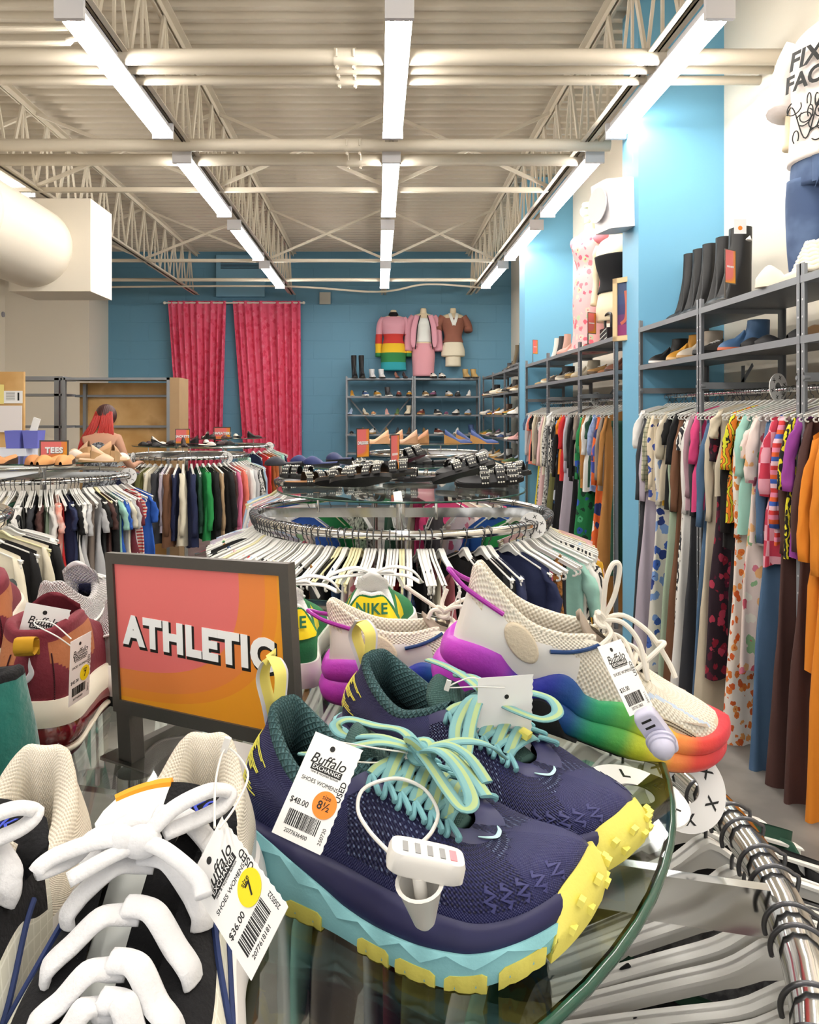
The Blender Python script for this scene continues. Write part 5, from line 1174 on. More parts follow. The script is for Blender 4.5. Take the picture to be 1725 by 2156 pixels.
SP = [(640, 1020, 0, 20, 'leftmost, tan footbed'), (705, 1032, 0, -25, 'second from left in the front'), (745, 1048, 0, -10, 'front centre beside the white tag'), (700, 1006, 0, 30, 'behind the two left front ones'), (765, 1000, 0, -35, 'tan footbed left of the red sign'), (790, 1030, 0, -20, 'just left of the sign foot'), (660, 1004, 1, 150, 'black, left rear'), (760, 985, 1, 100, 'upright black one behind'), (835, 995, 1, 20, 'black, right behind the sign'), (880, 1010, 1, 170, 'black, right of the sign'), (950, 1010, 1, 40, 'left one of the right-hand heap'), (960, 1040, 1, 10, 'front one of the right-hand heap'), (1000, 1020, 1, -30, 'middle of the right-hand heap'), (1040, 1025, 1, -15, 'right end of the heap'), (1010, 1045, 1, 5, 'lying flat at the right front'), (985, 1000, 0, 60, 'rear of the right-hand heap')]
for i, (px, py, kd, rz, w) in enumerate(SP):
    src = (S1, S2)[kd]; o = dup(src); Y = (1.62-zt_)*F/(max(py+5, 1008)-CY); lift = 0 if py > 1012 else .0
    p = at(px, py, max(3.12, min(Y, 4.05))); o.location = (p.x-.10*math.cos(math.radians(rz)), p.y-.10*math.sin(math.radians(rz)), zt_+.004+.024*(i % 3)); o.rotation_euler = (R.uniform(-.5, .5)*(i % 3 > 0), R.uniform(-.3, .02)*(i % 3 > 0), math.radians(rz+R.uniform(-15, 15))); o.scale = (1.12,)*3; o['label'] = 'black studded buckle sandal on the middle rack, '+w
for s in (S1, S2):
    for c in list(s.children_recursive)+[s]: bpy.data.objects.remove(c)
def low(name, cat, cols, group=None):              # simple shoe kinds for the shelves: returns a template thing
    t = thing(name, 'x', cat, group=group); up, so = cols
    if name == 'sneaker':
        S = Shoe(top=.026, topheel=.03, toetop=.022, spring=.01); S.upper(None, 14, 6).build('upper', up, t, 180); S.band(S.zb, lambda u: S.zt(u)+.003, .004, .002, nt=16, k=1).build('sole', so, t, 60); S.lining(nt=8).build('collar', m_inside, t, 180); S.tongue(k=5).build('tongue', up, t, 180)
        mb = MB()
        for i in range(4): a, b = S.surf(1, .52+.06*i, .95, .003), S.surf(-1, .52+.06*i, .95, .003); mb.strap([a, (a+b)/2+V((0, 0, .006)), b], .008, .003, ups=V((.2, 0, 1)), n=6)
        mb.build('laces', m_wlace, t)
    elif name in ('ankle_boot', 'tall_boot'):
        H = .17 if name == 'ankle_boot' else .42; rim = [(0, .0, 0, H), (.08, .004, .025, H), (.18, .03, .045, H), (.30, .07, .048, H), (.42, .10, .035, H), (.46, .115, 0.015, H), (.5, .118, .001, H-.001), (.62, .13, .001, H*.55), (.74, .14, 0, .12), (.80, .155, 0, .088), (.9, .175, 0, .075), (1, .185, 0, .07)]
        S = Shoe(rim=rim, top=.016, topheel=.03, toetop=.014, spring=.004, heelspring=0); bul = [(0, H*.35, 0, 0, H*.3), (.5, H*.3, .0, .0, H*.3), (.74, .03, 0, .01, .02), (1, .025, .005, .04, .001)]; S.B = bul
        S.upper(None, 24, 12).build('shaft', up, t, 180); S.band(S.zb, lambda u: S.zt(u)+.002, .003, .001, nt=16, k=1).build('sole', so, t, 60)
        T = S.ts(24); rs = []
        for k, dz in ((1, .001), (.93, .002), (.90, -.004), (.88, -.05)):
            row = []
            for sd, tq in T: p_ = S.rim(sd, min(tq, .5)); row.append(V((.055+(p_.x-.055)*k, p_.y*k, p_.z+dz)))
            rs.append(row)
        b = MB(); b.rings(rs, cap=False); n_ = len(b.v); b.f.append(list(range(n_-len(T), n_))); b.uv.append([(0, 0)]*len(T)); b.mi.append(0); b.build('lining', m_inside, t, 180)
    elif name in ('pump', 'wedge', 'mule', 'clog'):
        hh = {'pump': .075, 'wedge': .07, 'mule': .01, 'clog': .03}[name]; mb = MB(); rs = []
        for i in range(17):
            u = i/16; x = .01+.235*u; w = interp([(0, .012), (.1, .026), (.4, .026), (.7, .040), (.9, .03), (1, .008)], u)[0]; z0 = hh*(1-min(1, u/.62)**1.2); z0 = z0 if u < .62 else 0; tp = interp([(0, .045), (.2, .030), (.5, .018), (.62, .03), (.75, .034), (.95, .018), (1, .012)], u)[0]
            if name in ('mule', 'clog') and u < .45: tp = .012
            if name in ('mule', 'clog') and u > .45: tp *= 1.5
            rs.append([V((x, w*math.cos(a), z0+.006+tp*max(0, math.sin(a))**.8)) for a in [PI*j/10 for j in range(11)]])
        if name == 'pump' or name == 'wedge': op = 9
        else: op = 0
        mb.rings(rs, closed=False, cap=False); b = mb
        b.build('upper', up, t, 180)
        so_ = MB(); r2 = []
        for i in range(17):
            u = i/16; x = .005+.243*u; w = interp([(0, .014), (.1, .028), (.4, .027), (.7, .042), (.9, .032), (1, .006)], u)[0]; z0 = hh*(1-min(1, u/.62)**1.2) if u < .62 else 0; lo = 0 if name in ('wedge', 'clog', 'mule') else max(0, z0-.004); r2.append([V((x, -w, lo)), V((x, w, lo)), V((x, w, z0+.008)), V((x, -w, z0+.008))])
        so_.rings(r2).build('sole', so, t, 30)
        if name == 'pump': MB().lathe([(.014, hh+.004), (.009, hh*.6), (.008, 0)], (.022, 0, 0), n=10).build('heel', so, t, 50)
    return t
TPL = {}
def lowshoe(kind, loc, rz, up, so, label, group, cat=None, sc=1, rot=None):
    k = kind
    if k not in TPL: TPL[k] = low(kind, {'sneaker': 'shoe', 'ankle_boot': 'boot', 'tall_boot': 'boot', 'pump': 'shoe', 'wedge': 'shoe', 'mule': 'shoe', 'clog': 'shoe'}[kind], (m_bl, m_bl)); TPL[k].location = (0, 0, -50); NAMES.append(TPL[k])
    o = dup(TPL[k]); o.location = loc; o.rotation_euler = rot or (0, 0, rz); o['label'] = label; o['group'] = group; o.scale = (sc,)*3
    recolor(o, {'upper': up, 'shaft': up, 'tongue': up, 'sole': so, 'heel': so}); return o
NAMES = []
SM = {}
def sm(c, rough=.55): return mat('shoe_'+c, c, rough)
def toppos(px, py, Y=None, z=zt_): Y = Y or (ZC-z)*F/(py-CY); return V(((px-CX)*Y/F, Y, z+.001))
for px, dy, rz, c, w in ((640, 5.05, 170, '#1d1f2c', 'pointing left at the far left'), (680, 5.15, 150, '#1c2a5e', 'left of the pair in the middle'), (715, 5.05, 160, '#1c2a5e', 'right of the pair in the middle'), (745, 5.5, 140, '#25305a', 'rearmost')):
    lowshoe('pump' if 0 else 'mule', V(((px-CX)*dy/F, dy, zt_+.001)), math.radians(rz), sm(c), m_bl, 'navy pointed flat on the rack behind the sandals, '+w, 'navy flats', sc=1.1)
for i in range(5):
    o = lowshoe('mule', V(((850+i*32-CX)*5.2/F, 5.2+.1*(i % 2), zt_+.001)), math.radians(40+50*i), m_bl, m_bl, 'black flat sandal right of the sign on the rear rack, '+('first', 'second', 'third', 'fourth', 'fifth')[i]+' from the left', 'black flats on the rear rack')
for i, (px, c, s, w) in enumerate(((820, '#e0b48e', '#d8a97f', 'far left'), (850, '#d9a987', '#d3a27c', 'second'), (880, '#dcae90', '#cfa07a', 'third'), (905, '#c58f6c', '#b98a5c', 'next to the cork wedges'), (935, '#34477c', '#b98a50', 'cork-soled, left'), (962, '#34477c', '#b98a50', 'cork-soled, middle'), (990, '#3a4d84', '#b98a50', 'cork-soled, right'))):
    lowshoe('wedge', V(((px-CX)*8.75/F, 8.75+.12*(i % 2), zt_+.001)), math.radians(-20 if i > 3 else 200), sm(c), sm(s, .8), ('blue' if i > 3 else 'nude')+' wedge sandal on the rack near the back shelves, '+w, 'wedges near the back shelves', sc=1.35)
for i, (px, Y, rz, w) in enumerate(((20, 5.35, 60, 'left end'), (70, 5.3, 100, 'second from left'), (135, 5.3, -60, 'left of the sign foot'), (270-0, 5.3, -120, 'right of the sign'))):
    px = (35, 75, 270-140, 150)[i]; lowshoe('clog', V(((px-CX)*Y/F, Y, zt_+.001)), math.radians((-100, -70, -95, -80)[i]), sm(('#c98f5e', '#bb7f50', '#d2985f', '#d69c66')[i], .8), sm('#3a2a20'), 'tan suede clog on the tees rack, '+w, 'tan clogs', sc=1.3)
for i in range(8):
    px = 165+(i % 4)*24; Y = 5.45+.2*(i//4); lowshoe(('mule', 'wedge')[i % 2], V(((px-CX)*Y/F, Y, zt_+.001+.02*(i//4))), math.radians(30*i), sm(('#e3c6a8', '#dcb999', '#f0e6d8', '#c9a07a')[i % 4], .7), sm('#b9966c', .8), 'beige strappy sandal right of the TEES sign, %s row, %s' % (('front', 'rear')[i//4], ('leftmost', 'second', 'third', 'rightmost')[i % 4]), 'beige sandals on the tees rack', sc=1.05)
for i in range(14):
    a = 2*PI*i/14; c = ('#1d1a1b', '#2a1d1c', '#e9e2d8', '#3a1f22', '#1b1b1d')[i % 5]; lowshoe(('mule', 'clog', 'mule', 'wedge')[i % 4], V((-2.14+.36*math.cos(a), 8.4+.36*math.sin(a), zt_+.001)), a*2.3, sm(c), m_bl, ('white' if c == '#e9e2d8' else 'dark')+' strappy sandal on the jackets rack, '+('far right', 'right rear', 'right back', 'back right', 'back', 'back left', 'left back', 'far left', 'left front', 'front left', 'front', 'front right', 'right front', 'near right')[i], 'sandals on the jackets rack', sc=.82)
for i in range(6):
    a = 2*PI*i/6; lowshoe(('wedge', 'mule')[i % 2], V((-2.2+.33*math.cos(a), 10.9+.33*math.sin(a), zt_+.001)), a*2, sm(('#2a2220', '#e5dccd', '#4a2523')[i % 3]), m_bl, 'small sandal on the sweaters rack, '+('right', 'right rear', 'left rear', 'left', 'left front', 'front')[i], 'sandals on the sweaters rack', sc=.85)
# signs on the racks
def rsign(text, px0, py0, px1, py1, Y, label, lh, rz=0, legs=.10):
    w = abs(px1-px0)*Y/F/max(.3, math.cos(rz)); h = (py1-py0)*Y/F; o = sign(text, label, w, h, lh, legs=legs/w, base=(.7, .4)); p = at(px0, py1, Y); o.location = p; o.scale = (w,)*3; o.rotation_euler = (0, 0, rz); return o
rsign('TEES', 83, 927, 144, 970, 5.45, 'small orange TEES sign standing on the left round rack', .27, 0, .0)
rsign('JACKETS', 369, 903, 400, 935, 8.12, 'small orange JACKETS sign on the jackets rack', .22, 0, .05)
rsign('SWEATERS', 450, 899, 486, 926, 11.0, 'small orange SWEATERS sign on the sweaters rack', .2, 0, .05)
rsign('DRESSES', 751, 902, 778, 965, 5.5, 'narrow orange DRESSES sign behind the sandals, turned away', .2, .9, .02)
rsign('-', 823, 915, 843, 1000, 3.75, 'orange sign seen nearly edge-on among the studded sandals', .2, 1.15, .026)
for x, px, py, Y, rz in (('', 842, 1044, 3.2, .5),):
    M, w, h = plane_frame((828, 1036, 3.15), (845, 1034, 3.15), (862, 1056, 3.05)); t = thing('price_tag', 'white tag lying among the studded sandals', 'tag', group='price tags'); t.matrix_world = M; MB().box((0, 0, 0), (w, h, .001)).build('card', m_paper, t, 0)
# ================================================================ steel shelving along the right wall and the back wall
LV = [2.335, 2.02]
def shelf_unit(x0, x1, y0, y1, levels, label, brace=False, hz0=None, ztop=2.4):
    t = thing('steel_shelving', label, 'shelving', ((x0+x1)/2, (y0+y1)/2, 0), 0, 'grey steel shelving'); c = V(t.location)
    for x in (x0, x1):
        for y in (y0, y1):
            mb = MB(); sx = 1 if x == x0 else -1; sy = 1 if y == y0 else -1
            mb.bx(x-c.x, x-c.x+sx*.035, y-c.y, y-c.y+sy*.004, ZF, ztop); mb.bx(x-c.x, x-c.x+sx*.004, y-c.y, y-c.y+sy*.035, ZF, ztop)
            p = mb.build('upright', m_grey, t, 0)
            if x == x0:
                b = MB()
                for k in range(-2, int(ztop/.09)): b.cyl((x-c.x-.0008, y-c.y+sy*.018, .05+k*.09), (x-c.x+.0045, y-c.y+sy*.018, .05+k*.09), .006, n=8)
                b.build('slots', mat('slot_glint', '#d9dadd', .4, .3), p, 0, label='pale round holes')
    for z in levels:
        mb = MB(); mb.bx(x0-c.x+.002, x1-c.x-.002, y0-c.y+.002, y1-c.y-.002, z-.004, z); mb.bx(x0-c.x-.002, x0-c.x+.004, y0-c.y, y1-c.y, z-.038, z+.001); mb.bx(x0-c.x, x1-c.x, y0-c.y+.001, y0-c.y+.005, z-.035, z); mb.bx(x0-c.x, x1-c.x, y1-c.y-.005, y1-c.y-.001, z-.035, z); mb.build('shelf', m_grey, t, 0)
    if hz0:
        for y in (y0+.03, y1-.03): MB().bx(x0-c.x, x1-c.x, y-c.y-.004, y-c.y+.004, hz0+.01, hz0+.055).cyl((x0-c.x-.002, y-c.y, hz0+.03), (x0-c.x+.03, y-c.y, hz0+.03), .012).build('end_bracket', m_grey, t, 0)
        MB().bar((x1-c.x-.01, y0-c.y+.4, LV[1]-.04), (x1-c.x-.01, y1-c.y-.4, hz0-.1), .03, .004, (1, 0, 0)).bar((x1-c.x-.01, y0-c.y+.55, LV[1]-.04), (x1-c.x-.01, y0-c.y+.55, 1.2), .05, .004, (1, 0, 0)).build('brace', m_grey, t, 0)
    if brace:
        w = x1-x0; MB().bar((.03-w/2, y1-c.y-.01, levels[-1]), (w*.5-.03, y1-c.y-.01, levels[1]), .03, .004, (0, 1, 0)).build('brace', m_grey, t, 0); MB().bar((w*.5-.03, y1-c.y-.015, levels[-1]), (.03-w/2, y1-c.y-.015, levels[1]), .03, .004, (0, 1, 0)).build('brace', m_grey, t, 0)
    return t
RZ = 1.775; RX = 2.42
us = [(2.72, 3.95, 'nearest bay, mostly right of the frame'), (3.955, 5.2, 'bay under the mannequin in jeans'), (5.205, 6.40, 'bay holding the tall black boots')]
for a, b, w in us: shelf_unit(2.2, 2.78, a, b, LV, 'grey slotted steel shelving on the right wall, '+w, hz0=RZ)
for a, b, w in ((7.05, 8.3, 'bay under the black-topped mannequin'), (8.305, 9.85, 'middle bay behind the front pillar'), (9.855, 11.3, 'bay beside the rear pillar')): shelf_unit(2.2, 2.78, a, b, LV, 'grey slotted steel shelving on the right wall, '+w, hz0=RZ)
LB = [2.36, 1.98, 1.59, 1.18, .78, .35]
for a, b, w in ((11.85, 13.2, 'nearest bay beyond the rear pillar'), (13.205, 14.55, 'middle bay in the back corner'), (14.555, 15.9, 'last bay touching the back shelves')): shelf_unit(2.2, 2.75, a, b, LB, 'grey steel shoe shelving, '+w)
shelf_unit(-.67, .765, 16.0, 16.45, LB, 'grey steel shoe shelving on the blue back wall, left bay', True); shelf_unit(.77, 2.17, 16.0, 16.45, LB, 'grey steel shoe shelving on the blue back wall, right bay')
def wall_rail(y0, y1, label):
    t = thing('hanging_rail', label, 'rail', (RX, (y0+y1)/2, RZ), 0, 'hanging rails of the right wall'); h = (y1-y0)/2; MB().cyl((0, -h, -.016), (0, h, -.016), .016).build('rail', m_chrome, t)
    for k in (-.5, .5): MB().bar((.0, k*h, -.016), (.34, k*h, -.016), .03, .03).build('bracket', m_grey, t)
wall_rail(2.8, 6.38, 'chrome hanging rail under the near right-hand shelves'); wall_rail(7.1, 11.25, 'chrome hanging rail under the farther right-hand shelves')
def wfill(y0, y1, items, where, hl, seed):
    r = random.Random(seed); n = len(items); d = (y1-y0)/n
    for i, it in enumerate(items):
        y = y0+d*(i+.5); p = V((RX, y, RZ)); pv, nx = nb(items, i, -1), nb(items, i, 1)
        h = hang(p, r.uniform(-.06, .06)+(PI if r.random() < .5 else 0), where, 'hangers on the '+where, hlabel(FB[it[0]][0] if it else '', CATS[it[1]][0] if it else '', 'the '+where, pv, nx)); h.scale = (1.12, 1, 1)
        if it is None: continue
        key, kind = it[:2]
        garment(kind, FB[key][1], glabel(key, kind, 'the '+where, pv, nx), CATS[kind][1], 'clothes on the '+where, p, PI*(i % 2)+r.uniform(-.07, .07), var=r.randrange(4), sx=1.12, sz=(it[2] if len(it) > 2 else r.uniform(.95, 1.08))*(1.3 if kind == 'maxi' else 1.45 if kind in ('dress', 'trousers', 'slip') else 1.1))
NEAR = [('orange', 'maxi', 1.1), ('orange', 'blouse', 1.6), ('choc', 'maxi', 1.0), ('purple', 'blouse', 1.0), ('yelblk', 'blouse', 1.0), ('choc', 'maxi', 1.05), ('stripepk', 'long', 1.0), ('chkred', 'blouse', 1.1), ('denim', 'maxi', 1.02), ('denim', 'trousers', 1.2), ('pinkfl', 'blouse', 1.0), ('pinkfl', 'dress', .9), ('mint', 'blouse', .95), ('orfl', 'maxi', 1.05), ('swirl', 'blouse', .9), ('black', 'long', 1.15), ('black', 'trousers', 1.1), ('putty', 'tee', .8), ('darkfl', 'dress', 1.0), ('putty', 'maxi', 1.0), ('denim', 'maxi', 1.05), ('tan', 'trousers', 1.0), ('hotpink', 'blouse', .9), ('char', 'maxi', 1.0), ('mauve', 'long', .95), ('white', 'maxi', 1.0), ('bwscroll', 'dress', .9), ('brown', 'maxi', 1.0), ('black', 'blouse', .95), ('sage', 'maxi', 1.02), ('black', 'tee', 1.0), ('putty', 'blouse', .9), ('mustard', 'cami', 1.1), ('bluefl', 'maxi', 1.0), ('black', 'trousers', 1.1), ('creamfl', 'long', .98), ('plaid', 'long', .9), ('lilac', 'maxi', 1.0), ('char', 'maxi', 1.0), ('white', 'blouse', .8)]
wfill(3.72, 6.36, NEAR, 'near right wall rail', 'white plastic hanger on the near right wall rail', 21)
FAR = [('dkgreen', 'trousers'), ('camel', 'maxi'), ('taupe', 'long'), ('multifl', 'maxi'), ('ltbluetx', 'blouse'), ('dkgreen', 'tee'), ('white', 'blouse'), ('camel', 'long', 1.1), ('grnblue', 'maxi'), ('taupe', 'blouse', .8), ('black', 'maxi'), ('black', 'long'), ('grey', 'long', .9), ('lilac', 'maxi'), ('red', 'blouse'), ('orange', 'tee'), ('black', 'maxi'), ('bandblk', 'dress'), ('bwscroll', 'long'), ('white', 'tee', .8), ('olive', 'slip'), ('bwspeck', 'maxi'), ('cream', 'long', 1.1), ('blush', 'maxi'), ('bwspeck', 'dress'), ('taupe', 'long'), ('yellow', 'slip'), ('putty', 'long'), ('black', 'tee'), ('coral', 'tee'), ('ltgrey', 'long'), ('denim', 'tee')]
wfill(7.15, 11.2, FAR, 'farther right wall rail', 'white plastic hanger on the farther right wall rail', 22)
for i, (k, kd) in enumerate((('choc', 'maxi'), ('taupe', 'maxi'), ('char', 'long'), ('brown', 'dress'))):
    p = V((2.5, 6.97-.03*i, 1.5)) if i > 9 else V((2.62, 6.90+.035*i, 1.50)); garment(kd, FB[k][1], FB[k][0]+' garment in the gap between the two right-hand shelving runs', CATS[kd][1], 'clothes in the gap by the pillar', p, 0, i)
for x, y, lb, s in ((RX-.02, 4.55, 'white XL size divider on the near right wall rail', 1.7), (RX, 8.4, 'white size divider on the farther right wall rail', 1.6)):
    o = dup(DISC_X, (x, y, RZ+.03)); o.scale = (s,)*3; o.rotation_euler = (0, 0, .5); o['label'] = lb
# ---------------------------------------------------------------- shoes and boots on the shelves
for i in range(5): lowshoe('tall_boot', V((2.62, (5.36, 5.64, 5.86, 6.05, 6.22)[i], 2.337)), PI+.12*(i % 2)+.15, m_bl2 if False else sm('#0f0f11', .5), m_bl, 'tall black leather boot on the top right shelf, '+('nearest, with a white tag', 'second from the near end', 'third from the near end', 'fourth from the near end', 'farthest, by the pillar')[i], 'tall black boots', sc=1.12 if i else 1.25).scale = (1.0 if i else 1.2, 1.2 if i else 1.7, 1.38)
M, w, h = plane_frame((1546, 462, 5.15), (1572, 462, 5.15), (1546, 492, 5.15)); t = thing('price_tag', 'white tag with orange sticker on the nearest tall black boot', 'tag', group='price tags'); t.matrix_world = M; MB().box((0, 0, 0), (w, h, .001)).build('card', m_paper, t, 0); MB().cyl((.0, -.01, .0005), (.0, -.01, .0012), .015).build('size_sticker', m_orange_s, t)
tag(MB().lathe([(.002, .03), (.02, .0), (.018, -.004)], (0, 0, 0), (0.3, 0, 1)).build('security_tag', m_wplast), 'small white cone security tag hanging on the nearest tall boot', 'security tag').location = at(1577, 505, 5.15)
rsign('-', 1527, 523, 1560, 596, 4.93, 'orange category sign in front of the tall black boots', .2, .55, .10)
tag(low('clog', 'shoe', (sm('#efe3d2', .7), sm('#f0e2d0', .8))), 'chunky cream platform sandal at the edge of the top right shelf', 'shoe'); o = [x for x in COL.objects if x.name.startswith('clog') and x.get('label', '').startswith('chunky')][0]; o.location = (2.40, 4.22, 2.337); o.rotation_euler = (0, 0, 2.6); o.scale = (1.1, 1.1, 2.2)
t = thing('knitted_hat', 'bulky cream knitted bundle on the top right shelf', 'hat', (2.46, 4.25, 2.42)); mb = MB()
for k in range(7): mb.tube([V(((.11-.010*k)*math.cos(a), (.11-.010*k)*math.sin(a), .024*k+.006*math.sin(a*9+k))) for a in [2*PI*i/40 for i in range(40)]], .018, 8, loop=True)
mb.build('knit', mat('cream_yarn', '#efe4d0', .9, bump=('noise', 150, .8)), t, 180)
SH = [  # kind, y, level, rz, upper, sole, text
 ('tall_boot', 3.0, 0, 3, '#2a2a2c', '#111111', 'black boot past the mannequin'), ('ankle_boot', 6.15, 1, 3.2, '#1b1b1d', '#efece6', 'black ankle boot with white toe'), ('ankle_boot', 5.85, 1, 3.4, '#c58d2f', '#d9b483', 'mustard ankle boot'), ('ankle_boot', 5.55, 1, 3.1, '#b9ae9f', '#a9865c', 'stone lace-up boot'), ('sneaker', 5.32, 1, 3.3, '#4a4744', '#222222', 'dark trainer'), ('ankle_boot', 4.9, 1, 3.2, '#3f5f84', '#c0674a', 'blue suede ankle boot'), ('clog', 4.65, 1, 3.0, '#1e1e20', '#1e1e20', 'black slip-on'), ('mule', 4.45, 1, 2.8, '#202023', '#202023', 'black mule'), ('clog', 4.2, 1, 3.3, '#222224', '#2b2b2b', 'black clog with white tag'), ('mule', 4.0, 1, 3.1, '#8a6a48', '#b08b5d', 'tan slipper'),
 ('ankle_boot', 7.35, 1, 3.2, '#6b3f2c', '#3a2419', 'reddish brown boot'), ('pump', 7.7, 1, 3.0, '#8c5a35', '#3a2419', 'brown heeled shoe'), ('sneaker', 8.0, 1, 3.3, '#9c7748', '#5a4630', 'tan lace-up'), ('ankle_boot', 8.6, 1, 3.1, '#b9ad97', '#9c8a6c', 'beige boot'), ('sneaker', 8.95, 1, 3.3, '#b08f4d', '#6d5636', 'ochre shoe'), ('sneaker', 9.35, 1, 3.1, '#8d8577', '#d8d2c2', 'grey-beige trainer'), ('ankle_boot', 9.7, 1, 3.0, '#34302e', '#1c1c1c', 'black boot'), ('sneaker', 10.2, 1, 3.2, '#c9a778', '#e9e2d0', 'tan trainer'), ('pump', 10.8, 1, 3.1, '#cfb48a', '#cfb48a', 'cream pump'),
 ('tall_boot', 10.05, 0, 3.2, '#c9a091', '#b08a7a', 'dusty pink tall boot'), ('tall_boot', 10.35, 0, 3.3, '#2a2a2c', '#1a1a1a', 'black tall boot'), ('tall_boot', 10.6, 0, 3.2, '#ece7de', '#d8d2c6', 'white tall boot'), ('ankle_boot', 9.3, 0, 3.2, '#c7968a', '#b78578', 'pink ankle boot'), ('pump', 8.95, 0, 3.1, '#a8a5a3', '#77716d', 'silver shoe'), ('tall_boot', 7.6, 0, 3.35, '#b01f2a', '#7d1018', 'glossy red crocodile tall boot'), ('tall_boot', 7.25, 0, 3.2, '#b01f2a', '#7d1018', 'second glossy red tall boot'), ('tall_boot', 8.0, 0, 3.2, '#1c1c1e', '#111111', 'black studded tall boot'), ('pump', 8.25, 0, 3.1, '#c8262d', '#8a151b', 'red pump')]
for kd, y, lv, rz, up, so, w in SH:
    lowshoe(kd, V((2.52 if kd != 'tall_boot' else 2.56, y, LV[lv]+.002)), rz, sm(up, .25 if 'glossy' in w else .6), sm(so), w+(' on the top shelf of the right wall' if lv == 0 else ' on the second shelf of the right wall')+(', near pillar' if 6 > y > 5.6 else ''), 'footwear on the right wall shelves', sc=.78 if 'tall' in w else 1.15)
SC_ = ['#7b4a6a', '#d9cfba', '#d8cdb8', '#2a2724', '#8a6d45', '#e8e6e4', '#eceae8', '#5a5250', '#1f1f24', '#6a5548', '#d9a5a0', '#c99334', '#c08a2e', '#a9bedb', '#b3c5de', '#4f6b42', '#8f3f4a', '#3c3c40', '#b9855a', '#efe9e0', '#39507c', '#a8a49c', '#e6d9c0', '#77382c']
CW = {'#7b4a6a': 'plum', '#d9cfba': 'stone', '#d8cdb8': 'sand', '#2a2724': 'near-black', '#8a6d45': 'khaki', '#e8e6e4': 'off-white', '#eceae8': 'white', '#5a5250': 'dark taupe', '#1f1f24': 'black', '#6a5548': 'brown', '#d9a5a0': 'pink', '#c99334': 'mustard', '#c08a2e': 'ochre', '#a9bedb': 'pale blue', '#b3c5de': 'light blue', '#4f6b42': 'green', '#8f3f4a': 'wine', '#3c3c40': 'charcoal', '#b9855a': 'tan', '#efe9e0': 'ivory', '#39507c': 'blue', '#a8a49c': 'grey', '#e6d9c0': 'cream', '#77382c': 'rust brown'}
KN = {'sneaker': 'trainer', 'pump': 'heeled shoe', 'ankle_boot': 'ankle boot', 'mule': 'flat', 'wedge': 'wedge', 'clog': 'clog', 'tall_boot': 'tall boot'}
r = random.Random(5); seen = set()
def rnd_shoe(loc, rz, where, i, sc=1.15):
    for _ in range(60):
        kd = r.choice(('sneaker', 'sneaker', 'pump', 'ankle_boot', 'clog', 'wedge')); c = r.choice(SC_); lb = f'{CW[c]} {KN[kd]} {where}'
        if lb not in seen: break
    seen.add(lb); s2 = r.choice(('#f0eee8', '#1c1c1c', '#a98552', '#d8cfbe')); lowshoe(kd, loc, rz, sm(c), sm(s2), lb, 'shoes on the far shelves', sc=sc)
for lv, (z, w) in enumerate(((1.98, 'second'), (1.59, 'third'), (1.18, 'fourth'))):
    for i in range(11): rnd_shoe(V((-.55+.247*i+(.05 if i > 5 else 0), 16.24, z+.002)), -PI/2+r.uniform(-.4, .4), 'on the %s shelf of the back wall, %s bay' % (w, 'left' if i < 6 else 'right'), i)
for kd, x, c, w in (('tall_boot', -.52, '#18181b', 'left black'), ('tall_boot', -.36, '#18181b', 'right black'), ('ankle_boot', -.14, '#d9d9dc', 'left silver'), ('ankle_boot', .06, '#e2e2e4', 'right silver'), ('pump', .38, '#8a5a4a', 'brown'), ('pump', .55, '#3a2a2a', 'dark'), ('sneaker', 1.15, '#eeeae2', 'left white'), ('sneaker', 1.33, '#eeeae2', 'right white'), ('ankle_boot', 1.85, '#b99a63', 'left tan'), ('ankle_boot', 2.02, '#b99a63', 'right tan')):
    lowshoe(kd, V((x, 16.22, 2.362)), -PI/2+.2, sm(c), sm('#2a2520'), w+' '+KN[kd]+' on top of the back wall shelving', 'footwear on top of the back shelving', sc=1.15)
for b_, (y0, w) in enumerate(((12.0, 'nearest'), (13.35, 'middle'), (14.7, 'last'))):
    for lv, (z, wz) in enumerate(((1.98, 'second'), (1.59, 'third'), (1.18, 'fourth'), (.78, 'fifth'))):
        for i in range(4): rnd_shoe(V((2.40+.04*(i % 2), y0+.15+.28*i, z+.002)), PI+r.uniform(-.3, .3), 'on the %s shelf of the %s corner bay' % (wz, w), i)
for i, (kd, y, c) in enumerate((('tall_boot', 12.2, '#242426'), ('tall_boot', 12.6, '#1c1c1e'), ('tall_boot', 13.0, '#5a4a30'), ('ankle_boot', 13.4, '#1c1c1e'), ('ankle_boot', 13.9, '#2a2a2c'))):
    lowshoe(kd, V((2.46, y, 2.362)), PI+.2*i, sm(c), m_bl, 'dark boot on top of the corner shelving, '+('nearest to us', 'second from the near end', 'brown one in the middle', 'fourth from the near end', 'farthest from us')[i], 'boots on the corner shelving', sc=1.0)
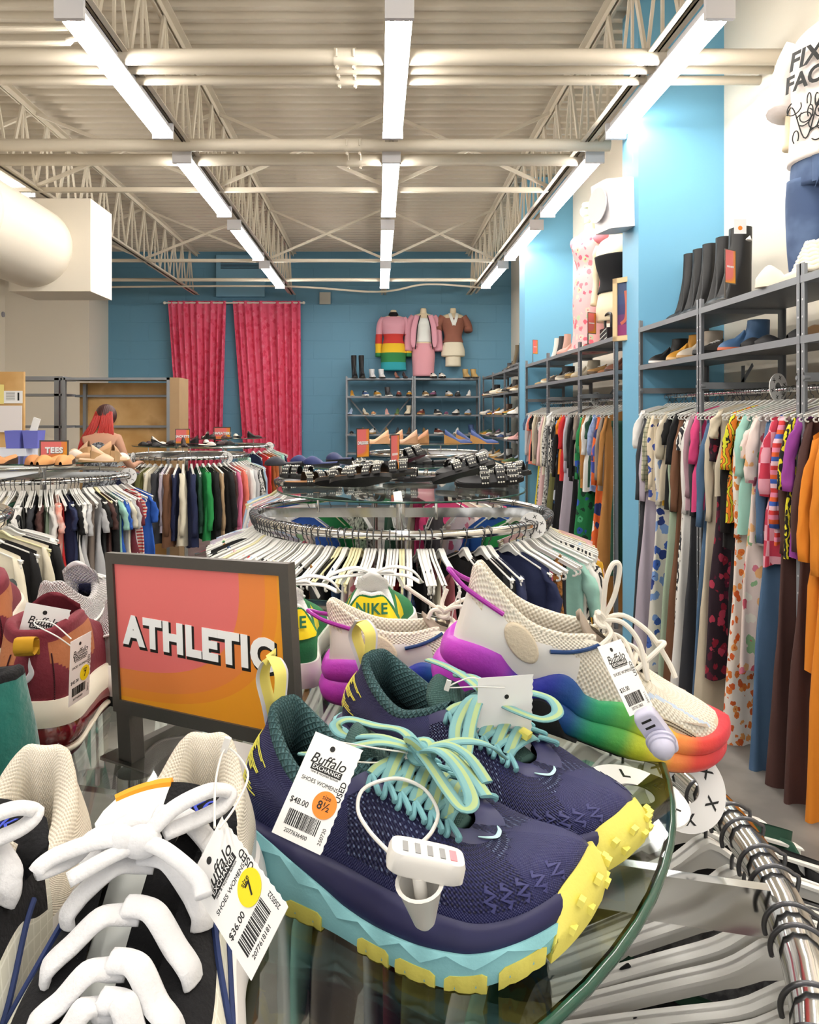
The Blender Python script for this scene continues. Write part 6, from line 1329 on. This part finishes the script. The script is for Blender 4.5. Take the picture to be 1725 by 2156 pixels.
# ---------------------------------------------------------------- picture frame and small sign
t = thing('picture_frame', 'pale wood picture frame hung at the shelving end beside the pillar', 'picture frame', at(1319, 650, 6.72)); t.rotation_euler = (0, 0, -.95); m_wood = mat('pale_wood', '#dcbf92', .6, bump=('noise', 30, .2))
fw, fh = .26, .56; MB().bx(-fw/2, fw/2, -.02, .03, -fh/2, -fh/2+.045).bx(-fw/2, fw/2, -.02, .03, fh/2-.045, fh/2).bx(-fw/2, -fw/2+.045, -.02, .03, -fh/2, fh/2).bx(fw/2-.045, fw/2, -.02, .03, -fh/2, fh/2).build('frame', m_wood, t, 0)
MB().bx(-fw/2+.04, fw/2-.04, -.008, -.002, -fh/2+.04, fh/2-.04).build('picture', mat('dark_abstract', '#2a2f5e', .35, pat=('bands', ['#7d2a5e', '#5a2a5e', '#2a2f5e', '#283a66', '#2d3d5e'], 2.2, 2, .23)), t, 0); MB().strap(smooth_path([V((.0, -.009, .16)), V((.01, -.009, .02)), V((.0, -.009, -.09)), V((-.05, -.009, -.13))]), .03, .002, ups=V((0, -1, 0))).build('picture_shape', mat('dull_orange', '#b2563f', .5), t)
rsign('-', 1122, 715, 1134, 745, 11.0, 'small orange sign beside the tall boots near the rear pillar', .2, .5, .12)
rsign('-', 1238, 657, 1260, 702, 8.12, 'small orange sign between the black boot and the red boots', .2, .6, .11)
# ================================================================ mannequins
def torso(mb, secs, k=1, n=28):
    rs = []
    for i in range(len(secs)*6-5):
        u = i/6; z, w, d, y = interp([(j,)+tuple(s_) for j, s_ in enumerate(secs)], u); rs.append([V((w*math.copysign(abs(math.cos(a))**.9, math.cos(a)), y+d*math.sin(a), z)) for a in [2*PI*q/n for q in range(n)]])
    mb.rings(rs); return mb
BODY = [(-.05, .17, .11, 0), (.05, .175, .12, 0), (.18, .15, .10, 0), (.28, .125, .085, 0), (.40, .155, .10, -.01), (.48, .165, .11, -.015), (.56, .18, .09, 0), (.615, .15, .065, .005), (.64, .07, .05, .01), (.66, .052, .048, .01), (.72, .045, .045, .01), (.725, .02, .02, .01)]
def mannequin(name, label, loc, rz, skin, parts, arms=True, group='dressed mannequins'):
    t = thing(name, label, 'mannequin', loc, rz, group); torso(MB(), BODY).build('torso', skin, t, 180)
    if arms:
        for s in (-1, 1): MB().tube(smooth_path([V((s*.16, 0, .58)), V((s*.20, 0, .50)), V((s*.22, .01, .32)), V((s*.215, -.03, .10))]), [.045]*6+[.036]*6+[.026]*7, 12).build('arm', skin, t, 180)
    for nm_, m_, fn in parts: fn(MB()).build(nm_, m_, t, 180)
    return t
def grow(g, lo, hi): return [(z, w+g, d+g, y) for z, w, d, y in BODY if lo <= z <= hi]
def sleeves(mb, L=.42, r0=.06, r1=.05):
    for s in (-1, 1): mb.tube(smooth_path([V((s*.15, 0, .585)), V((s*.205, 0, .50)), V((s*.235, .01, .50-L*.5)), V((s*.24, -.02, .50-L))], 5), [r0]*8+[(r0+r1)/2]*4+[r1]*4, 14)
    return mb
m_skin = mat('mannequin_cream', '#ead9b8', .5); m_rainb = mat('rainbow_sweater', '#e3a0ae', .9, pat=('bands', ['#2f9aa6', '#2f9aa6', '#2e7a46', '#2e7a46', '#e8bd2d', '#e8bd2d', '#c23a34', '#c23a34', '#e0a3b2', '#e0a3b2', '#e0a3b2'], 1.22, 2, .26), bump=('noise', 120, .5))
S_ = 1.35
def sc_m(o, s=S_): o.scale = (s,)*3; return o
sc_m(mannequin('mannequin', 'wall mannequin in a rainbow-striped long sweater, left of the three', (.345, 16.37, 2.86), 0, m_skin, [('sweater', m_rainb, lambda mb: sleeves(torso(mb, [(-.24, .205, .13, 0), (-.1, .2, .14, 0)]+grow(.028, .05, .62)), .52)), ('collar', FB['black'][1], lambda mb: torso(mb, [(.62, .09, .07, .005), (.66, .075, .065, .01), (.69, .06, .055, .01)]))], False))
sc_m(mannequin('mannequin', 'wall mannequin in pink jacket and pink skirt, middle of the three', (.99, 16.37, 2.90), 0, m_skin, [('top', m_wt, lambda mb: torso(mb, grow(.01, .18, .60))), ('jacket', mat('pink_knit', '#dd9fae', .9, bump=('noise', 120, .5)), lambda mb: sleeves(mb.strap(smooth_path([V((.10, -.10, .60)), V((.15, -.13, .42)), V((.17, -.13, .2)), V((.14, -.13, .1))]), .09, .02, ups=V((0, -1, 0))).strap(smooth_path([V((-.10, -.10, .60)), V((-.15, -.13, .42)), V((-.17, -.13, .2)), V((-.14, -.13, .1))]), .09, .02, ups=V((0, -1, 0))), .46, .065, .07)), ('jacket_trim', m_blkf, lambda mb: mb.tube(smooth_path([V((.055, -.12, .60)), V((.10, -.145, .42)), V((.12, -.145, .2)), V((.14, -.145, .06))]), .007).tube(smooth_path([V((-.055, -.12, .60)), V((-.10, -.145, .42)), V((-.12, -.145, .2)), V((-.14, -.145, .06))]), .007)), ('skirt', mat('pink_skirt', '#e0a0aa', .85), lambda mb: torso(mb, [(-.36, .17, .11, 0), (-.2, .175, .12, 0), (0, .185, .13, 0), (.16, .155, .11, 0)]))], False))
sc_m(mannequin('mannequin', 'wall mannequin in brown cropped top and cream shorts, right of the three', (1.63, 16.37, 2.90), 0, m_skin, [('top', mat('brown_knit', '#8a5848', .9), lambda mb: sleeves(torso(mb, grow(.014, .18, .56)), .14, .07, .07)), ('shirt_collar', m_wt, lambda mb: mb.strap(smooth_path([V((.06, -.05, .64)), V((.04, -.12, .56)), V((0, -.14, .44))]), .05, .008, ups=V((0, -1, 0))).strap(smooth_path([V((-.06, -.05, .64)), V((-.04, -.12, .56)), V((0, -.14, .44))]), .05, .008, ups=V((0, -1, 0)))), ('shorts', FB['cream'][1], lambda mb: torso(torso(torso(mb, [(-.04, .19, .13, 0), (.06, .185, .13, 0), (.18, .15, .11, 0)]), [(-.20, .12, .11, 0), (-.02, .11, .11, 0)][0:2]), [(-.205, .125, .115, 0), (-.02, .12, .11, 0)]))], False))
# shelf mannequins of the right wall, facing the aisle
o = sc_m(mannequin('mannequin', 'cream mannequin torso in a black strapless top on the right shelves', (2.52, 8.05, 2.66), -PI/2+.5, m_skin, [('top', m_blkf, lambda mb: torso(mb, grow(.012, .18, .50))), ('stand', m_skin, lambda mb: mb.lathe([(.11, -.24), (.11, -.225), (.02, -.21), (.02, -.02)], n=20))]), 1.3)
pk = mat('pink_floral_dress', '#eeb3b4', .8, pat=('floral', ['#e47b86', '#f3c9b8', '#b7c7a4', '#e05f72'], 16))
o = sc_m(mannequin('mannequin', 'mannequin with raised arm in a pink floral dress on the right shelves', (2.50, 8.98, 2.98), -PI/2+.3, m_skin, [('dress', pk, lambda mb: torso(mb, [(-.52, .20, .15, 0), (-.3, .17, .13, 0), (-.05, .185, .13, 0)]+grow(.014, .18, .58))), ('puff_sleeve', mat('pink_sleeve', '#ec8f9c', .8), lambda mb: mb.ball((.19, 0, .55), .075, 16).ball((-.19, 0, .55), .075, 16)), ('head_wrap', FB['sage'][1], lambda mb: mb.ball((.0, 0, .82), .085, 16, (1, 1, .8)).cyl((0, 0, .70), (0, 0, .8), .045)), ('raised_arm', m_skin, lambda mb: mb.tube(smooth_path([V((.17, 0, .58)), V((.26, -.05, .66)), V((.18, -.08, .82)), V((.05, -.08, .86))]), .028))], False), 1.25)
jeans = mat('worn_denim', '#3f5172', .85, bump=('noise', 60, .4), pat=('blotch', ['#596d8e'], 5))
tee = mat('blush_tee', '#eadfd9', .85, bump=('noise', 20, .5))
t = mannequin('mannequin', 'mannequin in a pale printed t-shirt and blue jeans on the top right shelf', (2.66, 4.42, 3.10), -PI/2+.45, m_skin, [('t_shirt', tee, lambda mb: sleeves(torso(mb, [(.0, .215, .15, 0), (.1, .205, .145, 0), (.28, .2, .13, 0), (.45, .2, .13, 0), (.56, .205, .11, 0), (.62, .16, .08, 0), (.655, .09, .06, .01)]), .22, .085, .085)), ('jeans', jeans, lambda mb: torso(torso(mb, [(-.60, .085, .10, 0), (-.3, .10, .11, 0), (.02, .10, .12, 0)][:0]+[(-.12, .205, .135, 0), (-.02, .2, .135, 0), (.06, .18, .125, 0)]), [(-.06, .2, .13, 0), (-.02, .2, .13, 0)]))], True)
sc_m(t, 1.25)
for s in (-1, 1): torso(MB(), [(-.60, .085, .10, 0), (-.42, .105, .115, 0), (-.2, .112, .125, 0), (-.08, .10, .13, 0)]).build('jean_leg', jeans, t, 180).location = (s*.105, 0, 0)
MB().strap([V((.0, -.137, z)) for z in (.02, -.03, -.08, -.12)], .035, .006, ups=V((0, -1, 0))).tube([V((.019, -.14, z)) for z in (.03, -.03, -.10)]+[V((.0, -.14, -.15))], .002, 6).build('fly', jeans, t, 60)
def onchest(b, dst, x, z, sc=1, rot=0):
    Mx = Matrix.Translation((x, -.150, z)) @ Matrix.Rotation(rot, 4, 'Y') @ Matrix.Rotation(PI/2, 4, 'X'); q = MB(); merge(q, b, Mx); o = len(dst.v); q.v = [(a, c-.0+.55*a*a, e) for a, c, e in q.v]; merge(dst, q)
mb = MB(); onchest(text_mb('FIXE', .115, .001, .003, shear=.2), mb, -.02, .46); onchest(text_mb('FACE', .105, .001, .003, shear=.1), mb, -.03, .36); mb.build('chest_lettering', m_ink, t, 0, label='black lettering across the chest')
mb = MB(); rr = random.Random(3)
for k in range(16):
    a0 = rr.uniform(0, 6.28); cx, cz = rr.uniform(-.11, .09), rr.uniform(.08, .27); P = [V((cx+(.02+.012*math.sin(k))*math.cos(a0+q*.7)*(1+.3*q*.2), 0, cz+.03*math.sin(a0+q*.7))) for q in range(8)]; mb.tube([V((p.x, -.1505+.55*p.x*p.x, p.z)) for p in smooth_path(P, 3)], .0028, 5)
mb.tube([V((x, -.1505+.55*x*x, .17+.085*math.sin(x*40))) for x in [-.14+.01*i for i in range(27)]], .003, 5); mb.build('chest_print', m_ink, t, 180, label='black ink line drawing')
t = thing('handbag', 'small black studded handbag with silver beads on the right shelves', 'bag', (2.40, 7.9, 2.34)); MB().bx(-.05, .05, -.13, .13, 0, .16).build('bag_body', m_bl, t); MB().tube(smooth_path([V((0, -.1, .15)), V((0, -.09, .30)), V((0, .09, .30)), V((0, .1, .15))]), .014).build('handle', m_bl, t)
mb = MB()
for i in range(40): mb.ball((-.053, -.12+.24*((i*7) % 40)/40, .01+.14*((i*11) % 40)/40), .006, 6)
mb.build('beads', m_sil, t, 180)
# ================================================================ left background: plywood shelving, bins, person
m_ply = mat('plywood', '#c99c5e', .6, pat=('blotch', ['#dcb47a', '#b98a50'], 2.2), bump=('noise', 20, .1))
t = thing('plywood_shelving', 'plywood-backed grey shelf unit behind the red-haired person', 'shelving', (-3.3, 9.6, 0))
MB().bx(-.62, .66, .40, .42, ZF, 2.02).build('back_panel', m_ply, t, 0); MB().bx(.68, .80, -.02, .44, ZF, 2.07).build('side_panel', mat('plywood_dark', '#a88a66', .6, var=.1), t, 0)
for x in (-.66, .66): MB().bx(x-.02, x+.02, -.02, .02, ZF, 2.07).build('upright', m_grey, t, 0)
for x in (-.50,): MB().bx(x-.04, x+.0, .3, .36, ZF, 2.0).build('upright', m_grey, t, 0)
for z in (2.07, 1.86, 1.46, 1.05, .4): MB().bx(-.66, .68, -.02 if z > 2 else .34, .44, z-.03, z).build('shelf' if z > 2 else 'cross_rail', m_grey, t, 0)
t = thing('empty_shelving', 'empty grey shelf unit left of the plywood-backed one', 'shelving', (-4.37, 9.7, 0))
for x in (-.62, .28, .36): MB().bx(x-.03, x+.03, -.02, .03, ZF, 2.07).build('upright', m_grey, t, 0)
for z in (2.09, 1.87, 1.46, .9): MB().bx(-.62, .36, -.02, .4, z-.05 if z > 2 else z-.03, z).build('shelf', m_grey, t, 0)
t = thing('notice_board', 'tall plywood panel at the left edge with papers on it', 'panel', (-4.6, 8.6, 0)); MB().bx(-1.0, .595, 0, .04, ZF, 2.09).build('board', m_ply, t, 0)
tag(MB().bx(-.105, .105, -.004, 0, -.07, .07).build('notice', m_paper), 'white printed notice pinned on the plywood panel', 'notice').location = at(28, 836, 8.59)
tag(MB().bx(-.03, .03, -.004, 0, -.11, .11).build('notice', mat('pale_yellow_paper', '#f0e08c', .7)), 'pale yellow sheet pinned at the left edge of the plywood panel', 'notice').location = at(3, 830, 8.59)
mb = MB()
for i in range(8): mb.bx(-.08, .02, -.006, -.004, .05-.012*i, .053-.012*i)
mb.bx(.05, .07, -.006, -.004, -.04, .05); o = mb.build('printing', m_ink, bpy.data.objects['notice'], 0)
tag(MB().bx(-.17, .17, -.01, 0, -.15, .15).build('whiteboard', mat('whiteboard', '#ece6e6', .3)), 'white sheet with rounded corners leaning on the plywood panel', 'board').location = at(15, 882, 8.58)
m_vio = mat('violet_plastic', '#6a6fc4', .4)
t = thing('counter', 'white topped counter behind the tees rack, violet bins standing on it', 'counter', (-3.6, 7.0, 0)); MB().bx(-.9, .62, -.25, .3, ZF, 1.14).build('cabinet', m_white, t, 0); MB().bx(-.94, .66, -.28, .33, 1.14, 1.17).build('worktop', m_wt, t, 0)
tag(MB().bx(-.2, .2, -.12, .12, 0, .13).build('storage_box', mat('pale_box', '#d8dbe6', .5)), 'pale plastic box on the counter under the violet bins', 'box').location = (-3.36, 6.95, 1.172)
for x, w in ((-3.28, 'left'), (-3.12, 'right')):
    mb = MB(); rs = [[V((a*s_, b*s_*.8, z)) for a, b in ((-.07, -.1), (.07, -.1), (.07, .1), (-.07, .1))] for s_, z in ((.85, 0), (1, .16), (.94, .16), (.8, .01))]; mb.rings(rs); tag(mb.build('storage_bin', m_vio, None, 20), 'violet plastic bin on the counter, %s one of two' % w, 'bin').location = (x, 6.9, 1.303)
tag(MB().box((0, 0, 0), (.06, .02, .22), rotm(0, .3, 0)).build('bottle', m_paper), 'white flat bottle leaning in the right violet bin', 'bottle').location = (-3.10, 6.85, 1.47)
# ---------------------------------------------------------------- the person, back to us
t = thing('person', 'person with long red hair and black patterned top, back turned, bending forward', 'person', (-2.64, 7.2, 0))
def skin_mesh(pts, edges, rad, sub=2):
    me = bpy.data.meshes.new('body'); me.from_pydata(pts, edges, []); o = bpy.data.objects.new('body', me); COL.objects.link(o); md = o.modifiers.new('skin', 'SKIN'); md.use_smooth_shade = True
    for v, r_ in zip(me.skin_vertices[0].data, rad): v.radius = (r_, r_*.85) if r_ > .07 else (r_, r_)
    me.skin_vertices[0].data[0].use_root = True; s = o.modifiers.new('sub', 'SUBSURF'); s.levels = sub; s.render_levels = sub; bpy.context.view_layer.update()
    m2 = bpy.data.meshes.new_from_object(o.evaluated_get(bpy.context.evaluated_depsgraph_get())); bpy.data.objects.remove(o); m2.shade_smooth(); return m2
PT = [(0, 0, .90), (0, .02, 1.05), (0, .05, 1.20), (0, .09, 1.34), (0, .13, 1.44), (0, .16, 1.50), (0, .19, 1.57), (0, .21, 1.62)]; ED = [(i, i+1) for i in range(7)]; RD = [.15, .12, .135, .13, .055, .05, .085, .06]
def limb(start, pts, rs):
    p = start
    for q, r_ in zip(pts, rs): PT.append(q); RD.append(r_); ED.append((p, len(PT)-1)); p = len(PT)-1
    return p
for s in (-1, 1):
    limb(0, [(s*.09, 0, .82), (s*.10, .0, .40), (s*.10, -.02, .07), (s*.10, .07, .02), (s*.10, .14, .005)], [.085, .055, .038, .035, .03])
    w = limb(3, [(s*.15, .08, 1.37), (s*.20, .09, 1.22 if s > 0 else 1.2), (s*.25, .16, 1.10), (s*.26, .30, 1.12), (s*.26, .37, 1.13)], [.06, .042, .038, .026, .024])
    for k in range(4): limb(w, [(s*.26+(k-1.5)*.018, .42, 1.13), (s*.26+(k-1.5)*.019, .45+.005*(k in (1, 2)), 1.11)], [.008, .007])
    limb(w, [(s*.22, .39, 1.12), (s*.205, .41, 1.105)], [.010, .009])
me = skin_mesh(PT, ED, RD); me.materials.clear(); me.materials.append(mat('skin_tone', '#b98a70', .6)); link('body', me, t)
hp = V((0, .19, 1.60)); mb = MB(); mb.ball(hp+V((0, 0, 0)), .105, 20, (.95, 1.05, 1.05)); mb.build('hair_crown', mat('dark_brown_hair', '#3d1d1a', .5, bump=('waves', (20, 20, 3), .6)), t, 180, label='dark brown crown of the hair')
rr = random.Random(2); mb = MB()
for i in range(46):
    a = rr.uniform(-1, 1); P = smooth_path([hp+V((a*.07, -.09+abs(a)*.03, .03)), hp+V((a*.10, -.115, -.08)), hp+V((a*.13+rr.uniform(-.02, .02)-.03, -.15, -.22)), hp+V((a*.15-.05+rr.uniform(-.03, .03), -.17+rr.uniform(-.02, .02), -.36+rr.uniform(-.05, .03)))], 5)
    mb.tube(P, [.016*(1-.6*q/(len(P)-1)) for q in range(len(P))], 6)
mb.build('hair', mat('red_hair', '#a5231a', .45, bump=('waves', (30, 30, 3), .8), var=.3), t, 180, label='long red hair hanging down the back')
mb = MB(); torso(mb, [(.86, .165, .13, .0), (1.0, .145, .12, .02), (1.18, .155, .125, .05), (1.30, .150, .12, .08), (1.37, .12, .09, .10)]); mb.build('top', mat('black_patterned_top', '#232428', .8, pat=('blotch', ['#8d9299'], 50)), t, 180, label='black and white patterned sleeveless top')
mb = MB(); torso(mb, [(.86, .168, .135, .0), (.80, .17, .14, 0), (.74, .16, .12, 0)])
for s in (-1, 1): mb.tube([V((s*.09, 0, .80)), V((s*.10, 0, .40)), V((s*.10, -.02, .07))], [.095, .068, .055], 14)
mb.build('trousers', FB['black'][1], t, 180)
t2 = thing('step_stool', 'low grey step stool under the red-haired person', 'stool', (-2.64, 7.2, ZF)); MB().bx(-.24, .24, -.18, .24, .31, .345).build('step', m_grey, t2, 0)
for a in (-.2, .2):
    for b in (-.14, .2): MB().bx(a-.015, a+.015, b-.015, b+.015, 0, .31).build('leg', m_grey, t2, 0)
tag(MB().lathe([(.04, 0), (.055, .01), (.055, .04), (.02, .05)], axis=(1, 0, 0)).build('wall_speaker', mat('grey_disc', '#9a98a0', .5)), 'grey rounded wall unit at the left edge of the cream wall', 'speaker').location = at(4, 662, 15.4)
for o in NAMES:                                    # the unplaced shoe templates
    for c in list(o.children_recursive)+[o]: bpy.data.objects.remove(c)
